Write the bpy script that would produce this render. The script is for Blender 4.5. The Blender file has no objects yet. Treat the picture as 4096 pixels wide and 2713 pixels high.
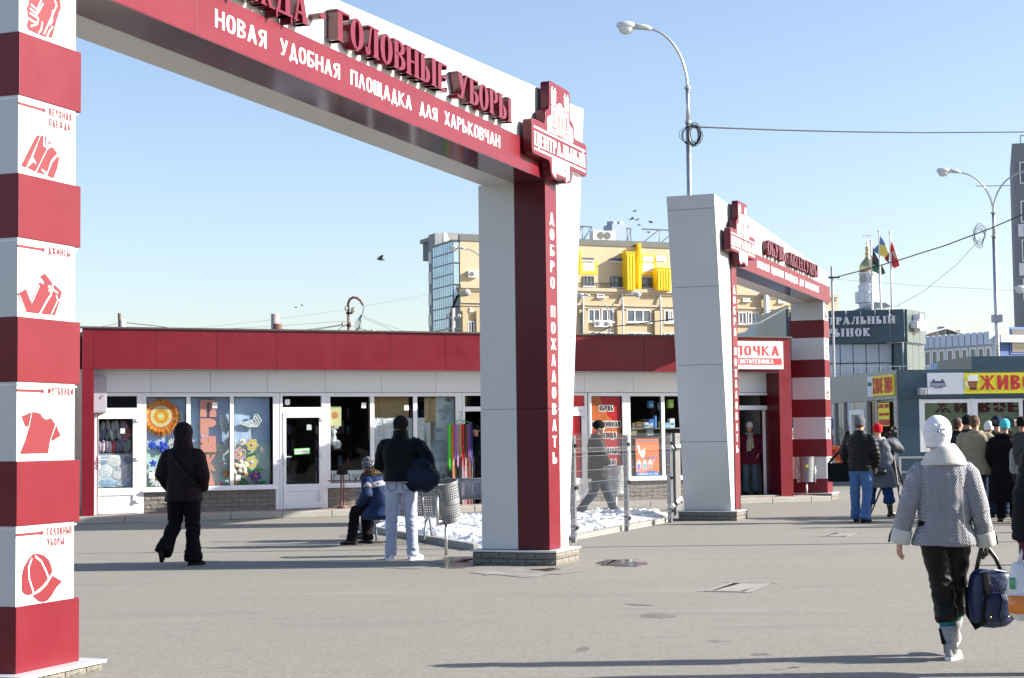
import bpy,bmesh,math,random
from math import sin,cos,tan,pi,radians,sqrt,atan2,hypot
from mathutils import Vector,Matrix,noise,Quaternion
random.seed(7)
SC=bpy.context.scene
COL=SC.collection
V=Vector
# ------------------------------------------------------------------ camera
CAM_H=1.5
PITCH,ROLL=radians(3.4045),radians(0.6765)
FPX=6639.2  # focal length in pixels of the 4096 px wide photograph
cp,sp,cr,sr=cos(PITCH),sin(PITCH),cos(ROLL),sin(ROLL)
cam=bpy.data.objects.new('camera',bpy.data.cameras.new('camera'))
COL.objects.link(cam)
cam.data.sensor_width=36.0
cam.data.lens=FPX/4096*36.0
cam.data.clip_start=0.1
cam.data.clip_end=5000
cam.matrix_world=Matrix(((cr,sr,0,0),(sr*sp,-cr*sp,-cp,0),(-sr*cp,cr*cp,-sp,CAM_H),(0,0,0,1)))
SC.camera=cam
# ------------------------------------------------------------------ sky, sun, exposure
SUN_AZ,SUN_EL=0.8,25.5  # azimuth counted from +X towards +Y
world=bpy.data.worlds.new('World')
SC.world=world
world.use_nodes=True
wn=world.node_tree
sky=wn.nodes.new('ShaderNodeTexSky')
sky.sky_type='NISHITA'
sky.sun_disc=False
sky.sun_elevation=radians(SUN_EL)
sky.sun_rotation=radians(90-SUN_AZ)
sky.altitude=100
sky.air_density=1.0
sky.dust_density=1.2
sky.ozone_density=2.5
tint=wn.nodes.new('ShaderNodeMix');tint.data_type='RGBA';tint.blend_type='MULTIPLY';tint.inputs[0].default_value=1.0
tint.inputs[7].default_value=(1.05,.955,.93,1)  # a slightly paler, less cyan daylight, the same all round
wn.links.new(sky.outputs[0],tint.inputs[6]);wn.links.new(tint.outputs[2],wn.nodes['Background'].inputs[0])
wn.nodes['Background'].inputs[1].default_value=0.10
sun=bpy.data.objects.new('sun',bpy.data.lights.new('sun','SUN'))
COL.objects.link(sun)
sun.data.energy=5.0
sun.data.angle=radians(0.5)
sun.data.color=(1.0,0.93,0.82)
_sd=V((cos(radians(SUN_EL))*cos(radians(SUN_AZ)),cos(radians(SUN_EL))*sin(radians(SUN_AZ)),sin(radians(SUN_EL))))
sun.rotation_euler=_sd.to_track_quat('Z','Y').to_euler()
SC.view_settings.view_transform='Standard'
SC.view_settings.look='None'
SC.view_settings.exposure=1.3
SC.view_settings.gamma=1.0
SC.view_settings.use_curve_mapping=False
# ------------------------------------------------------------------ survey: where things stand in the world
def ray(px,py,cp=cp,sp=sp,cr=cr,sr=sr):
 X=(px-2048)/FPX;Z=-(py-1356.5)/FPX
 Xc=X*cr+Z*sr;Zc=-X*sr+Z*cr
 return V((Xc,cp-Zc*sp,sp+Zc*cp))
EYE=V((0,0,CAM_H))
def G(px,py,z=0.0):
 r=ray(px,py);return EYE+r*((z-CAM_H)/r.z)
def At(px,py,Y):
 r=ray(px,py);return EYE+r*(Y/r.y)
class Frame:
 """a wall frame: x runs along the wall, y into it, z up"""
 def __init__(s,o,ang):
  s.o=V((o[0],o[1],0));s.a=ang
  s.x=V((cos(ang),sin(ang),0));s.y=V((-sin(ang),cos(ang),0))
 def px(s,px,py,y=0.0):
  r=ray(px,py);p0=s.o+s.y*y
  t=(p0-EYE).dot(s.y)/r.dot(s.y);q=EYE+r*t
  return((q-s.o).dot(s.x),q.z)
 def xs(s,px,py,y=0.0):return s.px(px,py,y)[0]
 def w(s,x,y=0,z=0):return s.o+s.x*x+s.y*y+V((0,0,z))
A_BEAM=radians(90-20.985)  # direction of the gateway beams
A_SHOP=radians(22.735)  # direction of the long shop front
# ------------------------------------------------------------------ objects
def link(o,parent=None):
 COL.objects.link(o)
 if parent is not None:o.parent=parent
 return o
def tag(o,label=None,cat=None,group=None,kind=None):
 if label:o['label']=label
 if cat:o['category']=cat
 if group:o['group']=group
 if kind:o['kind']=kind
 return o
def empty(name,loc=(0,0,0),rz=0.0,label=None,cat=None,group=None):
 o=bpy.data.objects.new(name,None);o.empty_display_size=.2
 COL.objects.link(o);o.location=loc;o.rotation_euler=(0,0,rz)
 return tag(o,label,cat,group)
def copy_tree(o,parent=None):
 c=o.copy();COL.objects.link(c);c.parent=parent
 for ch in[q for q in SC.objects if q.parent is o]:copy_tree(ch,c)
 return c
def inst(name,mesh,parent,loc=(0,0,0),rot=(0,0,0),scale=(1,1,1)):
 o=bpy.data.objects.new(name,mesh);COL.objects.link(o);o.parent=parent
 o.location=loc;o.rotation_euler=rot;o.scale=scale
 return o
class MB:
 """collects shapes into one mesh"""
 def __init__(s):s.v=[];s.f=[];s.mi=[];s.cur=0;s.M=None
 def _add(s,vs,fs):
  n=len(s.v)
  if s.M is not None:vs=[s.M@V(p)for p in vs]
  s.v+=[tuple(p)for p in vs]
  for f in fs:s.f.append(tuple(i+n for i in f));s.mi.append(s.cur)
  return s
 def box(s,x0,y0,z0,x1,y1,z1):
  x0,x1=min(x0,x1),max(x0,x1);y0,y1=min(y0,y1),max(y0,y1);z0,z1=min(z0,z1),max(z0,z1)
  return s._add([(x0,y0,z0),(x1,y0,z0),(x1,y1,z0),(x0,y1,z0),(x0,y0,z1),(x1,y0,z1),(x1,y1,z1),(x0,y1,z1)],
     [(0,3,2,1),(4,5,6,7),(0,1,5,4),(1,2,6,5),(2,3,7,6),(3,0,4,7)])
 def prism(s,pts,y0,y1):
  """polygon in x,z, extruded along y"""
  a=sum(pts[i][0]*pts[(i+1)%len(pts)][1]-pts[(i+1)%len(pts)][0]*pts[i][1]for i in range(len(pts)))
  if a<0:pts=pts[::-1]
  n=len(pts);y0,y1=min(y0,y1),max(y0,y1)
  vs=[(p[0],y0,p[1])for p in pts]+[(p[0],y1,p[1])for p in pts]
  fs=[tuple(range(n)),tuple(range(2*n-1,n-1,-1))]+[(i,i+n,(i+1)%n+n,(i+1)%n)for i in range(n)]
  return s._add(vs,fs)
 def slab(s,pts,z0,z1):
  """polygon in x,y, extruded along z"""
  a=sum(pts[i][0]*pts[(i+1)%len(pts)][1]-pts[(i+1)%len(pts)][0]*pts[i][1]for i in range(len(pts)))
  if a<0:pts=pts[::-1]
  n=len(pts)
  vs=[(p[0],p[1],z0)for p in pts]+[(p[0],p[1],z1)for p in pts]
  fs=[tuple(range(n-1,-1,-1)),tuple(range(n,2*n))]+[(i,(i+1)%n,(i+1)%n+n,i+n)for i in range(n)]
  return s._add(vs,fs)
 def loft(s,rings,cap=True,closed=True):
  n=len(rings[0]);vs=[p for r in rings for p in r];fs=[]
  for k in range(len(rings)-1):
   for i in range(n if closed else n-1):
    j=(i+1)%n
    fs.append((k*n+i,k*n+j,(k+1)*n+j,(k+1)*n+i))
  if cap:
   fs.append(tuple(range(n-1,-1,-1)));fs.append(tuple(range((len(rings)-1)*n,len(rings)*n)))
  return s._add(vs,fs)
 def tube(s,path,r,n=8,ry=None,ref=None,cap=True):
  path=[V(p)for p in path];m=len(path)
  rs=r if isinstance(r,(list,tuple))else[r]*m
  rys=ry if isinstance(ry,(list,tuple))else([ry]*m if ry else rs)
  rings=[];prev=None
  for k in range(m):
   d=(path[min(k+1,m-1)]-path[max(k-1,0)])
   if d.length<1e-9:d=V((0,0,1))
   d.normalize()
   if ref is not None:a=V(ref)-d*d.dot(V(ref))
   elif prev is None:
    a=V((0,0,1))if abs(d.z)<.9 else V((0,1,0));a=a-d*d.dot(a)
   else:a=prev-d*d.dot(prev)
   if a.length<1e-6:a=d.orthogonal()
   a.normalize();prev=a;b=d.cross(a)
   rings.append([path[k]+b*(rs[k]*cos(2*pi*i/n))+a*(rys[k]*sin(2*pi*i/n))for i in range(n)])
  # ring order gives outward faces
  rings=[list(reversed(q))for q in rings]
  return s.loft(rings,cap)
 def ball(s,c,r,n=12,m=8,rot=None):
  rx,ry,rz=r if isinstance(r,(tuple,list))else(r,r,r)
  c=V(c);R=rot.to_matrix()if rot is not None else None
  vs=[];fs=[]
  for k in range(m+1):
   t=pi*k/m
   for i in range(n):
    a=2*pi*i/n
    p=V((rx*sin(t)*cos(a),ry*sin(t)*sin(a),-rz*cos(t)))
    if k in(0,m)and i:continue
    vs.append(c+(R@p if R else p))
  def ix(k,i):return 0 if k==0 else(1+(m-1)*n if k==m else 1+(k-1)*n+i%n)
  for k in range(m):
   for i in range(n):
    q=[ix(k,i),ix(k,i+1),ix(k+1,i+1),ix(k+1,i)]
    u=[]
    for t in q:
     if t not in u:u.append(t)
    fs.append(tuple(u))
  return s._add(vs,fs)
 def lathe(s,prof,n=16,c=(0,0,0),cap=True):
  return s.loft([[(c[0]+r*cos(2*pi*i/n),c[1]+r*sin(2*pi*i/n),c[2]+z)for i in range(n)]for r,z in prof],cap)
 def mesh(s,name,mats=None,smooth=False):
  me=bpy.data.meshes.new(name);me.from_pydata(s.v,[],s.f);me.update()
  for m in(mats if isinstance(mats,(list,tuple))else([mats]if mats else[])):me.materials.append(m)
  if len(set(s.mi))>1:me.polygons.foreach_set('material_index',s.mi)
  if smooth:me.polygons.foreach_set('use_smooth',[True]*len(me.polygons))
  return me
 def build(s,name,mat=None,parent=None,smooth=False,bevel=0,loc=None,rz=None,auto=None):
  o=bpy.data.objects.new(name,s.mesh(name,mat,smooth or bool(auto)));link(o,parent)
  if loc is not None:o.location=loc
  if rz is not None:o.rotation_euler=(0,0,rz)
  if auto:
   o.data.set_sharp_from_angle(angle=radians(auto))
  if bevel:
   b=o.modifiers.new('bevel','BEVEL');b.width=bevel;b.segments=2;b.limit_method='ANGLE'
  return o
def box(name,mat,parent,x0,y0,z0,x1,y1,z1,bevel=0,**k):
 return MB().box(x0,y0,z0,x1,y1,z1).build(name,mat,parent,bevel=bevel,**k)
def rrect(x0,z0,x1,z1,r,n=5):
 pts=[]
 for cx,cz,a0 in((x1-r,z1-r,0),(x0+r,z1-r,pi/2),(x0+r,z0+r,pi),(x1-r,z0+r,1.5*pi)):
  pts+=[(cx+r*cos(a0+pi/2*i/n),cz+r*sin(a0+pi/2*i/n))for i in range(n+1)]
 return pts
def round_poly(pts,r,n=5):
 out=[];m=len(pts)
 for i in range(m):
  p0,p1,p2=V(pts[i-1]),V(pts[i]),V(pts[(i+1)%m])
  a=(p0-p1);b=(p2-p1);rr=min(r,a.length*.48,b.length*.48)
  a=p1+a.normalized()*rr;b=p1+b.normalized()*rr
  for k in range(n+1):
   t=k/n;q=a*(1-t)**2+p1*2*t*(1-t)+b*t*t
   out.append((q.x,q.y))
 return out
# ------------------------------------------------------------------ materials
MATS={}
def nd(nt,t,**kw):
 n=nt.nodes.new(t)
 for k,v in kw.items():setattr(n,k,v)
 return n
def mat(name,rgb,rough=.6,metal=0.0,spec=.5,var=None,bump=None,coat=0.0,stains=None,emis=None,rvar=None,alpha=None,fine=None):
 """var=(scale, amount, stretch) lightness mottling; stains=(scale, threshold, rgb, amount); bump=(scale, strength, distance)"""
 if name in MATS:return MATS[name]
 m=bpy.data.materials.new(name);m.use_nodes=True;nt=m.node_tree
 b=nt.nodes['Principled BSDF']
 b.inputs['Base Color'].default_value=(*rgb,1);b.inputs['Roughness'].default_value=rough
 b.inputs['Metallic'].default_value=metal;b.inputs['Specular IOR Level'].default_value=spec
 b.inputs['Coat Weight'].default_value=coat;b.inputs['Coat Roughness'].default_value=.08
 tc=nd(nt,'ShaderNodeTexCoord')
 col=None
 def tex(scale,stretch=(1,1,1),detail=5,rough_=.6):
  mp=nd(nt,'ShaderNodeMapping');mp.inputs['Scale'].default_value=stretch
  nt.links.new(tc.outputs['Object'],mp.inputs[0])
  t=nd(nt,'ShaderNodeTexNoise');t.inputs['Scale'].default_value=scale;t.inputs['Detail'].default_value=detail
  t.inputs['Roughness'].default_value=rough_
  nt.links.new(mp.outputs[0],t.inputs['Vector']);return t.outputs[0]
 def mix(a,bcol,fac,mode='MIX'):
  x=nd(nt,'ShaderNodeMix',data_type='RGBA',blend_type=mode)
  if isinstance(fac,float):x.inputs[0].default_value=fac
  else:nt.links.new(fac,x.inputs[0])
  for idx,q in((6,a),(7,bcol)):
   if isinstance(q,tuple):x.inputs[idx].default_value=(*q,1)
   else:nt.links.new(q,x.inputs[idx])
  return x.outputs[2]
 def ramp(src,lo,hi):
  r=nd(nt,'ShaderNodeMapRange');r.inputs[1].default_value=lo;r.inputs[2].default_value=hi
  nt.links.new(src,r.inputs[0]);return r.outputs[0]
 cur=rgb
 for q in([var]if isinstance(var,tuple)else(var or[])):
  sc_,am=q[0],q[1];st=q[2]if len(q)>2 else(1,1,1)
  f=ramp(tex(sc_,st),.3,.7)
  lo=tuple(c*(1-am)for c in rgb);hi=tuple(min(1,c*(1+am))for c in rgb)
  cc=mix(lo,hi,f)
  cur=cc if isinstance(cur,tuple)else mix(cur,cc,.5)
 for q in([stains]if isinstance(stains,tuple)else(stains or[])):
  st=q[4]if len(q)>4 else(1,1,1)
  f=ramp(tex(q[0],st,8,.65),q[1],q[1]+.12)
  mm=nd(nt,'ShaderNodeMath',operation='MULTIPLY');nt.links.new(f,mm.inputs[0]);mm.inputs[1].default_value=q[3]
  cur=mix(cur,q[2],mm.outputs[0])
 if not isinstance(cur,tuple):nt.links.new(cur,b.inputs['Base Color'])
 if rvar:
  f=nd(nt,'ShaderNodeMapRange');f.inputs[1].default_value=.3;f.inputs[2].default_value=.7
  f.inputs[3].default_value=max(0,rough-rvar[1]);f.inputs[4].default_value=rough+rvar[1]
  nt.links.new(tex(rvar[0]),f.inputs[0]);nt.links.new(f.outputs[0],b.inputs['Roughness'])
 if bump:
  last=None
  for q in(bump if isinstance(bump,list)else[bump]):
   bp=nd(nt,'ShaderNodeBump');bp.inputs['Strength'].default_value=q[1];bp.inputs['Distance'].default_value=q[2]
   nt.links.new(tex(q[0],q[3]if len(q)>3 else(1,1,1),6),bp.inputs['Height'])
   if last:nt.links.new(last,bp.inputs['Normal'])
   last=bp.outputs[0]
  nt.links.new(last,b.inputs['Normal'])
 if emis:b.inputs['Emission Color'].default_value=(*rgb,1);b.inputs['Emission Strength'].default_value=emis
 MATS[name]=m
 return m
def glass_mat(name,tint=(.85,.9,.9),wavy=0.0,refl=1.0):
 m=bpy.data.materials.new(name);m.use_nodes=True;nt=m.node_tree
 nt.nodes.remove(nt.nodes['Principled BSDF']);out=nt.nodes['Material Output']
 tr=nd(nt,'ShaderNodeBsdfTransparent');tr.inputs[0].default_value=(*tint,1)
 gl=nd(nt,'ShaderNodeBsdfGlossy');gl.inputs['Roughness'].default_value=.01
 fr=nd(nt,'ShaderNodeFresnel');fr.inputs[0].default_value=1.5
 mm=nd(nt,'ShaderNodeMath',operation='MULTIPLY');mm.inputs[1].default_value=refl;nt.links.new(fr.outputs[0],mm.inputs[0])
 ge=nd(nt,'ShaderNodeNewGeometry');inv=nd(nt,'ShaderNodeMath',operation='SUBTRACT');inv.inputs[0].default_value=1.0;nt.links.new(ge.outputs['Backfacing'],inv.inputs[1])
 m2=nd(nt,'ShaderNodeMath',operation='MULTIPLY');nt.links.new(mm.outputs[0],m2.inputs[0]);nt.links.new(inv.outputs[0],m2.inputs[1]);mm=m2
 mx=nd(nt,'ShaderNodeMixShader');nt.links.new(mm.outputs[0],mx.inputs[0]);nt.links.new(tr.outputs[0],mx.inputs[1]);nt.links.new(gl.outputs[0],mx.inputs[2])
 if wavy:
  tc=nd(nt,'ShaderNodeTexCoord');t=nd(nt,'ShaderNodeTexNoise');t.inputs['Scale'].default_value=1.3;t.inputs['Detail'].default_value=1
  nt.links.new(tc.outputs['Object'],t.inputs['Vector'])
  bp=nd(nt,'ShaderNodeBump');bp.inputs['Strength'].default_value=1;bp.inputs['Distance'].default_value=wavy
  nt.links.new(t.outputs[0],bp.inputs['Height']);nt.links.new(bp.outputs[0],gl.inputs['Normal']);nt.links.new(bp.outputs[0],fr.inputs['Normal'])
 nt.links.new(mx.outputs[0],out.inputs[0]);return m
RED=(.42,.022,.045);DKRED=(.15,.008,.02)
m_red=mat('red_composite_panel',(.145,.005,.014),.38,coat=.10,spec=.3,var=(1.5,.06),stains=[(7,.66,(.35,.06,.07),.35,(1,1,.4)),(60,.74,(.6,.35,.33),.5)],rvar=(3,.06))
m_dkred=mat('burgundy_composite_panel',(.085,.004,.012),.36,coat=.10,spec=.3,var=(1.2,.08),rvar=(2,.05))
m_soffit=mat('glossy_burgundy_soffit',(.10,.02,.03),.10,coat=.35)
m_white=mat('white_composite_panel',(.56,.57,.575),.42,coat=.08,var=(1.1,.025),stains=[(5,.66,(.6,.6,.58),.35,(1,1,.5))],rvar=(2.5,.06))
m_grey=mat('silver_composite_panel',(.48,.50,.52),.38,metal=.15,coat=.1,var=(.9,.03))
m_core=mat('dark_joint_backing',(.02,.02,.02),.95,spec=.02)
m_print=mat('red_vinyl_print',(.17,.006,.014),.45)
m_printw=mat('white_vinyl_print',(.85,.85,.84),.45)
m_letter=mat('red_letter_enamel',(.15,.009,.02),.25,coat=.15,spec=.3)
m_letside=mat('dark_letter_return',(.11,.008,.02),.25,coat=.4)
m_metal=mat('galvanised_steel',(.5,.51,.52),.38,metal=.85,var=(9,.12),rvar=(8,.08))
m_gmetal=mat('grey_painted_steel',(.36,.38,.4),.45,metal=.3,var=(6,.1),bump=(30,.1,.003))
m_zinc=mat('pale_sheet_flashing',(.68,.69,.70),.35,metal=.3,var=(4,.06))
m_brick=mat('rock_faced_grey_brick',(.20,.185,.16),.9,var=[(5,.25),(40,.3)],bump=[(22,.9,.03),(90,.6,.008)])
m_mortar=mat('dark_mortar',(.13,.12,.11),.95,var=(30,.3))
m_frame=mat('white_pvc_frame',(.80,.81,.82),.32,var=(3,.03),stains=(9,.7,(.6,.6,.58),.25))
m_black=mat('black_rubber',(.008,.008,.009),.6,spec=.15)
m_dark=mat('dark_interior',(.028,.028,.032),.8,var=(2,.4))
m_glass=glass_mat('shop_window_glass',(.86,.89,.90),wavy=.012,refl=.75)
m_fglass=glass_mat('plain_window_glass',(.75,.8,.8),refl=1.4)
# ------------------------------------------------------------------ lettering drawn from strokes
def band(cx,cy,rx,ry,a0,a1,tx,ty,n=14,e=2.5):
 """thick arc (superellipse) as one polygon; angles in degrees, counter-clockwise from +x"""
 def pt(rx_,ry_,a):
  c,s_=cos(a),sin(a)
  return(cx+rx_*(abs(c)**(2/e))*(1 if c>=0 else-1),cy+ry_*(abs(s_)**(2/e))*(1 if s_>=0 else-1))
 A=[radians(a0+(a1-a0)*i/n)for i in range(n+1)]
 return[pt(rx,ry,a)for a in A]+[pt(rx-tx,ry-ty,a)for a in reversed(A)]
def glyph(ch,s,t,sf):
 """polygons of one capital letter, height 1; s stem, t thin stroke, sf serif length (0 = sans). returns (polys, width)"""
 P=[]
 e=2.05 if sf else 2.7
 def R(x0,y0,x1,y1):P.append([(x0,y0),(x1,y0),(x1,y1),(x0,y1)])
 def Q(*p):P.append(list(p))
 ft=.055 if sf else 0
 def stem(x,w=None,bot=True,top=True,y0=0,y1=1):
  w=w or s;R(x,y0,x+w,y1)
  if sf:
   if bot:R(x-sf,y0,x+w+sf,y0+ft)
   if top:R(x-sf,y1-ft,x+w+sf,y1)
 def foot(x,w,y=0):
  if sf:R(x-sf,y if y==0 else y-ft,x+w+sf,ft if y==0 else y)
 def drop(x,y,up):  # end serif of a horizontal arm
  if sf:R(x-.035,y-(0 if up else.17),x,y+(.17 if up else 0))
 W=.52+(sf*1.0)
 x0=sf
 if ch=='О' or ch=='O' or ch=='0':
  w=.56+sf;P.append(band(w/2,.5,w/2,.5+(.015 if sf else 0),90,270,s,t,e=e));P.append(band(w/2,.5,w/2,.5+(.015 if sf else 0),-90,90,s,t,e=e));return P,w
 if ch in 'СC':
  w=.52+sf;P.append(band(w/2,.5,w/2,.5,50,310,s,t,e=e))
  if sf:R(w-.09,.66,w-.05,.97)
  return P,w
 if ch in 'ЭЗ3':
  w=.5
  if ch=='Э':P.append(band(.25,.5,.25,.5,-140,140,s,t,e=e));R(.12,.5-t/2,.4,.5+t/2);return P,w
  P.append(band(.25,.74,.23,.26,-70,150,s,t,e=e));P.append(band(.25,.26,.25,.27,-150,70,s,t,e=e));R(.16,.47,.3,.55);return P,w
 if ch=='Г':
  stem(x0);R(x0,1-t,W,1);drop(W,1,False);return P,W
 if ch in 'ЕE':
  stem(x0);R(x0,1-t,W,1);R(x0,0,W,t);R(x0+s,.5-t/2,W-.07,.5+t/2);drop(W,1,False);drop(W,0,True)
  if sf:R(W-.105,.38,W-.07,.62)
  return P,W
 if ch in 'НH':
  w=W+s*.45;stem(x0);stem(w-s-(0 if not sf else 0));R(x0+s,.5-t/2,w-s,.5+t/2);return P,w+sf
 if ch in 'ПЛДЦШЩ' or ch=='И' or ch=='Й' or ch=='N':
  w=W+s*.45
  if ch=='П':stem(x0);stem(w-s);R(x0,1-t,w,1);return P,w+sf
  if ch=='Л':
   if sf:
    stem(w-s);R(w*.36,1-t,w,1);Q((w*.40,1),(w*.40+t*1.1,1),(w*.33,.2),(w*.33-t*1.2,.2));P.append(band(w*.12+.05,.16,w*.18,.17,150,375,t*1.4,t*1.2,e=2));R(w*.3-.02,1-ft,w*.55,1.0)
   else:
    Q((0,0),(s*1.0,0),(w*.5+s*.1,1),(w*.5-s*.5,1));Q((w,0),(w-s,0),(w*.5-s*.1,1),(w*.5+s*.5,1))
   return P,w+sf
  if ch=='Д':
   if sf:
    w+=.05;stem(w-s-.06,bot=False);Q((w*.36,1),(w*.36+t*1.2,1),(w*.24,.06),(w*.24-t*1.6,.06));R(w*.28,1-t,w-.03,1)
    R(0,0,w+.04,t);R(0,-.19,.06,0);R(w-.02,-.19,w+.04,0)
   else:
    Q((.06,0),(.06+s,0),(w*.5+s*.15,1),(w*.5-s*.5,1));Q((w-.06,0),(w-.06-s,0),(w*.5-s*.15,1),(w*.5+s*.5,1))
    R(0,0,w,t);R(0,-.16,s*.75,0);R(w-s*.75,-.16,w,0)
   return P,w+sf
  if ch=='Ц':
   stem(x0);stem(w-s);R(x0,0,w+.08,t);R(w+.01,-.17,w+.08,t);return P,w+.08
  if ch in 'ШЩ':
   w=W+s*1.3;stem(x0);stem(w-s);R(w/2-s/2+x0/2,0,w/2+s/2+x0/2,1);R(x0,0,w,t)
   if ch=='Щ':R(w-s,0,w+.1,t);R(w+.02,-.17,w+.1,t);w+=.1
   return P,w+sf
  stem(x0);stem(w-s);Q((x0+s*.8,.06),(x0+s*.8,.06+t*2.2),(w-s*.8,.94),(w-s*.8,.94-t*2.2))
  if ch=='Й':P.append(band(w/2+x0/2,1.2,.14,.12,195,345,.06,.06,e=2))
  return P,w+sf
 if ch in 'ВB':
  w=W+.03;stem(x0)
  P.append(band(x0+s,.755,w-x0-s-.03,.245,-90,90,s*.95,t,e=2.2));P.append(band(x0+s,.265,w-x0-s,.265,-90,90,s,t,e=2.2));R(x0+s*.5,.5,x0+s+.02,.5+t);return P,w
 if ch in 'РP':
  w=W;stem(x0);P.append(band(x0+s,.73,w-x0-s,.27,-90,90,s,t,e=2.2));return P,w
 if ch in 'ЬБЪ':
  w=W;stem(x0);P.append(band(x0+s,.28,w-x0-s,.28,-90,90,s,t,e=2.2))
  if ch=='Б':R(x0+s,1-t,w-.03,1);drop(w-.03,1,False);R(x0,1-t*.9,x0+s*1.2,1.002)
  return P,w
 if ch=='Ы':
  w=W-.04;stem(x0);P.append(band(x0+s,.28,w-x0-s,.28,-90,90,s,t,e=2.2));stem(w+.10+sf*.6);return P,w+.10+s+sf*1.6
 if ch=='Я':
  w=W+.02;stem(w-s);P.append(band(w-s,.73,w-s,.27,90,270,s,t,e=2.2));Q((0,0),(s*1.1,0),(w-s*.9,.52),(w-s*2.0,.5));foot(0,s);return P,w+sf
 if ch in 'АA':
  w=.62+sf;h=s*(1 if not sf else.95);l=s if not sf else t*1.25
  Q((x0,0),(x0+l,0),(w*.5+l*.3,1),(w*.5-l*.55,1));Q((w,0),(w-h*1.1,0),(w*.5-h*.55,1),(w*.5+h*.5,1));R(w*.22,.25,w*.8,.25+t)
  foot(x0+.01,l);foot(w-h*1.05,h);return P,w+sf
 if ch in 'КKЖ':
  if ch=='Ж':
   s=s*.72;w=.86;m=w/2;R(m-s/2,0,m+s/2,1)
   for q in(1,-1):
    Q((m,.5),(m+q*.08,.5),(m+q*w/2,1),(m+q*(w/2-s*1.1),1));Q((m,.55),(m+q*.1,.55),(m+q*w/2,0),(m+q*(w/2-s*1.15),0))
    if sf:R(m+q*w/2-.08,0,m+q*w/2+.06,ft);R(m+q*w/2-.09,1-ft,m+q*w/2+.04,1)
   if sf:R(m-s/2-sf,0,m+s/2+sf,ft);R(m-s/2-sf,1-ft,m+s/2+sf,1)
   return P,w+sf
  w=W+.08;stem(x0);Q((x0+s,.42),(x0+s,.62),(w-s*.9,1),(w,1));Q((x0+s+.02,.62),(x0+s+.02,.44),(w-s,0),(w+.04,0));foot(w-s*.8,s*.6);foot(w-s*.85,s*.6,1);return P,w+sf
 if ch in 'УY':
  w=.58+sf;Q((x0,1),(x0+s*1.05,1),(w*.5+s*.6,.32),(w*.5-s*.25,.28));Q((w,1),(w-(t*1.3 if sf else s),1),(w*.32-.02,.08),(w*.32+s*.55,.02));P.append(band(w*.2+.02,.13,.15,.13,180 if sf else 230,375,s*.5 if sf else s,t,e=2));foot(x0,s,1);foot(w-t*1.3,t,1);return P,w+sf
 if ch in 'ТT':
  w=.54+sf;R(0,1-t,w,1);stem(w/2-s/2,top=False)
  if sf:R(0,.82,.035,1);R(w-.035,.82,w,1)
  return P,w
 if ch in 'ХX':
  w=.58+sf;Q((0,0),(s*1.05,0),(w,1),(w-s*1.05,1));Q((w,0),(w-s*1.05,0),(0,1),(s*1.05,1));return P,w
 if ch=='Ч':
  w=W;R(w-s,0,w,1);P.append([(0,1),(s,1),(s,.62),(s+.05,.52+.0),(w-s,.55),(w-s,.55-t),(.1,.42),(0,.58)]);return P,w
 if ch=='Ф':
  w=.74;R(w/2-s/2,0,w/2+s/2,1);P.append(band(w/2,.52,w/2,.32,90,270,s,t));P.append(band(w/2,.52,w/2,.32,-90,90,s,t));return P,w
 if ch in '·•':P.append([(.13+.13*cos(a*pi/12),.5+.13*sin(a*pi/12))for a in range(24)]);return P,.26
 if ch=='.':R(0,0,s,s);return P,s
 if ch=='!':R(0,.28,s,1);R(0,0,s,s*.9);return P,s
 if ch=='-':R(0,.42,.3,.42+t);return P,.3
 if ch=='D':stem(0);P.append(band(s,.5,W-s,.5,-90,90,s,t));return P,W
 if ch=='L':stem(0);R(s,0,W-.05,t);return P,W-.05
 if ch in 'UM':
  if ch=='U':R(0,.3,s,1);R(W-s,.3,W,1);P.append(band(W/2,.32,W/2,.32,180,360,s,t));return P,W
  stem(0);stem(.72-s);Q((0,1),(s,1),(.36+s/2,.3),(.36-s/2,.3));Q((.72,1),(.72-s,1),(.36-s/2,.3),(.36+s/2,.3));return P,.72
 if ch=='2':P.append(band(.25,.72,.25,.28,-20,180,s,t));R(0,0,.5,t);Q((0,t),(s,t),(.5,.66),(.5-s,.66));return P,.5
 if ch=='1':R(.15,0,.15+s,1);Q((.15,1),(.15+s,1),(.02,.75),(.0,.85));return P,.15+s
 if ch=='5':P.append(band(.22,.32,.26,.32,-150,120,s,t));R(0,.5,s,1);R(0,1-t,.44,1);return P,.5
 if ch=='7':R(0,1-t,.5,1);Q((.5,1),(.5-s,1),(.1,0),(.1+s,0));return P,.5
 return P,.3
def text_polys(txt,s=.15,t=None,sf=0,gap=.12,space=.42):
 """list of (glyph index, polygons) laid out from x=0, height 1, plus total width"""
 t=t or s*.85;x=0;out=[]
 for i,ch in enumerate(txt):
  if ch==' ':x+=space;continue
  P,w=glyph(ch,s,t,sf)
  out.append((i,[[(p[0]+x,p[1])for p in q]for q in P]));x+=w+gap
 return out,x-gap
def put_text(mb,txt,x0,z0,x1,z1,y,depth=.002,step=.0004,**kw):
 """flat lettering filling the box x0..x1, z0..z1 on the plane y (facing -y)"""
 out,w=text_polys(txt,**kw);sx=(x1-x0)/w;sz=z1-z0;k=0
 for i,P in out:
  for j,q in enumerate(P):
   mb.prism([(x0+p[0]*sx,z0+p[1]*sz)for p in q],y-depth-step*(j%6),y+.0005);k+=1
 return mb
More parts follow.
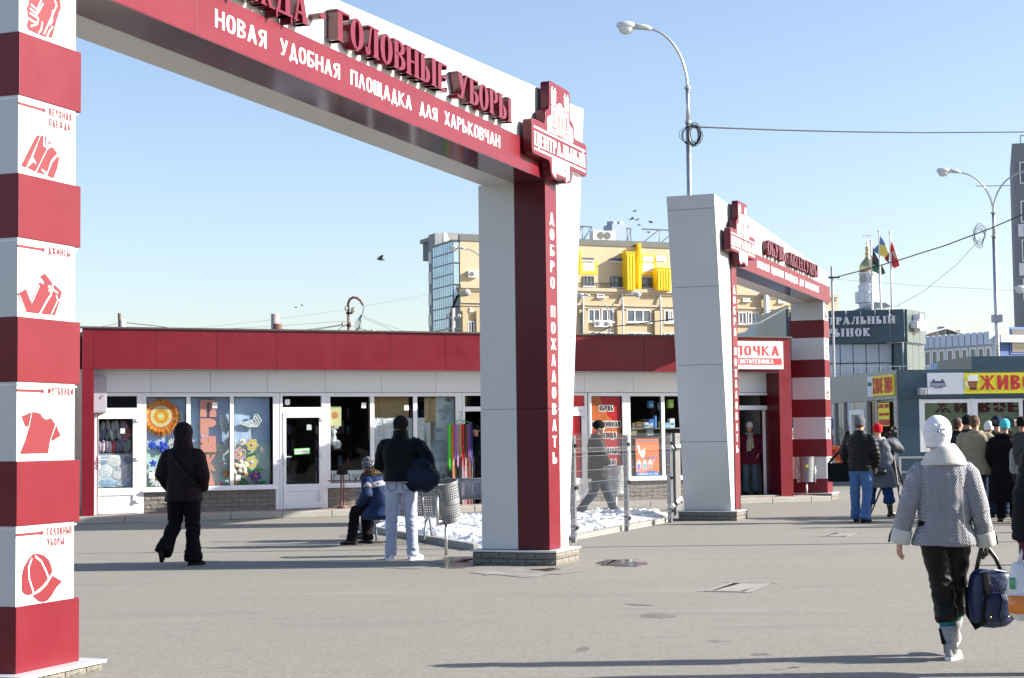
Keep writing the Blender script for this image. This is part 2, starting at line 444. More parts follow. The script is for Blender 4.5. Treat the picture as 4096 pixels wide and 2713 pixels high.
def put_letters(parent,name,mats,txt,x0,z0,x1,z1,y,depth,**kw):
 """solid letters, one object each: front enamel, dark returns"""
 out,w=text_polys(txt,**kw);sx=(x1-x0)/w;sz=z1-z0
 for i,P in out:
  mb=MB();cx=x0+min(p[0]for q in P for p in q)*sx
  for j,q in enumerate(P):
   n0=len(mb.f);mb.prism([(x0+p[0]*sx-cx,z0+p[1]*sz-z0)for p in q],-depth-.0012*(j%6),0)
   for k in range(n0,len(mb.f)):mb.mi[k]=0 if k==n0 else 1
  o=mb.build(name,mats,parent,loc=(cx,y,z0))
# ------------------------------------------------------------------ the two market gateways
_brick_meshes={}
def brick_mesh(L,H,D,seed,m=None,key=''):
 """rock-faced brick: chamfered block with an uneven front (front faces -y, origin at left bottom back)"""
 k=(round(L,3),round(H,3),seed,key)
 if k in _brick_meshes:return _brick_meshes[k]
 rnd=random.Random(seed*77+int(L*1000));mb=MB();nx=4;nz=3
 vs=[];fs=[]
 for i in range(nx):
  for j in range(nz):
   e=(i in(0,nx-1))or(j in(0,nz-1))
   vs.append((L*i/(nx-1),-(.006 if e else rnd.uniform(.012,.026)),H*j/(nz-1)))
 for i in range(nx-1):
  for j in range(nz-1):
   a=i*nz+j;fs.append((a,a+nz,a+nz+1,a+1))
 mb._add(vs,fs);mb.box(0,-.0055,0,L,D,H)
 me=mb.mesh('brick',m or m_brick);_brick_meshes[k]=me;return me
def brick_run(parent,x0,x1,y,z0,courses,H,L,rot=0.0,gap=.01,org=(0,0),m=None,D=.05,key='',holes=()):
 """bricks in running bond along local x from x0 to x1 on a face at y, each an object; rot turns the run about org"""
 c,s_=cos(rot),sin(rot)
 for k in range(courses):
  x=x0;first=True;off=(k%2)*.5
  while x<x1-.02:
   w=L*(1-off)if first and off else L
   first=False;w=min(w,x1-x-(gap if x1-x>w else 0))
   if x1-(x+w)<.05:w=x1-x
   bw=max(.03,w-gap)
   px_,py_=x,y
   o=inst('brick',brick_mesh(round(bw,3),H,D,random.randrange(4),m,key),parent,
     (org[0]+px_*c-py_*s_,org[1]+px_*s_+py_*c,z0+k*(H+gap)),(0,0,rot))
   x+=w
def plinth(parent,x0,y0,x1,y1,z1,cap=.022,H=.062,gap=.009):
 """rectangular brick plinth with a sheet-metal cap; courses down from z1"""
 n=max(1,int(round((z1-cap)/(H+gap))));H=(z1-cap)/n-gap
 box('mortar_core',m_mortar,parent,x0+.012,y0+.012,-.05,x1-.012,y1-.012,z1-cap)
 for org,rot,ln in(((x0,y0),0,x1-x0),((x1,y0),pi/2,y1-y0),((x1,y1),pi,x1-x0),((x0,y1),1.5*pi,y1-y0)):
  brick_run(parent,.004,ln-.004,.0,0,n,H,.225,rot,gap,org)
 mb=MB().box(x0-.025,y0-.025,z1-cap,x1+.025,y1+.025,z1)
 mb.build('flashing_cap',m_zinc,parent,bevel=.004)
ICONS={}
def _poly(mb,pts,y,d=.003):mb.prism(pts,y-d,y+.0005)
# garment pictograms traced in face units: x 0..1 across the face, z 0..1 up the white block
ICONS['cap']=([[(.10,.20),(.135,.135),(.19,.10),(.245,.10),(.30,.125),(.43,.215),(.52,.32),(.615,.47),(.59,.60),(.545,.71),(.46,.80),(.37,.84),(.28,.84),(.22,.78),(.13,.62),(.10,.47)],
    [(.275,.075),(.40,.125),(.52,.235),(.62,.395),(.785,.265),(.68,.155),(.60,.02),(.53,-.06),(.46,-.075),(.38,-.045)]],
    [([(.255,.76),(.205,.6),(.215,.4),(.29,.13)],.02),([(.32,.795),(.42,.69),(.50,.5),(.545,.36)],.02)])
ICONS['tshirt']=([[(.08,.74),(.245,.825),(.195,.55),(.14,.56)],[(.262,.83),(.40,.80),(.42,.76),(.46,.725),(.50,.725),(.55,.76),(.655,.60),(.565,.30),(.53,.05),(.055,.05),(.145,.30),(.175,.42),(.215,.56)],
     [(.672,.575),(.75,.38),(.60,.28),(.585,.315)]],[([(.405,.80),(.43,.745),(.48,.705),(.535,.715),(.565,.745)],.015)])
ICONS['jacket']=([[(.045,.055),(.13,.045),(.33,.60),(.37,.73),(.31,.70),(.23,.52)],[(.15,.05),(.29,.01),(.485,.50),(.42,.535),(.42,.73),(.385,.73),(.345,.60),(.25,.28),(.27,.2)],
     [(.31,.0),(.475,.0),(.56,.3),(.67,.46),(.63,.5),(.585,.56),(.52,.49),(.505,.51)],[(.495,-.02),(.60,-.04),(.665,.16),(.70,.35),(.685,.42),(.58,.26)],
     [(.45,.725),(.54,.69),(.61,.57),(.53,.50),(.525,.57),(.46,.56),(.455,.6)]],
    [([(.24,.24),(.285,.17)],.022),([(.40,.07),(.46,.03)],.02),([(.485,.71),(.48,.6),(.515,.555),(.575,.585),(.555,.65),(.485,.71)],.03)])
ICONS['jeans']=([[(.0,.33),(.14,.44),(.22,.21),(.36,.58),(.385,.60),(.43,.57),(.455,.60),(.42,.66),(.37,.70),(.46,.78),(.53,.69),(.60,.60),(.665,.56),(.76,.47),(.72,.28),(.64,.01),(.13,.01),(.09,.1)]],
    [([(.36,.53),(.235,.20)],.012),([(.03,.30),(.13,.03)],.012),([(.69,.31),(.575,.03)],.012),([(.60,.60),(.56,.38),(.50,.28),(.37,.0)],.02),([(.52,.54),(.68,.44)],.02),([(.66,.38),(.68,.31),(.74,.30)],.018),([(.535,.45),(.545,.55)],.02)])
ICONS['fur']=([[(.16,.02),(.30,.0),(.44,-.01),(.52,.03),(.60,.0),(.635,.3),(.66,.5),(.70,.66),(.72,.8),(.71,.95),(.66,1.05),(.34,1.05),(.25,.80),(.17,.70),(.165,.60),(.13,.50),(.15,.35),(.15,.22),(.13,.1)]],
    [([(.43,1.0),(.33,.65),(.26,.36)],.018),([(.58,.98),(.64,.80),(.42,.05)],.018),([(.40,.72),(.33,.52),(.29,.42)],.018),([(.57,.65),(.56,.4),(.52,.3)],.018),([(.57,.28),(.50,.12),(.47,.0)],.018),
    ([(.70,.68),(.64,.40),(.57,.02)],.018),([(.15,.27),(.30,.22),(.32,.35),(.18,.40)],.02),([(.2,.12),(.28,.2)],.02),([(.39,.3),(.37,.12),(.33,.03)],.018),([(.18,.5),(.25,.46)],.02),([(.2,.6),(.27,.55)],.02),([(.60,.1),(.66,.02)],.016)])
ICONS['shoe']=([[(.2,.0),(.3,.02),(.38,.3),(.45,.1),(.6,.05),(.72,.2),(.7,.5),(.6,.8),(.5,.85),(.52,.6),(.4,.55),(.28,.4)]],[([(.45,.6),(.6,.35)],.03)])
ICONS['sandal']=([[(.2,.15),(.34,.0),(.5,.05),(.42,.3),(.52,.7),(.62,.82),(.48,.84),(.3,.76),(.22,.5)],[(.58,.02),(.72,.05),(.76,.4),(.68,.8),(.64,.6),(.66,.3)]],[([(.3,.3),(.42,.66)],.02)])
ICONS['bag']=([[(.2,.05),(.7,.0),(.78,.35),(.68,.45),(.28,.5),(.24,.3)]],[([(.4,.2),(.5,.32),(.6,.2),(.5,.12),(.4,.2)],.02)])
ICONS['heel']=([[(.22,.5),(.4,.42),(.5,.2),(.56,.45),(.72,.0),(.76,.3),(.66,.55),(.5,.8),(.44,.78),(.5,.55),(.3,.6)]],[])
ICONS['belt']=([[(.25,.02),(.45,.0),(.75,.5),(.78,.9),(.62,.8),(.4,.4)]],[([(.4,.15),(.7,.7)],.04)])
def stroke(mb,pts,w,y,d):
 pts=[V((p[0],0,p[1]))for p in pts]
 for a,b in zip(pts[:-1],pts[1:]):
  dd=(b-a);n=V((-dd.z,0,dd.x)).normalized()*w/2;e=dd.normalized()*w*.3
  q=[a-n-e,b-n+e,b+n+e,a+n-e];mb.prism([(p.x,p.z)for p in q],y-d,y+.0003);d+=.0002
def icon(parent,kind,x0,x1,z0,z1,y,words,flip=False):
 W_=x1-x0;H_=z1-z0
 T=lambda p:(x0+p[0]*W_,z0+H_*(.06+p[1]*.70))
 mb=MB();wb=MB();polys,cuts=ICONS[kind]
 for q in polys:mb.prism([T(p)for p in q],y-.003,y+.0005)
 for c,w in cuts:stroke(wb,[T(p)for p in c],w*W_,y,.0042)
 # pointer line with ring
 zl=z1-H_*.085
 mb.box(x0,y-.003,zl-.008,x0+W_*.40,y+.0003,zl+.008)
 cx=x0+W_*.43
 mb.prism([(cx+.014*cos(a*pi/8),zl+.014*sin(a*pi/8))for a in range(16)],y-.0034,y+.0002)
 for a in range(16):mb.prism([(cx+r*cos(b*pi/8),zl+r*sin(b*pi/8))for r,b in((.024,a),(.027,a),(.027,a+1),(.024,a+1))],y-.002,y+.0004)
 for k,wd in enumerate(words):
  lw=sum(glyph(c,.15,.12,0)[1]+.14 for c in wd)*.050
  put_text(mb,wd,x0+W_*.52,zl-.022-k*.068,x0+W_*.52+min(lw,W_*.45),zl+.026-k*.068,y,s=.19,t=.15,gap=.18)
 mb.build('pictogram_print',m_print,parent)
 if cuts:wb.build('pictogram_line',m_printw,parent)
def emblem(parent,x,z,y,k=1.0,mb=None,wb=None):
 """market emblem in its own units: outline board plus white print; x, z = centre of the name bar"""
 X=lambda a:x+a*k;Z=lambda a:z+a*k
 half=[(-.37,.77),(-.37,.42),(-.52,.39),(-.52,.22),(-.985,.22),(-.985,-.19),(-.37,-.19),(-.34,-.36),(-.17,-.385),(-.12,-.345)]
 pts=half+[(-p[0],p[1])for p in reversed(half)]
 return round_poly([(X(p[0]),Z(p[1]))for p in pts],.07*k)
def emblem_print(mb,rb,x,z,y,k=1.0,name=True):
 """white print of the emblem (mb) and red-on-white details (rb) on a plane y"""
 B_=lambda m,x0,z0,x1,z1,d=.003:m.box(x+x0*k,y-d,z+z0*k,x+x1*k,y+.0003,z+z1*k)
 B_(mb,-.92,.115,.92,.137);B_(mb,-.92,-.138,.92,-.115)
 put_text(mb,'ЦЕНТРАЛЬНЫЙ',x-.92*k,z-.085*k,x+.92*k,z+.075*k,y,s=.2,t=.07,sf=.06,gap=.03,depth=.003)
 # towers
 for q in(-1,1):
  xa,xb=(-.31,-.15)if q<0 else(.15,.31)
  B_(mb,xa,.56,xb,.645);B_(mb,xa,.49,xb,.553);B_(mb,xa,.225,xb,.483);B_(mb,xa,.155,xb,.22)
  B_(mb,xa-.012,.655,xb+.012,.675);
  for c in(xa+.03,xb-.03):B_(mb,c-.014,.685,c+.014,.71)
  for c in(-.02,0,.02):B_(rb,(xa+xb)/2+c-.003,.575,(xa+xb)/2+c+.003,.63,.0044)
  m_=(xa+xb)/2;B_(rb,m_-.028,.26,m_+.028,.43,.0044);B_(rb,m_-.028,.17,m_+.028,.205,.0044);B_(rb,xa,.212,xb,.232,.0045);B_(rb,xa,.478,xb,.495,.0045);B_(rb,(xb if q<0 else xa)-.012,.155,(xb if q<0 else xa)+.012,.56,.0046)
  # low wings
  wa,wb_=(-.46,-.316)if q<0 else(.316,.46)
  B_(mb,wa,.155,wb_,.285);B_(mb,wa,.292,wb_,.308)
  mb.prism([(x+wa*k,z+.312*k),(x+wb_*k,z+.312*k),(x+(wb_ if q<0 else wa)*k,z+.365*k)],y-.003,y+.0003)
  for c in(.3,.5,.7):B_(rb,wa+(wb_-wa)*c-.008,.17,wa+(wb_-wa)*c+.008,.265,.0044)
 # centre with arched top
 arc=[(-.144+.288*i/12,.50+.055*sin(pi*i/12))for i in range(13)]
 mb.prism([(x+a*k,z+b*k)for a,b in arc+[(.144,.42)]+[(.144-.288*i/12,.42+.055*sin(pi*i/12))for i in range(1,12)]+[(-.144,.42)]],y-.003,y+.0003)
 arc2=[(.144-.288*i/12,.41+.055*sin(pi*i/12))for i in range(13)]
 mb.prism([(x+a*k,z+b*k)for a,b in[(-.144,.155),(.144,.155)]+arc2],y-.003,y+.0003)
 for c in(-.075,-.025,.025,.075):
  B_(rb,c-.017,.245,c+.017,.395+.02*(abs(c)<.05),.0044);B_(rb,c-.017,.155,c+.017,.205+.012*(abs(c)<.05),.0044)
 # ribbon
 B_(mb,-.31,-.305,.31,-.15)
 for q in(-1,1):mb.prism([(x+q*.31*k,z-.315*k),(x+q*.19*k,z-.315*k),(x+q*.19*k,z-.365*k)],y-.003,y+.0003)
 put_text(rb,'РЫНОК',x-.23*k,z-.285*k,x+.23*k,z-.175*k,y-.003,s=.13,t=.06,sf=.05,gap=.1,depth=.0015)
def gateway(org,dirn,label,words,letters,icons,far,zs=1.0):
 """frame: x along the beam (local u = dirn*x), y away from the lettered side. far = u of the striped pillar's outer edge"""
 g=empty('market_gateway',org,A_BEAM,label,'gateway')
 D=dirn
 P=lambda u:D*u
 def bx(name,m,u0,y0,z0,u1,y1,z1,bevel=.004):return box(name,m,g,P(u0),y0,z0,P(u1),y1,z1,bevel)
 ztop=lambda u:5.62+.042*u
 # -- lettered pillar
 a,b=sorted((P(-.07),P(.77)))
 plinth(g,a,-.10,b,.945,.175)
 bx('pillar_core',m_core,.01,.012,.175,.39,.84,4.54,0)
 cuts=[.18,1.84,4.545]
 for z0,z1 in zip(cuts[:-1],cuts[1:]):
  bx('burgundy_panel',m_dkred,0,.004,z0+.0015,.10,.39,z1-.0015)
  bx('red_panel',m_red,.10,.0,z0+.003,.40,.39,z1-.003)if False else bx('red_strip_panel',m_red,.0,-.004,z0+.003,.398,.0035,z1-.003,.002)
  bx('white_panel',m_white,0,.394,z0+.0015,.40,.855,z1-.0015)
 # flared white slab on the outer side
 ed=lambda z:.69+(z-.175)*.1494
 core=MB();core.prism([(P(.405),.175),(P(.67),.175),(P(ed(5.6)-.03),5.6),(P(.405),5.55)],.03,.84);core.build('flare_core',m_core,g)
 cz=[.18,1.39,2.74,4.10,5.44,9]
 for z0,z1 in zip(cz[:-1],cz[1:]):
  z1b=min(z1,ztop(.4))
  lo,hi=z0+.003,(z1-.003 if z1<9 else None)
  if hi:pts=[(P(.402),lo),(P(ed(lo)),lo),(P(ed(hi)),hi),(P(.402),hi)]
  else:pts=[(P(.402),lo),(P(ed(lo)),lo),(P(ed(ztop(1.5))),ztop(1.5)),(P(.402),ztop(.4))]
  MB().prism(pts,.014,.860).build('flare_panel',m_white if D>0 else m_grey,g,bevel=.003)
  # thin outer return, slightly proud, that catches the light
  if hi:q=[(P(ed(lo)-.17),lo),(P(ed(lo)+.002),lo),(P(ed(hi)+.002),hi),(P(ed(hi)-.17),hi)]
  else:q=[(P(ed(lo)-.17),lo),(P(ed(lo)+.002),lo),(P(ed(ztop(1.5))+.002),ztop(1.5)+.001),(P(ed(ztop(1.5))-.17),ztop(1.33))]
  MB().prism(q,.006,.0135).build('edge_strip',m_white,g)
 # -- striped pillar
 o_,i_=far,far+.655  # outer edge, inner edge of the red blocks
 a,b=sorted((P(o_-.09),P(i_+.11)))
 plinth(g,a,-.10,b,.90,.068 if D>0 else.16)
 zr=[(.068 if D>0 else.16,.483),(.982,1.389),(1.888,2.30),(2.802,3.212),(3.712,4.12)]
 for z0,z1 in zr:bx('red_block',m_red if D>0 else m_red,o_,0,z0,i_,.80,z1,.004)
 zw=[(.483,.982),(1.389,1.888),(2.30,2.802),(3.212,3.712),(4.12,4.55)]
 for k,(z0,z1)in enumerate(zw):
  bx('white_block',m_white,o_+(.004 if D>0 else.05),.008,z0-.01,i_-(.05 if D>0 else.004),.76,z1+.012,.003)
  bx('drip_trim',m_zinc,o_+.002,.004,z1-.022,i_-.03,.78,z1-.012,0)
  xa,xb=sorted((P(o_+(.004 if D>0 else.05)),P(i_-(.05 if D>0 else.004))))
  icon(g,icons[k][0],xa,xb,z0,z1-.012,.008,icons[k][1])
 # -- beam
 y1b,zb=.40,4.55
 beam_out=far-.012;beam_in=.42
 core=MB()
 core.prism([(P(beam_out+.02),zb+.02),(P(.40),zb+.02),(P(.40),ztop(.4)-.03),(P(beam_out+.02),ztop(beam_out)-.03)],.02,.80);core.build('beam_core',m_core,g)
 n=5;cutu=[beam_out+(beam_in-beam_out)*i/n for i in range(n+1)]
 for u0,u1 in zip(cutu[:-1],cutu[1:]):
  bx('red_fascia_panel',m_red,u0+.002,-.035,zb,u1-.002,-.002,4.93,.003)
  bx('soffit_panel',m_soffit,u0+.002,-.0345,zb-.006,u1-.002,y1b,zb-.001,0)
  bx('white_soffit_panel',m_white,u0+.002,y1b+.003,zb-.008,u1-.002,.80,zb-.001,0)
 m_=6;cutw=[beam_out+(.40-beam_out)*i/m_ for i in range(m_+1)]
 for u0,u1 in zip(cutw[:-1],cutw[1:]):
  MB().prism([(P(u0+.0015),4.938),(P(u1-.0015),4.938),(P(u1-.0015),ztop(u1)),(P(u0+.0015),ztop(u0))],0,.019).build('white_fascia_panel',m_white,g,bevel=.002)
  MB().prism([(P(u0+.0015),zb),(P(u1-.0015),zb),(P(u1-.0015),ztop(u1)),(P(u0+.0015),ztop(u0))],.781,.80).build('rear_panel',m_white,g)
 cap=MB();cap.prism([(P(beam_out),ztop(beam_out)+.001),(P(.40),ztop(.4)+.001),(P(.40),ztop(.4)+.012),(P(beam_out),ztop(beam_out)+.012)],-.008,.815);cap.build('top_flashing',m_zinc,g)
 bx('end_panel',m_white,beam_out-.004,.0,zb,beam_out+.015,.80,ztop(beam_out)-.005,0)
 # -- words
 fl=(lambda x0,x1:(P(x0),P(x1)))if D>0 else(lambda x0,x1:(-x1,-x0))
 for u0,u1,z0,z1,tx in words:
  mb=MB();put_text(mb,tx,u0,z0,u1,z1,-.035,s=.15,t=.125,gap=.13);mb.build('lettering',m_printw,g)
 for u0,u1,z0,z1,tx in letters:
  put_letters(g,'raised_letter',[m_letter,m_letside],tx,u0,z0,u1,z1,-.012,.105,s=.21,t=.075,sf=.05,gap=.055)
 mb=MB()
 vt='ДОБРО';zz=4.19
 for ch in 'ДОБРО ПОЖАЛОВАТЬ':
  if ch==' ':zz-=.152;continue
  w=.145 if ch not in 'Ж' else.20;uc=P(.215)
  if D<0:uc=-.20
  put_text(mb,ch,uc-w/2,zz-.135,uc+w/2,zz,-.0045,s=.18,t=.13,depth=.0025)
  zz-=.194
 mb.build('lettering',m_printw,g)
 # -- emblem board
 ec=P(.115)if D>0 else-.10
 bp=emblem(None,ec,4.925,-.16)
 eb=MB();n0=0;eb.prism(bp,-.165,-.05)
 eb.mi=[0]+[1]*(len(eb.f)-1);ob=eb.build('emblem_board',[m_red,m_dkred],g,bevel=.006)
 for bxx in(-.5,.5):MB().box(ec+bxx-.03,-.05,4.8,ec+bxx+.03,0,4.86).build('stand_off',m_core,g)
 wb,rb=MB(),MB();emblem_print(wb,rb,ec,4.925,-.165)
 wb.build('emblem_print',m_printw,ob);rb.build('emblem_detail',m_print,ob)
 return g
c1=G(2198,2202,.175);c1.z=0
gateway(c1,1,'tall near market gateway, red and white striped pillar at the left edge of the picture',
 [(-7.52,-6.728,4.674,4.815,'НОВАЯ'),(-6.50,-5.42,4.680,4.815,'УДОБНАЯ'),(-5.207,-3.89,4.683,4.817,'ПЛОЩАДКА'),(-3.70,-3.27,4.685,4.812,'ДЛЯ'),(-3.08,-1.542,4.69,4.828,'ХАРЬКОВЧАН')],
 [(-7.85,-6.15,4.985,5.262,'ОДЕЖДА'),(-5.94,-5.84,5.02,5.25,'·'),(-5.63,-3.197,4.985,5.262,'ГОЛОВНЫЕ'),(-2.93,-1.373,4.99,5.262,'УБОРЫ')],
 [('cap',('ГОЛОВНЫЕ','УБОРЫ')),('tshirt',('ФУТБОЛКИ',)),('jeans',('ДЖИНСЫ',)),('jacket',('ВЕРХНЯЯ','ОДЕЖДА')),('fur',('МЕХА',))],-9.83)
c2=G(2941,2087)*1.011;c2.z=0
F2=Frame(c2,A_BEAM);_o=F2.w(.70,.06)
gateway(_o,-1,'smaller far market gateway with its lettered pillar beside the mesh fence',
 [(1.00+.6,2.05+.6,4.68,4.82,'НОВАЯ'),(2.85,4.0,4.68,4.82,'УДОБНАЯ'),(4.2,5.5,4.68,4.82,'ПЛОЩАДКА'),(5.7,6.1,4.68,4.82,'ДЛЯ'),(6.3,7.85,4.68,4.82,'ХАРЬКОВЧАН')],
 [(2.2,3.9,4.99,5.28,'ОБУВЬ'),(4.0,4.12,5.0,5.27,'·'),(4.3,7.4,4.98,5.25,'АКСЕССУАРЫ')],
 [('belt',('АКСЕССУАРЫ',)),('heel',('ЖЕНСКАЯ','ОБУВЬ')),('bag',('СУМКИ',)),('sandal',('ОБУВЬ',)),('shoe',('СПОРТИВНАЯ','ОБУВЬ'))],-9.27)
# ------------------------------------------------------------------ ground
m_asph=mat('worn_asphalt',(.205,.197,.172),.88,var=[(.22,.22),(2.2,.20,(.35,1.6,1)),(9,.30),(28,.45)],stains=[(3.5,.58,(.13,.127,.12),.45,(.4,1.5,1)),(45,.62,(.09,.09,.085),.5),(50,.66,(.42,.41,.38),.5),(1.1,.55,(.15,.147,.135),.5,(.25,1.4,1)),(.8,.58,(.28,.27,.24),.45,(.3,1.2,1)),(26,.74,(.5,.49,.46),.35),(14,.76,(.13,.13,.13),.35)],bump=[(160,.35,.006),(9,.25,.012)])
def asphalt_roughen():
 nt=m_asph.node_tree
MB().slab([(-700,-500),(700,-500),(700,900),(-700,900)],-.4,0).build('ground',m_asph)['kind']='structure'
m_kerb=mat('concrete_kerb',(.33,.32,.29),.9,var=[(3,.15),(30,.15)],stains=(5,.62,(.2,.2,.19),.5),bump=(40,.5,.01))
SH=Frame(G(571,2054,.12),A_SHOP)
KT=.12  # walkway height in front of the shops
FO=-.55  # fascia stands this far forward
xL,_=SH.px(329,1317,FO);xR,_=SH.px(3161,1358,FO)
kx0,kx1=xL-.3,xR+.6
KY=-1.15  # kerb line
wk=empty('shop_walkway',SH.o,A_SHOP);wk['kind']='structure'
MB().box(kx0,KY+.12,-.02,kx1,.02,KT-.02).build('walkway_base',m_mortar,wk)
# interlocking pavers, one object each near the left door; the rest joined
pav_r=mat('red_concrete_paver',(.34,.20,.17),.9,var=(8,.2),bump=(50,.4,.008));pav_g=mat('grey_concrete_paver',(.30,.29,.28),.9,var=(8,.2),bump=(50,.4,.008))
pm={}
for nm,mm in(('r',pav_r),('g',pav_g)):pm[nm]=MB().box(0,0,0,.192,.112,.024).mesh('paver',mm)
cnt=0;rest={'r':MB(),'g':MB()}
yy=KY+.125;row=0
while yy<-.115:
 x=kx0+(.1 if row%2 else 0)
 while x<kx1-.2:
  c='r' if random.random()<.45 else 'g';dz=random.uniform(-.003,.003)
  if x<4.2 and cnt<290 and-1.2<x:inst('paver',pm[c],wk,(x,yy,KT-.022+dz),(random.uniform(-.01,.01),0,random.uniform(-.01,.01)));cnt+=1
  else:rest[c].box(x,yy,KT-.022+dz,x+.192,yy+.112,KT+.002+dz)
  x+=.2
 yy+=.12;row+=1
for c,mm in(('r',pav_r),('g',pav_g)):
 o=rest[c].build('paver',mm,wk);o['kind']='stuff'
x=kx0
while x<kx1:
 w=min(1.0,kx1-x);MB().box(.004,0,0,w-.004,.12,KT+.006).build('kerb_stone',m_kerb,wk,loc=(x,KY,random.uniform(-.004,.003)),bevel=.012);x+=w
# ------------------------------------------------------------------ the long shop building
shop=empty('shop_building',SH.o,A_SHOP,'long single-storey shop row with red fascia and white framed windows','shop')
H0,H1=2.455,2.895  # window head, underside of fascia
HT=3.69
DEEP=5.5
# shell
mb=MB()
mb.box(xL+.02,.35,0,xR-.02,DEEP,.10)  # floor slab
mb.box(xL+.02,DEEP,0,xR-.02,DEEP+.2,HT-.1)
mb.box(xL+.02,FO+.05,HT-.16,xR-.02,DEEP+.2,HT-.08)
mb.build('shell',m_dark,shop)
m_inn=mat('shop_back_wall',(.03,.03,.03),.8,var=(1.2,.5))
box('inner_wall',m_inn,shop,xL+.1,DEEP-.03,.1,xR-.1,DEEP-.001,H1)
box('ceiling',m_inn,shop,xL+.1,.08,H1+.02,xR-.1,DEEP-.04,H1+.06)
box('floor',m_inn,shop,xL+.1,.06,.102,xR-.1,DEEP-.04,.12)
m_side=mat('side_wall_panel',(.55,.56,.57),.6)
box('side_wall',m_side,shop,xL+.0,.2,0,xL+.018,DEEP+.2,HT-.1)
box('side_wall',m_side,shop,xR-.018,.2,0,xR,DEEP+.2,HT-.1)
# red fascia panels, joints where the photograph has them
jx=[xL]+[SH.xs(px,1400,FO)for px in(300+127/1.742,300+562/1.742,300+987/1.742,300+1402/1.742,1200+237/1.742,1200+630/1.742,1200+1012/1.742)]
st=jx[-1]-jx[-2]
while jx[-1]+st<SH.xs(2378,1400,FO)-.3:jx.append(jx[-1]+st)
jx+=[SH.xs(2378,1400,FO),SH.xs(2575,1400,FO)]
while jx[-1]+st<xR-.9:jx.append(jx[-1]+st)
jx+=[SH.xs(3129,1400,FO),xR]
for a,b in zip(jx[:-1],jx[1:]):
 box('fascia_panel',m_red,shop,a+.003,FO+random.uniform(-.002,.002),H1,b-.003,FO+.03,HT-.02,.003)
box('fascia_soffit',m_white,shop,xL+.3,FO+.035,H1+.004,xR-.3,-.002,H1+.012)
box('fascia_rear',m_core,shop,xL+.01,FO+.032,H1+.014,xR-.01,FO+.06,HT-.03)
mb=MB().box(xL-.03,FO-.035,HT-.02,xR+.03,FO+.12,HT+.012);mb.build('roof_flashing',mat('brown_flashing',(.09,.075,.07),.5,metal=.3),shop)
# end pilasters
pl1=SH.xs(375,1800,FO);box('pilaster',m_red,shop,xL,FO,-.02,pl1,.3,H1-.004,.003)
pr0=SH.xs(3122,1800,FO);box('pilaster',m_red,shop,pr0,FO,-.02,xR,.3,H1-.004,.003)
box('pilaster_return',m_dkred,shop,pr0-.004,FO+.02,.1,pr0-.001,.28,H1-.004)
# white band above the windows
bj=[pl1]+[SH.xs(px,1540,0)for px in(300+528/1.742,300+943/1.742,300+1340/1.742,1200+175/1.742,1200+565/1.742,1200+945/1.742)]
st=bj[-1]-bj[-2]
while bj[-1]+st<SH.xs(2338,1540,0)-.3:bj.append(bj[-1]+st)
bj+=[SH.xs(2338,1540,0),SH.xs(2533,1540,0)]
while bj[-1]+st<pr0-.4:bj.append(bj[-1]+st)
bj+=[pr0]
m_wband=mat('white_wall_panel',(.74,.76,.78),.45,coat=.05,var=(2,.03),stains=(6,.68,(.4,.4,.4),.25))
for a,b in zip(bj[:-1],bj[1:]):box('wall_panel',m_wband,shop,a+.003,-.012,H0+.01,b-.003,.05,H1-.002,.002)
# ---- windows and doors: positions read along the wall
def X5(v):return SH.xs(300+v/1.742,1800)
def X6(v):return SH.xs(1200+v/1.742,1800)
def X8(v):return SH.xs(2100+v/1.742,1750)
def X11(v):return SH.xs(2850+v/2.09,1750)
ZS=.56  # window sill height
zt=H0-.075  # top of panes
ztr=2.115  # transom bar
def pvc(name,x0,z0,x1,z1,y0=-.03,y1=.05,par=None):return box(name,m_frame,par or shop,x0,y0,z0,x1,y1,z1,.006)
def pane(par,x0,z0,x1,z1,m=None):return box('pane',m or m_glass,par,x0,.008,z0,x1,.016,z1)
def window(x0,x1,panes):
 """window group from x0 to x1 with pane extents"""
 w=empty('window',(0,0,0));w.parent=shop
 z0,z1=ZS,H0
 xs=[x0]+[v for p in panes for v in p]+[x1]
 f=MB()
 for i in range(0,len(xs),2):f.box(xs[i],-.03,z0+.065,xs[i+1],.05,zt)
 f.box(x0,-.0305,zt,x1,.0505,z1);f.box(x0,-.0305,z0,x1,.0505,z0+.065)
 f.build('frame',m_frame,w,bevel=.005)
 gk=MB()
 for a,b in panes:
  for q in((a,z0+.065,a+.012,zt),(b-.012,z0+.065,b,zt),(a,z0+.065,b,z0+.077),(a,zt-.012,b,zt)):gk.box(q[0]-.001,-.006,q[1]-.001,q[2]+.001,.007,q[3]+.001)
  pane(w,a,z0+.065,b,zt)
 gk.build('gasket',m_black,w)
 sl=MB();sl._add([(x0-.03,-.10,z0-.012),(x1+.03,-.10,z0-.012),(x1+.03,.0,z0+.006),(x0-.03,.0,z0+.006),(x0-.03,-.10,z0-.03),(x1+.03,-.10,z0-.03),(x1+.03,0,z0-.03),(x0-.03,0,z0-.03)],
     [(0,1,2,3),(7,6,5,4),(4,5,1,0),(5,6,2,1),(6,7,3,2),(7,4,0,3)])
 sl.build('sill',m_frame,w)
 return w
def brick_apron(x0,x1):
 w=empty('brick_apron');w.parent=shop
 box('mortar',m_mortar,w,x0,-.018,.10,x1,.05,ZS-.032)
 n=5;H=(ZS-.032-.105)/n-.008
 brick_run(w,x0+.003,x1-.003,-.02,.105,n,H,.29,gap=.008)
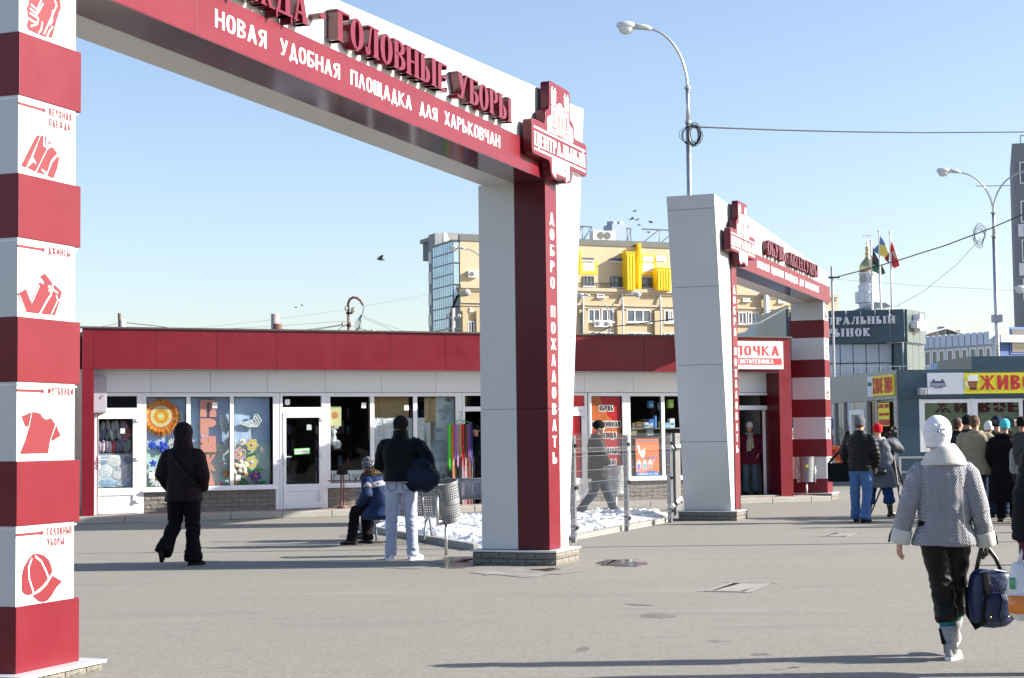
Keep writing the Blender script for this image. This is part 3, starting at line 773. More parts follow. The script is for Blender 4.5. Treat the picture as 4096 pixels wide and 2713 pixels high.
def door(x0,x1,glass,ztop,label=None,hinge=1,panel=None,open_=False,gm=None,tr=None):
 d=empty('door');d.parent=shop
 z0=.13
 f=MB()
 f.box(x0,-.035,.10,x0+.06,.055,H0);f.box(x1-.06,-.035,.10,x1,.055,H0)
 f.box(x0+.06,-.034,H0-.06,x1-.06,.054,H0);f.box(x0+.06,-.034,ztr-.05,x1-.06,.054,ztr+.05)
 f.build('door_frame',m_frame,d,bevel=.005)
 pane(d,x0+.06,ztr+.05,x1-.06,H0-.06,tr)
 if open_:return d
 l=MB();a,b=glass;gz0,gz1=.62,ztr-.16
 l.box(x0+.065,-.045,z0,a,.03,ztr-.055);l.box(b,-.045,z0,x1-.065,.03,ztr-.055)
 l.box(a,-.044,z0,b,.029,z0+.13);l.box(a,-.044,z0+.35,b,.029,gz0);l.box(a,-.044,gz1,b,.029,ztr-.055)
 l.box(a,-.025,z0+.13,b,.01,z0+.35)
 lf=l.build('door_leaf',m_frame,d,bevel=.005)
 g=MB()
 for q in((a,gz0,a+.012,gz1),(b-.012,gz0,b,gz1),(a,gz0,b,gz0+.012),(a,gz1-.012,b,gz1)):g.box(q[0],-.02,q[1],q[2],-.006,q[3])
 g.build('gasket',m_black,lf)
 box('pane',gm or m_glass,lf,a,-.005,gz0,b,.003,gz1)
 hx=x1-.05 if hinge>0 else x0+.05
 for hz in(.33,1.15,ztr-.22):MB().box(hx-.045,-.075,hz,hx+.045,-.036,hz+.06).build('hinge',m_frame,d,bevel=.006)
 kx=x0+.095 if hinge>0 else x1-.095
 h=MB();h.box(kx-.02,-.055,1.0,kx+.02,-.046,1.24);h.tube([(kx,-.05,1.17),(kx,-.09,1.17),(kx+.13*hinge,-.10,1.17)],.011,8);h.tube([(kx,-.056,1.06),(kx,-.068,1.06)],.014,8);h.build('handle',m_frame,d)
 return d
door(X5(132),X5(452),(X5(160),X5(400)),0)
window(X5(478),X5(1395),[(X5(495),X5(773)),(X5(803),X5(1077)),(X5(1105),X5(1378))])
brick_apron(X5(476),X5(1400))
pvc('column_cover',X5(452)+.001,.10,X5(478)-.001,H0,-.028)
pvc('column_cover',X5(1395)+.001,.10,X5(1425)-.001,H0,-.028)
door(X5(1425),X6(168),(X5(1468),X5(1697)),0)
pvc('column_cover',X6(168)+.001,.10,X6(190)-.001,H0,-.028)
window(X6(190),X6(1100),[(X6(210),X6(487)),(X6(517),X6(788)),(X6(817),X6(1083))])
brick_apron(X6(192),X6(1100))
pvc('column_cover',X6(1100)+.001,.10,X6(1130)-.001,H0,-.028)
dw0,dw1=X6(1130),X6(1130)+1.15
door(dw0,dw1,None,0,open_=True)
w3=dw1+.06;w3e=X8(420)-1.35
window(w3,w3e,[(w3+.05,(w3+w3e)/2-.04),((w3+w3e)/2+.04,w3e-.05)]);brick_apron(w3,w3e)
m_redglass=mat('red_window_film',(.62,.02,.03),.25,coat=.6)
d3=door(X8(420)-1.28,X8(432),(X8(420)-1.1,X8(390)),0,gm=m_redglass,tr=m_redglass)
w4a,w4b=X8(440),X8(1070)+.9
pR=(X8(972),X8(972)+1.25)
window(w4a,X8(700),[(X8(463),X8(677))]);window(X8(712),pR[1]+.08,[(X8(733),X8(948)),pR])
pvc('column_cover',X8(700)+.001,.10,X8(712)-.001,H0,-.028)
brick_apron(w4a,X8(700));brick_apron(X8(712),pR[1]+.08)
de1=X11(487)
door(de1-1.45,de1,None,0,open_=True)
pvc('sliding_leaf_edge',de1-.16,.12,de1-.065,ztr-.055,.06,.09)
window(pR[1]+.14,de1-1.5,[(pR[1]+.2,de1-1.58)]);brick_apron(pR[1]+.14,de1-1.5)
box('wall_infill',m_wband,shop,de1+.002,-.02,.1,pr0+.01,.05,H0)
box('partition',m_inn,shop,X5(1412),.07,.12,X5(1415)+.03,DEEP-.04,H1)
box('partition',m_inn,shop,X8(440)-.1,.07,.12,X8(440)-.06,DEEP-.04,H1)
# meter cabinet by the left door
mc=empty('meter_cabinet',SH.w(X5(162),-.02,0),A_SHOP,'grey metal meter cabinet fixed high beside the left shop door','cabinet')
m_cab=mat('grey_cabinet',(.40,.40,.46),.4,metal=.2)
mb=MB().box(-.19,-.17,2.07,.13,-.02,2.78);mb.build('casing',m_cab,mc,bevel=.006)
box('cabinet_door',m_cab,mc,-.17,-.176,2.09,.11,-.171,2.76,.003)
MB().tube([(.06,-.18,2.41),(.06,-.20,2.41),(.06,-.20,2.36)],.008,6).build('latch',m_metal,mc)
# white square stickers on the panes
for v,zz in((175,2.21),(330,1.72),):
 x=X5(v);o=box('sticker',m_printw,shop,x-.04,-.0015 if zz<2 else.003,zz-.05,x+.05,.0025 if zz<2 else.0065,zz+.05)
for x,zz in((X5(975),2.21),(X5(1482),2.27),(X6(447),2.2),(X6(745),2.15),(X5(1633),1.76),(X5(535),.86),(X5(1138),.77)):box('sticker',m_printw,shop,x-.05,.0035,zz-.055,x+.05,.0065,zz+.055)
# green OPEN sign in the door glass
sg=box('open_sign',mat('green_card',(.12,.65,.12),.5),None,0,-.012,0,.32,-.0065,.12);sg.location=SH.w(X5(1528),0,1.21);sg.rotation_euler=(0,radians(-2),A_SHOP)
tag(sg,'small green sign reading open in Russian on the second shop door','sign')
box('white_field',m_printw,sg,.018,-.014,.02,.302,-.0125,.10)
mb=MB();put_text(mb,'ОТКРЫТО',.035,.035,.285,.086,-.0142,s=.2,t=.08,sf=.04,depth=.001);mb.build('lettering',mat('dark_ink',(.03,.06,.08),.6),sg)
# ------------------------------------------------------------------ yarn shop display behind the first window
def ST(name,m,x,y,z,label,cat,mbuild,group=None,**k):
 o=mbuild.build(name,m,None,**k);o.location=SH.w(x,y,z);o.rotation_euler=(0,0,A_SHOP);tag(o,label,cat,group);return o
wx0,wx1=X5(495),X5(1345)
def fabric_mesh(w,h,nx=60,nz=40,amp=.012,seed=0,mat_i=None):
 mb=MB();vs=[];fs=[]
 for i in range(nx+1):
  for j in range(nz+1):
   x,z=w*i/nx,h*j/nz
   vs.append((x,amp*(noise.noise(V((x*1.5,z*.8,seed)))+.4*noise.noise(V((x*5,z*2.5,seed+9)))),z))
 for i in range(nx):
  for j in range(nz):
   a=i*(nz+1)+j;fs.append((a,a+nz+1,a+nz+2,a+1))
 n=len(vs);vs+=[(p[0],p[1]+.004,p[2])for p in vs];fs+=[tuple(q+n for q in reversed(f))for f in fs]
 return mb._add(vs,fs)
m_cblue=mat('blue_cloth',(.50,.62,.80),.85,var=[(2.5,.22,(1,1,.6)),(30,.1,(.3,1,4))],bump=(60,.4,.006));m_cgreen=mat('mint_cloth',(.58,.74,.68),.9,var=[(2.5,.25),(25,.12)],bump=(25,.5,.012))
sill=ZS+.07;seam=1.42
ST('blue_cloth_backdrop',m_cblue,wx0-.03,.13,seam,'pale blue cloth sky hung behind the yarn shop window','cloth',fabric_mesh(wx1-wx0+.1,zt-seam,amp=.03,seed=1),smooth=True)
ST('green_cloth_backdrop',m_cgreen,wx0-.03,.11,sill-.02,'mint green cloth meadow along the bottom of the yarn shop window','cloth',fabric_mesh(wx1-wx0+.1,seam-sill+.05,amp=.03,seed=3),smooth=True)
def yarn(name,rgb):return mat('yarn_'+name,rgb,.95,var=(40,.25),bump=(120,.8,.008))
# crocheted sun
sx,sz=X5(603),2.00
so=empty('crochet_sun',SH.w(sx,.07,sz),A_SHOP,'round orange and yellow crocheted sun with a fringe of rays','wall hanging')
for k,(r0,r1,c)in enumerate(((0,.04,(.9,.85,.6)),(.04,.09,(.95,.6,.05)),(.09,.13,(.85,.25,.06)),(.13,.17,(.95,.65,.1)),(.17,.205,(.9,.8,.55)),(.205,.25,(.85,.22,.05)))):
 mb=MB();mb.loft([[(r*cos(a*pi/16),y,r*sin(a*pi/16))for a in range(32)]for r,y in((max(r0,.002),-.02),(r1,-.02),(r1,.0),(max(r0,.002),0))],cap=False);mb.build('ring',yarn('s%d'%k,c),so)
mb=MB();mb2=MB()
for a in range(170):
 t=2*pi*a/170+random.uniform(-.02,.02);r=.37+random.uniform(-.05,.03);m_=mb if random.random()<.65 else mb2
 m_.tube([(.24*cos(t),-.01,.24*sin(t)),(.31*cos(t+.02),-.03+random.uniform(-.01,.01),.31*sin(t+.02)),(r*cos(t+.04),-.01,r*sin(t+.04)-.02)],[.011,.010,.004],5)
for m_,c in((mb,(.85,.25,.04)),(mb2,(.95,.5,.06))):o=m_.build('fringe',yarn('f%g'%c[1],c),so);o['kind']='stuff'
# letters of the word for yarn, hung in a column
lx=(X5(877)+X5(987))/2;lw=X5(987)-X5(877)
m_salmon=mat('salmon_felt',(.90,.38,.30),.9,var=(30,.15),bump=(70,.6,.008))
def lz(Y):return SH.px(300+930/1.742,1200+Y/1.742)[1]
for ch,ya,yb in(('П',697,815),('Р',825,942),('Я',948,1062),('Ж',1078,1195),('А',1205,1320)):
 mb=MB();P_,w_=glyph(ch,.26,.17,0);z1,z0=lz(ya),lz(yb)
 for j,q in enumerate(P_):mb.prism([((p[0]/w_-.5)*lw,p[1]*(z1-z0))for p in q],-.03-.001*j,0)
 ST('hanging_letter',m_salmon,lx,.08,z0,{'П':'topmost','Р':'second from the top','Я':'middle','Ж':'second from the bottom','А':'lowest'}[ch]+' salmon felt letter hanging in the yarn shop window','letter',mb,'salmon felt letters hung in the yarn window')
def flower(cx,cz,r,petal,centre,n=6,label='',y=.075,ring=None):
 e=empty('crochet_flower',SH.w(cx,y,cz),A_SHOP,label,'flower','crocheted flowers in the yarn window')
 rot=random.uniform(0,1)
 for k in range(n):
  t=2*pi*k/n+rot;mb=MB();mb.ball((cos(t)*r*.58,-.012,sin(t)*r*.58),(r*.45,.014,r*(.34 if n<9 else.16)),10,6,Quaternion((0,1,0),-t))
  mb.build('petal',petal,e,smooth=True)
  if ring:
   mb=MB();mb.tube([(cos(t)*r*.58+cos(b)*r*.36,-.022,sin(t)*r*.58+sin(b)*r*.36)for b in[i*pi/4 for i in range(9)]],.006,5);mb.build('petal_edge',ring,e)
 mb=MB();mb.ball((0,-.02,0),(r*.26,.02,r*.26),10,6);mb.build('centre',centre,e,smooth=True)
yw,yy_,yb_,ypk,ypu,yor=yarn('white',(.85,.84,.8)),yarn('yellow',(.95,.62,.05)),yarn('blue',(.06,.12,.62)),yarn('pink',(.85,.3,.35)),yarn('purple',(.22,.08,.35)),yarn('orange',(.92,.36,.14))
fl=[(543,1015,.085,yb_,yb_,7,'small round blue crocheted flower on the left'),(617,1025,.12,yb_,yb_,5,'larger blue crocheted flower with open petals'),(580,1245,.19,yw,yy_,14,'big white crocheted daisy with a yellow centre'),
 (548,1140,.075,yb_,yb_,5,'lowest of the blue crocheted flowers'),(1168,990,.075,yw,yor,8,'small white crocheted flower above the pink one'),(1238,1010,.13,yy_,yor,6,'white and yellow crocheted flower, topmost on the right'),
 (1152,1075,.14,ypk,yy_,6,'pink and yellow crocheted flower with white edges'),(1235,1132,.13,yy_,yw,6,'purple edged yellow crocheted flower above the sheep'),(1265,1230,.12,ypu,yy_,6,'dark purple crocheted flower at the lower right'),
 (1190,1215,.06,yor,yy_,7,'small orange crocheted flower under the sheep'),(1118,1275,.06,yor,yy_,7,'small orange crocheted flower low on the right pane'),(1058,1210,.07,yor,yy_,7,'small orange crocheted flower beside the frame'),
 (1020,1297,.08,yarn('rose',(.75,.3,.38)),yor,8,'rolled rose coloured crocheted flower'),(1030,1060,.07,yw,ypk,9,'faint white crocheted daisy in the middle pane'),(1028,1138,.08,yw,ypk,9,'second faint white crocheted daisy in the middle pane'),
 (1310,1045,.06,yw,yor,9,'tiny white daisy at the right edge of the cloth'),(1322,1172,.05,yw,yor,9,'tiny white daisy low at the right edge'),(590,1180,.05,yy_,yor,6,'tiny yellow crocheted flower over the daisy'),(685,1005,.12,yw,yw,12,'pale dandelion of white thread'),(1085,1000,.13,yw,yw,12,'spiky white thread flower beside the letters')]
for X_,Y_,r,p_,c_,n_,lb in fl:flower(X5(X_),SH.px(300+X_/1.742,1200+Y_/1.742)[1],r,p_,c_,n_,lb,ring=yw if r in(.13,.14)else None)
def lacy(X_,Y_,pts,label,m=yw):
 e=empty('lace_cloud',SH.w(X5(X_),.07,SH.px(300+X_/1.742,1200+Y_/1.742)[1]),A_SHOP,label,'lace')
 for k in(1,.72,.45):MB().tube([(p[0]*k,-.01,p[1]*k)for p in pts+pts[:1]],.014,6).build('lace_ring',m,e)
 sp=MB()
 for p in pts:sp.tube([(0,-.008,0),(p[0],-.008,p[1])],.006,5)
 o=sp.build('lace_net',m,e);o['kind']='stuff'
 q=MB();q.prism(pts,-.003,.0);q.build('lace_ground',mat('thin_net',(.62,.70,.76),.9,var=(30,.3)),e)
lacy(735,850,[(-.02,-.20),(.11,-.16),(.12,.0),(.10,.18),(.0,.22),(-.10,.14),(-.15,-.02),(-.12,-.12)],'tall white crocheted lace cloud beside the sun')
lacy(1050,860,[(.02,-.22),(.08,-.1),(.05,.05),(.0,.2),(-.09,.16),(-.10,0),(-.06,-.12)],'narrow white lace cloud beside the felt letters')
lacy(1235,855,[(-.24,-.02),(-.05,-.09),(.12,-.08),(.2,.04),(.12,.16),(.06,.16),(.02,.05),(-.1,.02)],'white lace bird cloud high on the right pane')
# sheep and leaves
sh_=MB();
for k in range(26):sh_.ball((random.uniform(-.15,.15),random.uniform(-.03,0),random.uniform(-.11,.11)),random.uniform(.035,.06),8,5)
shp=sh_.build('toy_sheep',yarn('wool',(.62,.58,.45)),None,smooth=True);shp.location=SH.w(X5(1145),.06,SH.px(300+1145/1.742,1200+1170/1.742)[1]);shp.rotation_euler=(0,0,A_SHOP);tag(shp,'fluffy cream toy sheep in the yarn shop window','toy')
MB().ball((-.11,-.06,.06),(.045,.03,.055),8,6).build('face',yarn('brown',(.22,.12,.07)),shp,smooth=True)
yl=yarn('leaf',(.05,.18,.05))
for X_,Y_,s_,lb in((1240,1190,1,'dark green knitted leaves beside the toy sheep'),(1240,1290,1.2,'largest dark green knitted leaves at the bottom right'),(575,1330,1.0,'green knitted leaves under the white daisy'),(1215,1080,.8,'green knitted leaves between the pink and purple flowers')):
 mb=MB()
 for q,t in((-1,.5),(1,.45),(-1,1.2)):
  mb.ball((q*.11*s_,-.01,.04*s_*t),(.13*s_,.012,.035*s_),10,6,Quaternion((0,1,0),-q*t*.6))
 ST('knitted_leaf',yl,X5(X_),.07,SH.px(300+X_/1.742,1200+Y_/1.742)[1],lb,'leaf',mb,smooth=True)
# door 1 goods: yarn in bags and a poster of yarn balls
m_poster=mat('pale_poster',(.62,.72,.78),.5,var=(3,.2))
dx0,dx1=X5(162),X5(398)
po=box('yarn_poster',m_poster,None,0,0,0,dx1-dx0,.006,.62);po.location=SH.w(dx0,.05,.64);po.rotation_euler=(0,0,A_SHOP);tag(po,'poster of pale yarn balls and knitting needles low in the left door glass','poster')
for cx,cz,rx,rz,c in((.30,.50,.2,.15,(.80,.82,.8)),(.5,.36,.19,.17,(.85,.88,.88)),(.14,.32,.16,.17,(.72,.78,.82)),(.42,.22,.2,.12,(.88,.90,.9)),(.18,.08,.2,.1,(.35,.52,.66)),(.1,.5,.12,.1,(.28,.42,.6)),(.46,.06,.2,.08,(.45,.6,.72)),(.66,.5,.1,.12,(.25,.3,.4))):
 mb=MB();mb.ball((min(cx,dx1-dx0-rx*.8),0,cz),(rx*.8,.010,rz*.8),16,8);mb.build('printed_yarn_ball',mat('yb%g%g'%(cx,cz),c,.6,var=(9,.25,(1,1,4))),po,smooth=True)
mb=MB();stroke(mb,[(.38,.04),(.66,.34)],.02,-.012,.003);stroke(mb,[(.44,.02),(.7,.26)],.02,-.012,.003);mb.build('printed_needle',m_printw,po)
stx=MB();[stx.M is None];put_text(stx,'YarnArt'.upper().replace('Y','У').replace('N','Н').replace('R','Р'),0,0,.3,.05,0,s=.14,depth=.001)
o=stx.build('lettering',mat('grey_ink',(.25,.3,.35),.6),po,loc=(dx1-dx0-.03,-.008,.2));o.rotation_euler=(0,-pi/2,0)
rnd=random.Random(3)
sk_m={c:yarn('skein%d'%i,c)for i,c in enumerate([(.75,.12,.12),(.78,.62,.66),(.7,.7,.74),(.5,.42,.55),(.18,.3,.34),(.8,.5,.5),(.3,.2,.4),(.15,.35,.38),(.85,.8,.75)])}
sk=MB().ball((0,0,0),(.045,.05,.125),10,8).mesh('yarn_skein',None,True);skm={}
k=0
for row,(n_,zz,y0_)in enumerate(((9,1.42,.18),(8,1.64,.24),(7,1.80,.3))):
 for i in range(n_):
  c=rnd.choice(list(sk_m));me=skm.get(c)
  if me is None:me=sk.copy();me.materials.append(sk_m[c]);skm[c]=me
  o=inst('yarn_skein',me,None);o.location=SH.w(dx0+.05+i*(dx1-dx0-.1)/(n_-1)+rnd.uniform(-.01,.01),y0_,zz+rnd.uniform(-.01,.01));o.rotation_euler=(rnd.uniform(-.2,.2),rnd.uniform(-.35,.35),A_SHOP)
  tag(o,['skein of yarn in the bottom row behind the left door','skein of yarn in the middle row behind the left door','skein of yarn in the loose top row behind the left door'][row],'yarn','yarn skeins stacked behind the left door')
tb=box('display_counter',mat('counter',(.35,.35,.36),.6),None,-.1,.1,.12,dx1-dx0+.3,.55,1.29);tb.location=SH.w(dx0,.0,0);tb.rotation_euler=(0,0,A_SHOP);tag(tb,'grey counter under the stacked yarn inside the left door','counter')
# ------------------------------------------------------------------ second window: haberdashery
def card(name,X_,Y_,w,h,m,label,cat,y=.06,tilt=0.0,rx=X6,group=None,th=.004):
 mb=MB();mb.box(-w/2,0,-h/2,w/2,th,h/2);o=mb.build(name,m)
 px={X6:1200+X_/1.742,X8:2100+X_/1.742,X5:300+X_/1.742}[rx];py=(1200 if rx is X5 else 1400)+Y_/1.742
 x,z=SH.px(px,py);o.location=SH.w(x,y,z);o.rotation_euler=(0,tilt,A_SHOP);return tag(o,label,cat,group)
m_ply=mat('plywood',(.62,.42,.20),.7,var=[(2,.12,(1,1,.2)),(12,.08)]);m_ply2=mat('plywood_darker',(.52,.34,.15),.7,var=(2,.15,(1,1,.2)))
card('plywood_board',650,420,.88,1.25,m_ply,'wide plywood board behind the middle pane, upper part','board',y=.3);card('plywood_board',555,420,.20,1.25,m_ply2,'narrow darker plywood strip beside the wide board','board',y=.26)
card('plywood_board',1000,640,.72,1.85,m_ply,'tall plywood board carrying the paper posters','board',y=.16);card('plywood_board',945,640,.12,1.85,m_ply2,'narrow plywood batten left of the paper posters','board',y=.14)
m_foil=mat('crumpled_film',(.75,.78,.8),.2,metal=.4,bump=[(9,1,.06),(30,.6,.02)])
fm=MB();fb=fabric_mesh(1.12,.72,30,30,.06,8).build('crumpled_film_sheet',m_foil,None,smooth=True);x,z=SH.px(1200+525/1.742,1400+975/1.742);fb.location=SH.w(x,.12,1.22);fb.rotation_euler=(0,0,A_SHOP);tag(fb,'silvery crumpled film hung in the middle pane behind the standing man','film')
m_paper=mat('faded_paper',(.70,.74,.72),.7,var=[(3,.12)],stains=[(5,.58,(.38,.44,.46),.6,(1,1,.7)),(12,.6,(.25,.3,.32),.4)])
p1=card('paper_poster',1020,432,.52,.88,m_paper,'faded paper poster of a standing woman, topmost on the plywood','poster',y=.145,tilt=radians(14))
mb=MB();put_text(mb,'КАПТОР',-.05,.30,.25,.37,-.001,s=.18,t=.1,sf=.04,depth=.001);mb.build('lettering',mat('brown_ink',(.3,.08,.06),.6),p1)
p2=card('paper_poster',992,645,.58,.90,m_paper,'faded paper poster of a knitted hat model, middle one on the plywood','poster',y=.14,tilt=radians(-8))
p3=card('paper_poster',1000,855,.56,.92,m_paper,'faded paper poster of a crowd scene, lowest on the plywood','poster',y=.145,tilt=radians(3))
m_ink=mat('soft_grey_print',(.42,.50,.53),.75,var=(6,.3));m_inkd=mat('dark_grey_print',(.16,.19,.21),.75,var=(8,.4));m_inkl=mat('pale_grey_print',(.66,.70,.68),.75)
def figure_print(po_,head,body,hat=None):
 mb=MB();hx,hz,hr=head;mb.prism([(hx+hr*.8*cos(a),hz+hr*sin(a))for a in[i*pi/7 for i in range(14)]],-.0018,.0002);mb.build('printed_face',m_inkl,po_)
 mb=MB();mb.prism(body,-.0013,.0002);mb.build('printed_figure',m_ink,po_)
 if hat:mb=MB();mb.prism([(hx+hr*1.1*cos(a),hz+hr*.35+hr*.95*sin(a))for a in[i*pi/7 for i in range(8)]],-.0022,.0002);mb.build('printed_hat',hat,po_)
figure_print(p1,(.03,.22,.06),[(-.02,.14),(.08,.15),(.12,.02),(.07,-.12),(.12,-.36),(-.06,-.38),(-.04,-.12),(-.16,.0),(-.12,.04),(-.05,.05)],m_inkd)
figure_print(p2,(.0,.18,.11),[(-.10,.06),(.1,.06),(.22,-.1),(.22,-.34),(.1,-.42),(-.18,-.38),(-.22,-.1)],m_ink)
for i in range(9):
 mb=MB();a,b=-.24+.055*i,random.uniform(-.3,-.05);mb.prism([(a,b),(a+.04,b),(a+.045,b+.18),(a+.02,b+.24),(a-.005,b+.18)],-.0012-.0002*(i%3),.0002);mb.build('printed_figure',m_inkd if i%2 else m_ink,p3)
for i in range(14):x_=random.uniform(-.2,.2);z_=random.uniform(-.4,-.3);mb=MB();mb.prism([(x_+.03*cos(a),z_+.03*sin(a))for a in[k_*pi/4 for k_ in range(8)]],-.002-.0001*i,.0002);mb.build('printed_blot',m_inkd,p3)
card('yellow_leaflet',246,463,.27,.40,mat('yellow_leaflet',(.75,.72,.35),.6,var=(4,.15)),'yellow leaflet with a round red mark stuck in the left pane','leaflet',y=.03)
mb=MB();mb.prism([(.07*cos(a),.02+.07*sin(a))for a in[i*pi/8 for i in range(16)]],-.002,0);o=mb.build('round_mark',mat('orange_mark',(.75,.25,.08),.6),bpy.data.objects['yellow_leaflet'])
pb=MB()
for i in range(12):pb.ball((random.uniform(-.11,.11),random.uniform(-.05,.05),random.uniform(-.22,.22)),(random.uniform(.05,.09),.05,random.uniform(.05,.1)),7,5)
o=pb.build('plastic_bag_bundle',mat('clear_plastic',(.72,.74,.74),.12,coat=.8,bump=(14,1,.05)),None);x,z=SH.px(1200+240/1.742,1400+600/1.742);o.location=SH.w(x,.14,z);o.rotation_euler=(0,0,A_SHOP);tag(o,'crinkled clear plastic bags hung at the left pane of the second window','bag')
pr=card('white_board',330,915,1.02,.44,mat('white_board',(.78,.8,.8),.5,var=(5,.05)),'white board with hollow brown letters standing on the sill behind the bench','board',y=.06)
mb=MB()
for i,ch in enumerate('ПРЯЖА'):
 x=-.46+i*.195
 segs={'П':[(0,0,0,1),(0,1,1,1),(1,1,1,0)],'Р':[(0,0,0,1),(0,1,1,1),(1,1,1,.5),(1,.5,0,.5)],'Я':[(1,0,1,1),(1,1,0,1),(0,1,0,.5),(0,.5,1,.5),(.5,.5,0,0)],'Ж':[(.5,0,.5,1),(0,0,1,1),(1,0,0,1)],'А':[(0,0,.5,1),(.5,1,1,0),(.2,.4,.8,.4)]}[ch]
 for k,(a,b,c,d)in enumerate(segs):stroke(mb,[(x+a*.14,-.13+b*.27),(x+c*.14,-.13+d*.27)],.017,-.0005,.0018+.0003*k)
mb.build('lettering',mat('brown_tape',(.12,.08,.06),.7),pr)
# dim shelves with bright packets behind the panes
def shelf_unit(x0,x1,y,label,cols,rows=5,n=9,z0=.6,z1=2.3,rnd=random.Random(11)):
 u=empty('shelf_unit',SH.w(x0,y,0),A_SHOP,label,'shelf')
 m_sh=mat('shelf_wood',(.05,.035,.025),.7);w=x1-x0
 for i in range(rows+1):MB().box(0,0,-.01,w,.32,.012).build('shelf_board',m_sh,u,loc=(0,0,z0+(z1-z0)*i/rows))
 for xx in(0,w-.02):MB().box(0,0,0,.02,.32,z1-z0).build('upright',m_sh,u,loc=(xx,0,z0))
 for i in range(rows):
  for j in range(n):
   if rnd.random()<.12:continue
   h=(z1-z0)/rows*rnd.uniform(.45,.85);bw=w/n*rnd.uniform(.55,.85)
   c=rnd.choice(cols);b=MB()
   if rnd.random()<.5:b.box(0,0,0,bw,.14,h)
   else:b.tube([(bw/2,.07,0),(bw/2,.07,h*.7),(bw/2,.07,h)],[bw/2,bw/2,bw/4],8)
   b.v=[(q[0]+(j+.15)*w/n,q[1]+.02,q[2]+z0+(z1-z0)*i/rows+.013)for q in b.v];o=b.build('packet',mat('pk%.2f%.2f%.2f'%c,c,.45),u)
 return u
shelf_unit(X6(820),X6(925),.5,'wooden shelf with pink and blue packets right of the standing man',[(.5,.08,.25),(.08,.12,.4),(.3,.3,.35),(.4,.05,.08)],n=5)
shelf_unit(X6(215),X6(480),1.2,'dim shelf deep behind the left pane of the second window',[(.15,.15,.17),(.3,.05,.05),(.1,.12,.2),(.35,.35,.35)],n=8)
shelf_unit(X5(1475),X5(1690),1.6,'dim shelf inside the second shop door',[(.2,.2,.22),(.1,.1,.2),(.35,.1,.1)],n=6)
shelf_unit(X5(165),X5(395),2.2,'dim shelf of dark goods inside the left door',[(.12,.12,.16),(.2,.1,.1),(.1,.15,.2)],n=8)
# bundle of coloured laces on a green hanger in the open doorway
hx,hz=SH.px(1200+1115/1.742,1400+500/1.742,-.12)
lb=empty('lace_bundle',SH.w(hx,-.12,hz),A_SHOP,'green wire hanger with bunches of bright coloured shoelaces at the open doorway','shoelaces')
MB().tube([(-.28,0,-.08),(-.14,0,-.02),(0,0,.03),(.14,0,0),(.27,0,-.04)],.009,6).build('hanger',mat('green_wire',(.02,.35,.15),.4),lb)
MB().tube([(0,0,.02),(0,0,.10),(.03,0,.13),(.035,0,.19),(0,0,.22),(-.035,0,.19)],.006,6).build('hook',MATS['green_wire'],lb)
cols=[(-.24,(.08,.8,.05),-1.0),(-.18,(.95,.25,.03),-.75),(-.12,(.35,.2,.5),-.78),(-.06,(.6,.3,.55),-.95),(0,(.5,.5,.15),-.7),(.05,(.9,.03,.04),-.95),(.1,(.04,.04,.05),-.9),(.15,(.28,.13,.05),-.85),(.19,(.25,.1,.35),-.8),(.24,(.04,.05,.22),-1.0)]
for x,c,zl in cols:
 mb=MB()
 for k in range(11):
  q=x+random.uniform(-.024,.024);y=random.uniform(-.03,.03);l=zl*.95+random.uniform(-.08,.05)
  mb.tube([(q,y,-.05),(q+random.uniform(-.01,.01),y,l*.5),(q+random.uniform(-.02,.02),y,l)],.0055,4)
 mb.build('lace_bunch',mat('lace%.2f%.2f'%(x,c[0]),c,.7),lb)
cols=[(-.22,(.02,.02,.02)),(-.15,(.6,.28,.1)),(-.09,(.02,.02,.02)),(-.02,(.03,.03,.04)),(.04,(.65,.63,.6)),(.09,(.55,.3,.36)),(.13,(.6,.58,.55)),(.19,(.5,.18,.12)),(.24,(.3,.3,.3)),(.28,(.02,.02,.02))]
for x,c in cols:
 mb=MB()
 for k in range(14):
  q=x+random.uniform(-.03,.03);y=random.uniform(-.02,.05);z0=-.85+random.uniform(-.1,.15);l=-1.95+random.uniform(-.1,.3)
  mb.tube([(q,y,z0),(q+random.uniform(-.02,.02),y,(z0+l)/2),(q+random.uniform(-.03,.03),y,l)],.006,4)
 mb.build('lace_bunch',mat('laceb%.2f%.2f'%(x,c[0]),c,.7),lb)
# ------------------------------------------------------------------ red shop window film with words, lamp shop window
pf0,pf1=X8(463),X8(677)
rp=box('red_poster',mat('red_poster_film',(.72,.02,.03),.35,coat=.5),None,0,.0,ZS+.07,pf1-pf0,.004,zt);rp.location=SH.w(pf0,.018,0);rp.rotation_euler=(0,0,A_SHOP);tag(rp,'red window poster listing shoes, sportswear and hats in Russian','poster')
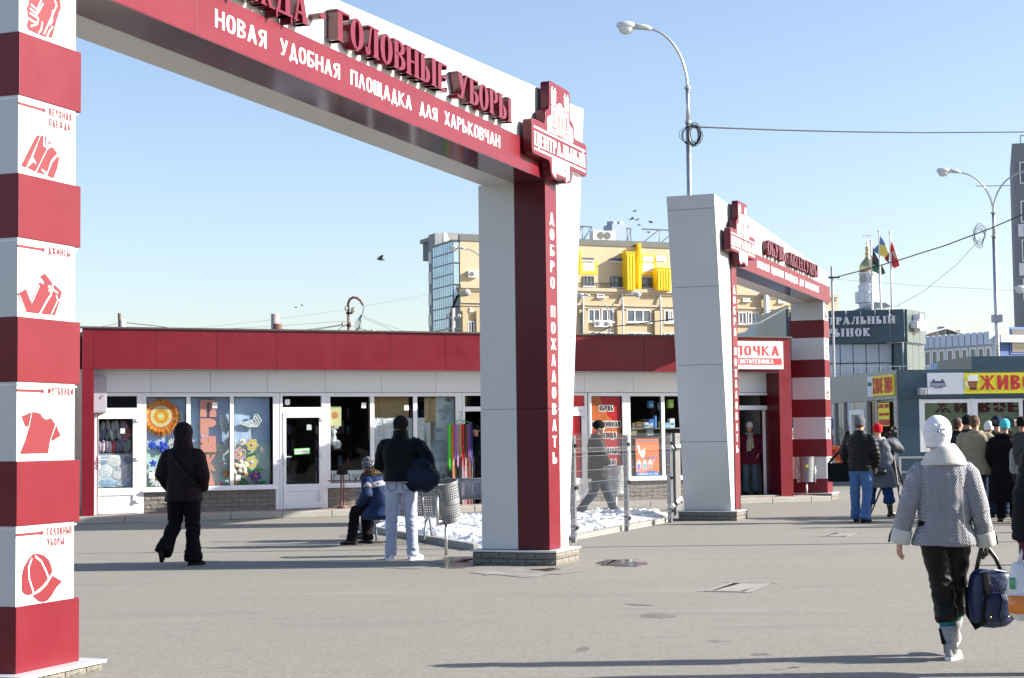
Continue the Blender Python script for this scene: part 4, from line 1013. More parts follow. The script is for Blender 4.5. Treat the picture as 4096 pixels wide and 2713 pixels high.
# orange flame in the upper part
mb=MB();mb.prism([(0.003,1.62)]+[((pf1-pf0-.01)*i/10,1.58+.10*sin(i*.5))for i in range(1,11)]+[((pf1-pf0)*.9,1.75),((pf1-pf0)*.55,1.95),((pf1-pf0)*.3,zt-.01),(.003,zt-.01)],-.0015,.0002);mb.build('orange_swirl',mat('orange_print',(.85,.18,.05),.35,coat=.5,var=(1.2,.4)),rp)
def zz8(Y):return SH.px(2100+570/1.742,1400+Y/1.742)[1]
m_ink2=mat('black_ink',(.02,.02,.02),.5)
for tx,xa,xb,ya,yb in(('ОБУВЬ',523,620,388,425),('СПОРТИВНАЯ',470,668,500,536),('ОДЕЖДА',510,640,575,613),('ГОЛОВНЫЕ',490,660,685,722),('УБОРЫ',515,632,765,800)):
 mb=MB();put_text(mb,tx,X8(xa)-pf0,zz8(yb),X8(xb)-pf0,zz8(ya),-.006,s=.26,t=.15,gap=.10,depth=.001);mb.build('lettering',m_ink2,rp)
 mb=MB();put_text(mb,tx,X8(xa)-pf0-.014,zz8(yb)-.016,X8(xb)-pf0+.014,zz8(ya)+.016,-.004,s=.40,t=.28,gap=.02,depth=.001)
 mb.build('letter_outline',m_printw,rp)
for k,(xa,n_)in enumerate(((X8(735),3),(X8(975),3))):
 pass
ls=empty('goods_shelf',SH.w(X8(735),.12,0),A_SHOP,'glass shelf with lamp boxes behind the panes beside the red poster','shelf')
lw_=pR[1]-X8(735)
MB().box(0,0,1.655,lw_,.45,1.68).build('shelf_board',mat('grey_shelf',(.3,.32,.33),.3),ls)
MB().box(0,.5,.64,lw_,.52,1.64).build('shelf_back',mat('dark_back',(.05,.055,.06),.6),ls)
bc=[(.85,.45,.05),(.85,.85,.82),(.05,.2,.65),(.1,.35,.8),(.1,.3,.7),(.75,.85,.9),(.45,.8,.05),(.3,.6,.8),(.9,.9,.9),(.85,.75,.1)]
bxs=[(805,848,425,470,0),(852,893,430,470,1),(897,930,408,470,2),(897,930,355,405,3),(935,950,380,470,4),(975,1002,365,420,5),(1035,1070,345,405,6),(1008,1040,435,470,7),(1042,1075,405,470,8),(975,992,425,470,9)]
for xa,xb,ya,yb,ci in bxs:
 x0,x1=X8(xa),X8(xb);z0,z1=zz8(yb),zz8(ya)
 o=box('lamp_box',mat('card%d'%ci,bc[ci],.5,var=(6,.1)),None,0,0,0,x1-x0,.12,z1-z0,.003);o.location=SH.w(x0,.2,1.682 if yb==470 else z0);o.rotation_euler=(0,0,A_SHOP)
 tag(o,['small orange and white lamp box at the left of the shelf','white lamp box next to the orange one','blue lamp box standing on the shelf','upper blue lamp box of the stack','narrow blue box by the window bar','pale blue box high in the right pane','bright green box high in the right pane','light blue box on the shelf in the right pane','tall white box at the pillar','yellow box at the left of the right pane'][ci],'box')
 if ci not in(4,9):box('printed_label',mat('pl%d'%ci,(.8,.8,.8)if ci not in(1,8)else(.1,.3,.6),.5),o,(x1-x0)*.2,-.002,(z1-z0)*.25,(x1-x0)*.8,.001,(z1-z0)*.55)
m_cardb=mat('brown_cardboard',(.42,.33,.2),.85,var=(4,.12))
for xa,xb,ya,yb,y,lb2 in((735,800,555,600,.15,'long cardboard box low on the left'),(780,835,510,548,.2,'open cardboard box with raised flap'),(810,870,515,600,.3,'large cardboard box in the middle of the pane'),(880,912,482,520,.35,'small cardboard box on top'),(740,860,880,925,.2,'flat cardboard box at the bottom of the pane'),(880,925,520,600,.2,'white box beside the cardboard boxes')):
 x0,x1=X8(xa),X8(xb);z0,z1=zz8(yb),zz8(ya)
 o=box('cardboard_box',m_cardb if 'white' not in lb2 else mat('white_card',(.7,.72,.75),.6),None,0,0,0,x1-x0,.25,z1-z0,.004);o.location=SH.w(x0,y,z0);o.rotation_euler=(0,0,A_SHOP);tag(o,lb2+' in the lamp shop window','box')
# orange poster with a lamp figure and three battery lamps
o1=card('orange_poster',851,750,X8(932)-X8(770),zz8(618)-zz8(880),mat('orange_poster',(.92,.20,.04),.45,var=(1.5,.08)),'orange advertising poster with a white lamp figure and three cans','poster',y=-.012,rx=X8,th=.005)
pw,ph=X8(932)-X8(770),zz8(618)-zz8(880)
U=lambda a,b:(-pw/2+pw*a,-ph/2+ph*b)
m_blue_=mat('blue_print',(.03,.18,.5),.5)
mb=MB();mb.prism([U(0,0),U(1,0),U(1,.1),U(.8,.15),U(.5,.14),U(.3,.09),U(0,.12)],-.002,.0002);mb.box(-pw/2,-.002,ph*.43,pw/2,.0002,ph*.46);mb.build('blue_band',m_blue_,o1)
mb=MB();mb.prism([U(0,.12),U(.5,.14),U(.75,.3),U(.95,.62),U(.7,.42),U(.35,.34),U(0,.4)],-.0015,.0002);mb.build('pink_sweep',mat('pink_print',(.9,.3,.3),.5),o1)
mb=MB()
mb.prism([U(.06,.82),U(.11,.86),(U(.17,.8)),U(.22,.66),U(.3,.72),U(.40,.74),U(.41,.62),U(.37,.55),U(.33,.5),U(.27,.48),U(.22,.55),U(.14,.6),U(.1,.72)],-.0025,.0002)
for i,(cx,c_)in enumerate(((.14,0),(.38,1),(.62,2))):mb.prism([U(cx-.07,.2),U(cx+.07,.2),U(cx+.08,.38),U(cx+.03,.44),U(cx-.03,.44),U(cx-.08,.38)],-.0028,.0002)
mb.build('white_figure',m_printw,o1)
for i,(cx,c_)in enumerate(((.14,(.1,.25,.7)),(.38,(.1,.6,.4)),(.62,(.8,.3,.3)))):mb=MB();mb.prism([U(cx-.055,.2),U(cx+.055,.2),U(cx+.06,.33),U(cx-.06,.33)],-.0034,.0002);mb.build('can_label',mat('canp%d'%i,c_,.5),o1)
mb=MB();put_text(mb,'DЕLUХ',*U(.42,.46),*U(.93,.53),-.0005,s=.2,depth=.0018);mb.build('lettering',m_blue_,o1)
mb=MB();put_text(mb,'ПРИДБАЙТЕ САМЕ ТУТ!',*U(.08,.035),*U(.93,.085),-.002,s=.16,depth=.001);mb.build('lettering',m_printw,o1)
# lamp shop sign on the fascia
sx0,sz0=SH.px(2850+560/5.227,1200+1447/5.227,FO);sx1,sz1=SH.px(2850+1447/5.227,1200+875/5.227,FO)
sgn=empty('shop_sign',SH.w(sx1,FO,0),A_SHOP,'white shop sign with red Russian lettering above the right doorway','sign')
w_=(sx1-sx0)*2.0
sh_=sz1-sz0+.0
box('sign_board',mat('sign_white',(.82,.83,.84),.35,coat=.2),sgn,-w_,-.05,sz0,0,-.006,sz1,.004)
box('red_strip',mat('sign_red',(.80,.045,.05),.4),sgn,-w_+.05,-.053,sz0+.095,-.04,-.0505,sz0+.245)
def sx_(v):return(SH.px(2850+v/5.227,1350,FO)[0]-sx1)
mb=MB();put_text(mb,'ЛАМПОЧКА',sx_(1363)-(sx_(1363)-sx_(555))*1.80,sz0+.30,sx_(1363),sz1-.10,-.0505,s=.19,t=.165,gap=.13);mb.build('lettering',MATS['sign_red'],sgn)
mb=MB();put_text(mb,'СВЕТОТЕХНИКА',sx_(1235)-(sx_(1235)-sx_(565))*1.12,sz0+.125,sx_(1235),sz0+.215,-.0535,s=.22,t=.17,gap=.12);mb.build('lettering',m_printw,sgn)
for vx in(-.03,-w_+.03):
 for vz in(sz0+.03,sz1-.03):MB().tube([(vx,-.0505,vz),(vx,-.054,vz)],.008,8).build('rivet',m_metal,sgn)
# racks inside the right doorway
dwx=de1-1.45
rk=empty('product_rack',SH.w(dwx+.1,.9,0),A_SHOP,'black pegboard rack of round lamps on cards inside the right doorway','rack')
MB().box(0,0,.6,1.05,.03,2.35).build('pegboard',mat('black_board',(.02,.02,.022),.5),rk)
rl=MB().tube([(0,0,0),(0,-.03,0)],[.045,.03],14).mesh('round_lamp',mat('lamp_chrome',(.55,.56,.58),.25,metal=.8),True)
rcd=MB().box(-.05,0,-.07,.05,.004,.07).mesh('card',mat('lamp_card',(.05,.04,.05),.5));rrd=MB().box(-.035,0,-.07,.035,.005,-.03).mesh('card_label',mat('lamp_label',(.6,.05,.04),.5))
for i in range(7):
 for j in range(7):
  if random.random()<.1:continue
  x,z=.12+i*.135,2.25-j*.2
  c=inst('lamp_card',rcd,rk,(x,-.02,z));inst('card_label',rrd,c,(0,-.003,0));inst('round_lamp',rl,c,(0,-.006,.02))
st_=box('door_step',m_kerb,shop,dwx,-.5,KT+.004,de1+.1,-.05,KT+.03,.006)
# ------------------------------------------------------------------ far office block with glass tower
m_beige=mat('beige_render',(.52,.43,.29),.9,var=[(.12,.10),(1.2,.08)],stains=(.35,.62,(.40,.31,.19),.35,(1,1,.3)));m_beige2=mat('ochre_render',(.46,.37,.235),.9,var=[(.12,.12),(1.2,.1)],stains=(.4,.6,(.34,.26,.16),.4,(1,1,.3)))
m_yel=mat('yellow_ribbed_sheet',(.85,.58,.01),.5);m_wgl=mat('dark_window_glass',(.06,.08,.10),.08,coat=.8,var=(.6,.6));m_wfr=mat('white_window_frame',(.75,.76,.78),.5)
m_sglass=mat('sky_reflecting_glass',(.42,.54,.62),.08,metal=.6,var=(.25,.18));m_mull=mat('mullion_dark',(.05,.07,.08),.4);m_gslab=mat('grey_facing_slab',(.24,.25,.27),.7,var=(.3,.1))
m_dgrey=mat('dark_grey_parapet',(.14,.15,.15),.8)
bo=At(2450,1400,250);BG=Frame(bo,A_SHOP)
def C7(X,Y):return(1600+X/1.9733,800+Y/1.9733)
blk=empty('office_block',BG.o,A_SHOP,'large beige and yellow office block with a glazed corner tower far behind the shops','building')
UY=0.6  # upper storeys set back by this
def bgp(X,Y,y=0):return BG.px(*C7(X,Y),y)
xa,zt_=bgp(472,335,UY);xb=BG.xs(3000,1000,UY);_,ztb=bgp(2122,382,UY)
box('upper_wall',m_beige,blk,xa,UY,0,xb,UY+9,ztb)
box('roof_parapet',m_dgrey,blk,xa-.1,UY-.15,ztb,xb,UY+.4,ztb+.9)
la=bgp(478,790)[0];lb_=BG.xs(3346,1123,0);_,zl=bgp(1600,712)
box('lower_wall',m_beige2,blk,la,0,0,lb_,UY+8.5,zl)
for Y,d,h in((712,.45,.5),(735,.2,.35),(830,.35,.3),(850,.15,.35)):
 z=bgp(1600,Y)[1];box('cornice',mat('cornice_stone',(.50,.42,.30),.9,var=(.5,.1)),blk,la-.1,-d,z-h/2,lb_+.1,-.005,z+h/2)
def win(X0,Y0,X1,Y1,y=0,n=2,transom=.35,frame=m_wfr):
 x0,z1=bgp(X0,Y0,y);x1,z0=bgp(X1,Y1,y);w=empty('window',(x0,y,z0));w.parent=blk
 W_,H_=x1-x0,z1-z0;box('pane',m_wgl,w,0,-.06,0,W_,-.01,H_)
 f=MB();t=.14
 for q in((0,0,W_,t),(0,H_-t,W_,H_),(0,t,t,H_-t),(W_-t,t,W_,H_-t)):f.box(q[0],-.16,q[1],q[2],-.061,q[3])
 for i in range(1,n):f.box(W_*i/n-t/2,-.15,t,W_*i/n+t/2,-.062,H_-t)
 if transom and H_>2:f.box(t,-.14,H_*transom-t/2,W_-t,-.063,H_*transom+t/2)
 f.build('frame',frame,w);box('sill',m_wfr,w,-.15,-.35,-.16,W_+.15,-.001,-.01);return w
dkf=mat('dark_window_frame',(.12,.13,.15),.5)
for q in((1430,455,1528,478),(1658,460,1755,486)):win(*q,UY,2,0,dkf)
for q in((1443,600,1530,683),(1660,605,1755,690),(1915,613,2010,697)):win(*q,UY,3,.35,dkf)
for q in((1552,742,1610,768),):win(*q,0,1,0)
for q in((1483,862,1576,962,2),(1588,862,1683,962,2),(1785,865,1980,968,3),(2080,870,2240,972,3),(1487,1043,1688,1140,3),(1787,1046,1985,1142,3),(2085,1050,2240,1144,3),(535,957,585,1052,2),(550,850,568,874,1)):win(*q[:4],0,q[4],.35)
def C9(X,Y):x,y=2600+X/1.96,700+Y/1.96;return((x-1600)*1.9733,(y-800)*1.9733)
for a in((725,968,780,990,1),(1003,978,1050,1000,1),(690,1075,755,1170,2),(765,1077,850,1172,3),(690,1248,760,1330,2),(110,1062,180,1158,2)):
 win(*C9(a[0],a[1]),*C9(a[2],a[3]),0,a[4],.35)
for X in(1437,1750,2048):x=bgp(X,900)[0];z0,z1=2,bgp(X,742)[1];MB().tube([(x,-.35,z0),(x,-.35,z1-1),(x,-.1,z1)],.16,8).build('downpipe',mat('pipe_grey',(.55,.57,.6),.5),blk)
for X,r in((893,.5),(914,.2)):x,_=BG.px(*[(2600+X/1.96),(700+1000/1.96)],0);MB().tube([(x,-.6,0),(x,-.6,BG.px(2600+X/1.96,700+(912 if r>.3 else 960)/1.96)[1])],r*.8,10).build('flue_pipe',mat('pipe_white',(.7,.72,.74),.5),blk)
for X0,X1 in((1440,1480),(1690,1785),(1985,2078),(586,640),(478,530)):
 x0,z1=bgp(X0,855);x1=bgp(X1,855)[0];box('pilaster',m_beige2,blk,x0+.15*(x1-x0),-.45,0,x1-.15*(x1-x0),-.003,z1-.4)
def ribbed(X0,Y0,X1,Y1,d=1.6,roof=.5):
 x0,z1=bgp(X0,Y0,UY-d);x1,z0=bgp(X1,Y1,UY-d);b=empty('yellow_bay',(x0,UY-d,z0));b.parent=blk
 W_,H_=x1-x0,z1-z0;MB().box(0,0,0,W_,d-.01,H_).build('bay_body',m_yel,b);n=max(2,int(W_/.45));r=MB()
 for i in range(n):r.box(W_*(i+.25)/n,-.08,0,W_*(i+.75)/n,-.002,H_-.3)
 r.build('ribs',m_yel,b);MB().box(-.1,-.12,H_,W_+.1,d,H_+.15).build('bay_cap',m_yel,b)
for q in((1787,417,1858,712),(1877,352,1906,712,.8),(2030,540,2140,716),(1395,402,1430,578)):ribbed(*q)
for q in((1440,487,1532,562,1),(1915,443,1992,488,1),(1912,497,1998,567,1),(2018,447,2093,485,0)):
 x0,z1=bgp(q[0],q[1],UY);x1,z0=bgp(q[2],q[3],UY)
 if q[4]:box('yellow_surround',m_yel,blk,x0-.5,UY-.06,z0-.5,x1+.5,UY-.003,z1+.3)
 box('white_panel',m_wfr,blk,x0,UY-.12,z0,x1,UY-.061,z1)
def acunit(X,Y,y,w=1.0,par=blk):
 x,z=bgp(X,Y,y);u=empty('air_conditioner',(x-w*.75,y-.5,z-w*.5));u.parent=par
 MB().box(0,0,0,w*1.5,.49,w).build('casing',m_wfr,u,bevel=.04)
 MB().tube([(w*.5,-.01,w*.5),(w*.5,-.04,w*.5)],w*.36,12).build('fan_grille',m_dgrey,u)
for X,Y,y in((570,588,UY),(1560,978,0),(1628,980,0)):acunit(X,Y,y)
z=ztb+.9
for X in(1596,1652):x,_=bgp(X,350,UY);u=empty('roof_unit',(x,UY+.5,z));u.parent=blk;MB().box(-1.3,0,0,1.3,1.2,1.5).build('casing',m_wfr,u,bevel=.06);MB().tube([(0,-.01,.75),(0,-.05,.75)],.55,12).build('fan_grille',m_dgrey,u)
x0=bgp(1690,350,UY)[0];x1=bgp(1802,350,UY)[0];u=empty('chiller',(x0,UY+.6,z-.3));u.parent=blk;mch=mat('blue_grey_unit',(.30,.38,.50),.6);MB().box(0,0,0,x1-x0,3,2.9).build('casing',mch,u);[MB().lathe([(.8,0),(.8,.5),(.7,.5)],14,((x1-x0)*f,1.4,2.9)).build('fan_cowl',mch,u)for f in(.28,.72)]
def truss(X0,X1,h=2.2):
 x0=bgp(X0,350,UY)[0];x1=bgp(X1,350,UY)[0];n=max(2,int((x1-x0)/2.2));t=MB()
 for i in range(n):
  a,b=x0+(x1-x0)*i/n,x0+(x1-x0)*(i+1)/n;t.tube([(a,UY+2,z),(b,UY+2,z+h),(b,UY+2,z)],.09,5)
 t.tube([(x0,UY+2,z+h),(x1,UY+2,z+h)],.12,5);t.build('roof_truss',m_dgrey,blk)
truss(1410,1560);truss(1810,1870);truss(1960,2230)
rl_=MB();rx0,rx1=bgp(1430,700)[0],bgp(2140,700)[0]
for i in range(40):x=rx0+(rx1-rx0)*i/39;rl_.tube([(x,.5,zl),(x,.5,zl+1.1)],.04,4)
rl_.tube([(rx0,.5,zl+1.1),(rx1,.5,zl+1.1)],.05,4);rl_.build('roof_railing',m_dgrey,blk)['kind']='stuff'
# glass tower at the left corner
gx0,gx1=bgp(412,500,UY)[0],bgp(472,500,UY)[0];gz=bgp(440,328,UY)[1]
SD=Frame(BG.w(gx0,UY),A_SHOP+pi/2)
def sdp(X,Y):return SD.px(*C7(X,Y))
d1=sdp(258,500)[0];d2=sdp(207,500)[0]
box('tower_core',m_mull,blk,gx0+.1,UY+.1,0,gx1,UY+d1,gz-.1)
box('tower_rear',m_gslab,blk,gx0+.4,UY+d1+.01,0,gx1+4,UY+d2,sdp(215,275)[1])
rows=[gz-i*(gz/19.0)for i in range(20)]
for i in range(19):
 for j in range(9):
  a,b=d1*j/9,d1*(j+1)/9
  if i<14:MB().box(0,a+.10,rows[i+1]+.10,.098,b-.08,rows[i]-.08).build('glass_panel',m_sglass,blk,loc=(gx0,UY,0))
 if i<14 and i%2==0:box('glass_panel',m_sglass,blk,gx0+.2,UY+.0,rows[min(i+2,19)]+.12,gx1-.15,UY+.095,rows[i]-.1)
box('tower_parapet',m_mull,blk,gx0-.05,UY-.05,gz-.09,gx1+.1,UY+d1+.05,gz+.25)
for Y in(457,617,785,951):
 a,b,z=sdp(222,Y)[0],sdp(233,Y)[0],sdp(225,Y)[1];MB().box(gx0+.32,UY+min(a,b),z-.9,gx0+.398,UY+max(a,b)+.8,z+.9).build('small_window',m_wgl,blk)
px0,pz1=bgp(320,258,UY+10);px1,_=bgp(583,275,UY+10);_,pz0=bgp(400,345,UY+10)
box('plant_room',m_dgrey,blk,px0,UY+9,gz-1,px1,UY+18,pz1-.8);box('plant_room_roof',mat('slate_blue',(.16,.18,.2),.6),blk,px0-.3,UY+8.6,pz1-.8,px1+.3,UY+18.5,pz1-.2)
box('plant_room',m_dgrey,blk,px1,UY+9,gz-1,px1+9,UY+18,pz1-3.5)
dx,dz=bgp(355,313,UY+5);dm=MB();dm.ball((dx,UY+5,dz),(.5,.2,1.1),14,8);dm.build('satellite_dish',m_wfr,blk,smooth=True)
# ------------------------------------------------------------------ dark market hall with flags
m_teal=mat('dark_blue_panel',(.035,.075,.105),.38,coat=.15,var=(.5,.12));m_teal2=mat('teal_grey_panel',(.07,.105,.105),.4,coat=.2,var=(.6,.08));m_hall=mat('pale_hall_panel',(.42,.48,.56),.45,var=(.5,.05));m_metalw=mat('sky_tinted_cladding',(.33,.40,.46),.5,var=(.6,.06))
YM=72
pA,pB,pC=[V((q.x,q.y))for q in(At(3043,1500,YM+8),At(3160,1500,YM+1),At(3623,1500,YM))]
pD=pC+V((cos(radians(58)),sin(radians(58))))*2.5
hall=empty('market_hall',(0,0,0),0,'dark blue market hall with white lettering and three flags on its roof','building')
def zat(py,Y,px=3400):return At(px,py,Y).z
zb1,zb0=zat(1240,YM),zat(1371,YM)
mb=MB();p0=V((pA.x-2,pA.y+20));foot=[(pA.x,pA.y),(pB.x,pB.y),(pC.x,pC.y),(pD.x,pD.y),(pD.x-3,pD.y+18),(p0.x,p0.y)]
mb.slab([(pA.x+.5,pA.y+.8),(pB.x+.2,pB.y+.8),(pC.x-.6,pC.y+.8),(pD.x-.9,pD.y),(pD.x-3,pD.y+18),(p0.x,p0.y)],0,zb1-.1);mb.build('hall_body',m_hall,hall)
mb=MB();mb._add([(pA.x,pA.y,0),(p0.x,p0.y+10,0),(p0.x,p0.y+10,zb1+.4),(pA.x,pA.y,zb1+.3)],[(0,3,2,1)]);
def strip_panels(a,b,n,z0,z1,m,name='cladding_panel',th=.12,g=.035):
 d=(b-a);L=d.length;ang=atan2(d.y,d.x)
 for i in range(n):MB().box(L*i/n+g/2,-th,z0,L*(i+1)/n-g/2,0,z1).build(name,m,hall,loc=(a.x,a.y,0),rz=ang)
ptl=V((At(2975,1500,YM+26).x,YM+26))
strip_panels(ptl,pA,9,3.0,zb1+.35,m_metalw)  # light grey metal, with the sky it reflects put into its colour
strip_panels(pA,pB,3,3.0,zb1+.3,m_teal);strip_panels(pB,pC,8,zb0,zb1,m_teal);strip_panels(pC,pD,3,zb0,zb1,m_teal2)
box('cladding_panel',m_teal,hall,pB.x-.1,pB.y-.5,0,pB.x+1.2,pB.y+.2,zb0-.03)
# wall below: tiles, dark column, teal side
xh0,xh1=At(3270,1450,YM).x,At(3583,1450,YM).x
for i in range(6):
 for k,(za,zc)in enumerate(((zb0-.85,zb0-.05),(zb0-2.2,zb0-.9),(zb0-3.6,zb0-2.25))):
  MB().box(0,0,za,(xh1-xh0)/6-.04,.1,zc).build('wall_tile',m_hall,hall,loc=(xh0+(xh1-xh0)*i/6,pC.y+.6,0))
box('corner_column',m_teal,hall,xh1+.02,pC.y+.3,0,At(3617,1450,YM).x,pC.y+.78,zb0-.02)
d=pD-pC;strip_panels(pC+d*.04+V((0,.3)),pD+V((0,.3)),3,0,zb0-.02,m_teal2)
mo=box('light_panel',m_wfr,hall,0,0,0,.28,.1,.4);mo.location=(At(3645,1450,YM+1).x,YM+1.4,zat(1478,YM+1))
gw0=At(3325,1480,YM-1);gm_=MB()
for i in range(9):gm_.tube([(gw0.x+i*.42,gw0.y,0),(gw0.x+i*.42,gw0.y,zat(1468,YM-1))],.02,4)
for i in range(8):gm_.tube([(gw0.x,gw0.y,zat(1468,YM-1)-i*.3),(gw0.x+3.4,gw0.y,zat(1468,YM-1)-i*.3)],.015,4)
gm_.build('grille',m_gmetal,hall)['kind']='stuff'
m_wlet=mat('white_sign_letter',(.74,.72,.78),.4)
d=pC-pB;ang=atan2(d.y,d.x);u=d.normalized()
HF=Frame((pB.x,pB.y),ang)
xr1,z1_=HF.px(3200+855/2.24,900+815/2.24,-.15);xr0,z0_=HF.px(3200+455/2.24,900+892/2.24,-.15)
e1=empty('sign',(pB.x,pB.y,0),ang);e1.parent=hall
ew=(xr1-xr0)*2.05
put_letters(e1,'sign_letter',m_wlet,'ЦЕНТРАЛЬНЫЙ',xr1-ew,z0_,xr1,z1_,-.13,.12,s=.24,t=.09,sf=.07,gap=.04)
xq1,z1q=HF.px(3200+632/2.24,900+925/2.24,-.15);xq0,z0q=HF.px(3200+262/2.24,900+1005/2.24,-.15)
put_letters(e1,'sign_letter',m_wlet,'РЫНОК',xq0-.1,z0q,xq1,z1q,-.13,.12,s=.24,t=.09,sf=.07,gap=.09)
ang2=atan2((pD-pC).y,(pD-pC).x);HF2=Frame((pC.x,pC.y),ang2);ex,ez=HF2.px(3200+1045/2.24,900+905/2.24,-.2)
e2=empty('roof_emblem',(pC.x,pC.y,0),ang2);e2.parent=hall
MB().prism(emblem(None,ex,ez,0,.66),-.45,-.13).build('emblem_board',m_wlet,e2)
mb,rb=MB(),MB();put_text(mb,'ЦЕНТРАЛЬНЫЙ',ex-.58,ez-.07,ex+.58,ez+.07,-.452,s=.2,t=.07,sf=.05,gap=.04,depth=.01,step=.002);mb.build('lettering',mat('grey_letter',(.4,.42,.44),.5),e2)
def flag(px_b,py_b,px_t,py_t,Y,pts_cols,label):
 b=At(px_b,py_b,Y);t=At(px_t,py_t,Y);f=empty('flag',(b.x,Y,zb1-.1),0,label,'flag',None)
 H_=t.z-zb1+.1;MB().tube([(0,0,0),(0,0,H_)],[.055,.035],8).build('flagpole',m_wfr,f);MB().ball((0,0,H_+.03),.07,8,6).build('finial',m_wfr,f)
 for poly,c,nm in pts_cols:
  q=[((At(x,y,Y).x-b.x),(At(x,y,Y).z-(zb1-.1)))for x,y in poly]
  bm=bmesh.new();vs=[bm.verts.new((x,0,z))for x,z in q];fc=bm.faces.new(vs)
  bmesh.ops.triangulate(bm,faces=[fc]);bmesh.ops.subdivide_edges(bm,edges=bm.edges[:],cuts=3,use_grid_fill=True)
  for v in bm.verts:v.co.y=.28*sin(v.co.x*4.5+v.co.z*1.2)+.1*sin(v.co.x*9)
  me=bpy.data.meshes.new(nm);bm.to_mesh(me);bm.free();me.materials.append(mat('flag%.2f%.2f'%(c[0],c[2]),c,.75));o=bpy.data.objects.new(nm,me);link(o,f)
  sm=o.modifiers.new('thickness','SOLIDIFY');sm.thickness=.02;me.polygons.foreach_set('use_smooth',[True]*len(me.polygons))
 return f
def C2(*p):return[(3200+x/2.24,900+y/2.24)for x,y in p]
flag(3200+650/2.24,1239,3200+636/2.24,900+152/2.24,YM+1.5,[(C2((646,190),(662,240),(690,300),(712,350),(735,400),(750,440),(722,452),(700,400),(672,360),(650,350)),(.02,.06,.05),'green_cloth'),(C2((652,350),(672,362),(700,402),(715,448),(690,430),(652,405)),(.06,.2,.1),'pale_green_fold'),(C2((656,280),(668,285),(680,310),(672,325),(658,315)),(.35,.10,.06),'flag_crest')],'dark green flag on the leftmost roof pole')
flag(3200+725/2.24,1239,3200+695/2.24,900+62/2.24,YM+1,[(C2((704,95),(735,125),(762,195),(730,180),(706,178)),(.14,.26,.55),'blue_stripe'),(C2((706,179),(730,181),(763,197),(775,250),(790,290),(765,302),(735,280),(706,268)),(.85,.72,.15),'yellow_stripe'),(C2((692,182),(700,180),(702,265),(680,245),(662,222)),(.10,.20,.42),'blue_fold')],'blue and yellow flag on the tallest middle roof pole')
flag(3200+825/2.24,1239,3200+800/2.24,900+75/2.24,YM+.5,[(C2((808,145),(830,185),(848,240),(862,290),(876,330),(884,370),(852,386),(830,360),(812,350)),(.62,.05,.05),'red_cloth'),(C2((800,240),(804,345),(785,325),(765,298),(785,270)),(.35,.03,.03),'red_fold'),(C2((825,235),(850,240),(862,275),(868,305),(850,300),(845,280),(826,262)),(.75,.45,.42),'pale_print')],'red flag with pale print on the right roof pole')
# ------------------------------------------------------------------ church belfry, white hall, grey tower, houses
m_lime=mat('white_limewash',(.66,.68,.72),.8,var=(.2,.06));m_gold=mat('gold_leaf',(.62,.50,.26),.35,metal=.9)
YC=420;kc=YC/FPX
cx,_,cz=At(3479,1400,YC);ch=empty('church_belfry',(cx,YC,0),0,'white church bell tower with a golden onion dome on the skyline','church')
def zc(Y):return At(3479,900+Y/2.24,YC).z
R_=lambda w:w/2.24*kc/2
def oct_(prof,m,name,n=8,y=0):MB().lathe([(R_(w),zc(Y))for w,Y in prof],n,(0,0,0)).build(name,m,ch,smooth=n>12)
box('nave',m_lime,ch,-8,-6,0,8,16,zc(800));
mb=MB();mb.prism([(R_(-230),zc(765)),(R_(210),zc(765)),(R_(120),zc(735)),(0,zc(728)),(R_(-120),zc(735))],-12,12);mb.build('pediment',mat('lead_roof',(.30,.36,.4),.5),ch)
oct_([(172,900),(172,725),(182,722),(182,706),(165,700),(165,602),(178,598),(178,560),(186,556),(186,545),(160,540),(155,450),(168,446),(168,432),(150,425)],m_lime,'belfry_tier',12)
for a in range(12):
 t=2*pi*(a+.5)/12;r=R_(166);MB().tube([(r*cos(t),r*sin(t),zc(700)),(r*cos(t),r*sin(t),zc(602))],1.0,8).build('column',m_lime,ch)
for a in range(6):
 t=2*pi*(a+.5)/6-pi/6;r=R_(160)-.3;MB().box(-1.3,-.3,zc(690),1.3,.3,zc(612)).build('belfry_opening',mat('louvre_grey',(.28,.33,.4),.6),ch,loc=(r*cos(t)*1.0,r*sin(t),0),rz=t+pi/2)
for t in(-pi/2-.75,-pi/2+.5):r=R_(158);MB().tube([(r*cos(t),r*sin(t),zc(487)),(r*cos(t)*1.04,r*sin(t)*1.04,zc(487))],1.1,14).build('clock_face',mat('clock_face',(.4,.38,.32),.6),ch)
oct_([(136,426),(150,405),(152,385),(140,358),(105,330),(70,312),(52,300),(38,285),(38,270),(44,266),(44,250),(30,245),(26,238),(40,225),(42,212),(34,200),(14,192),(10,175),(16,165),(16,155),(8,150),(3,145),(2,80)],m_gold,'dome',24)
cb=MB();cb.box(-1.2,-.15,zc(100),1.2,.15,zc(96));cb.build('cross_bar',m_gold,ch)
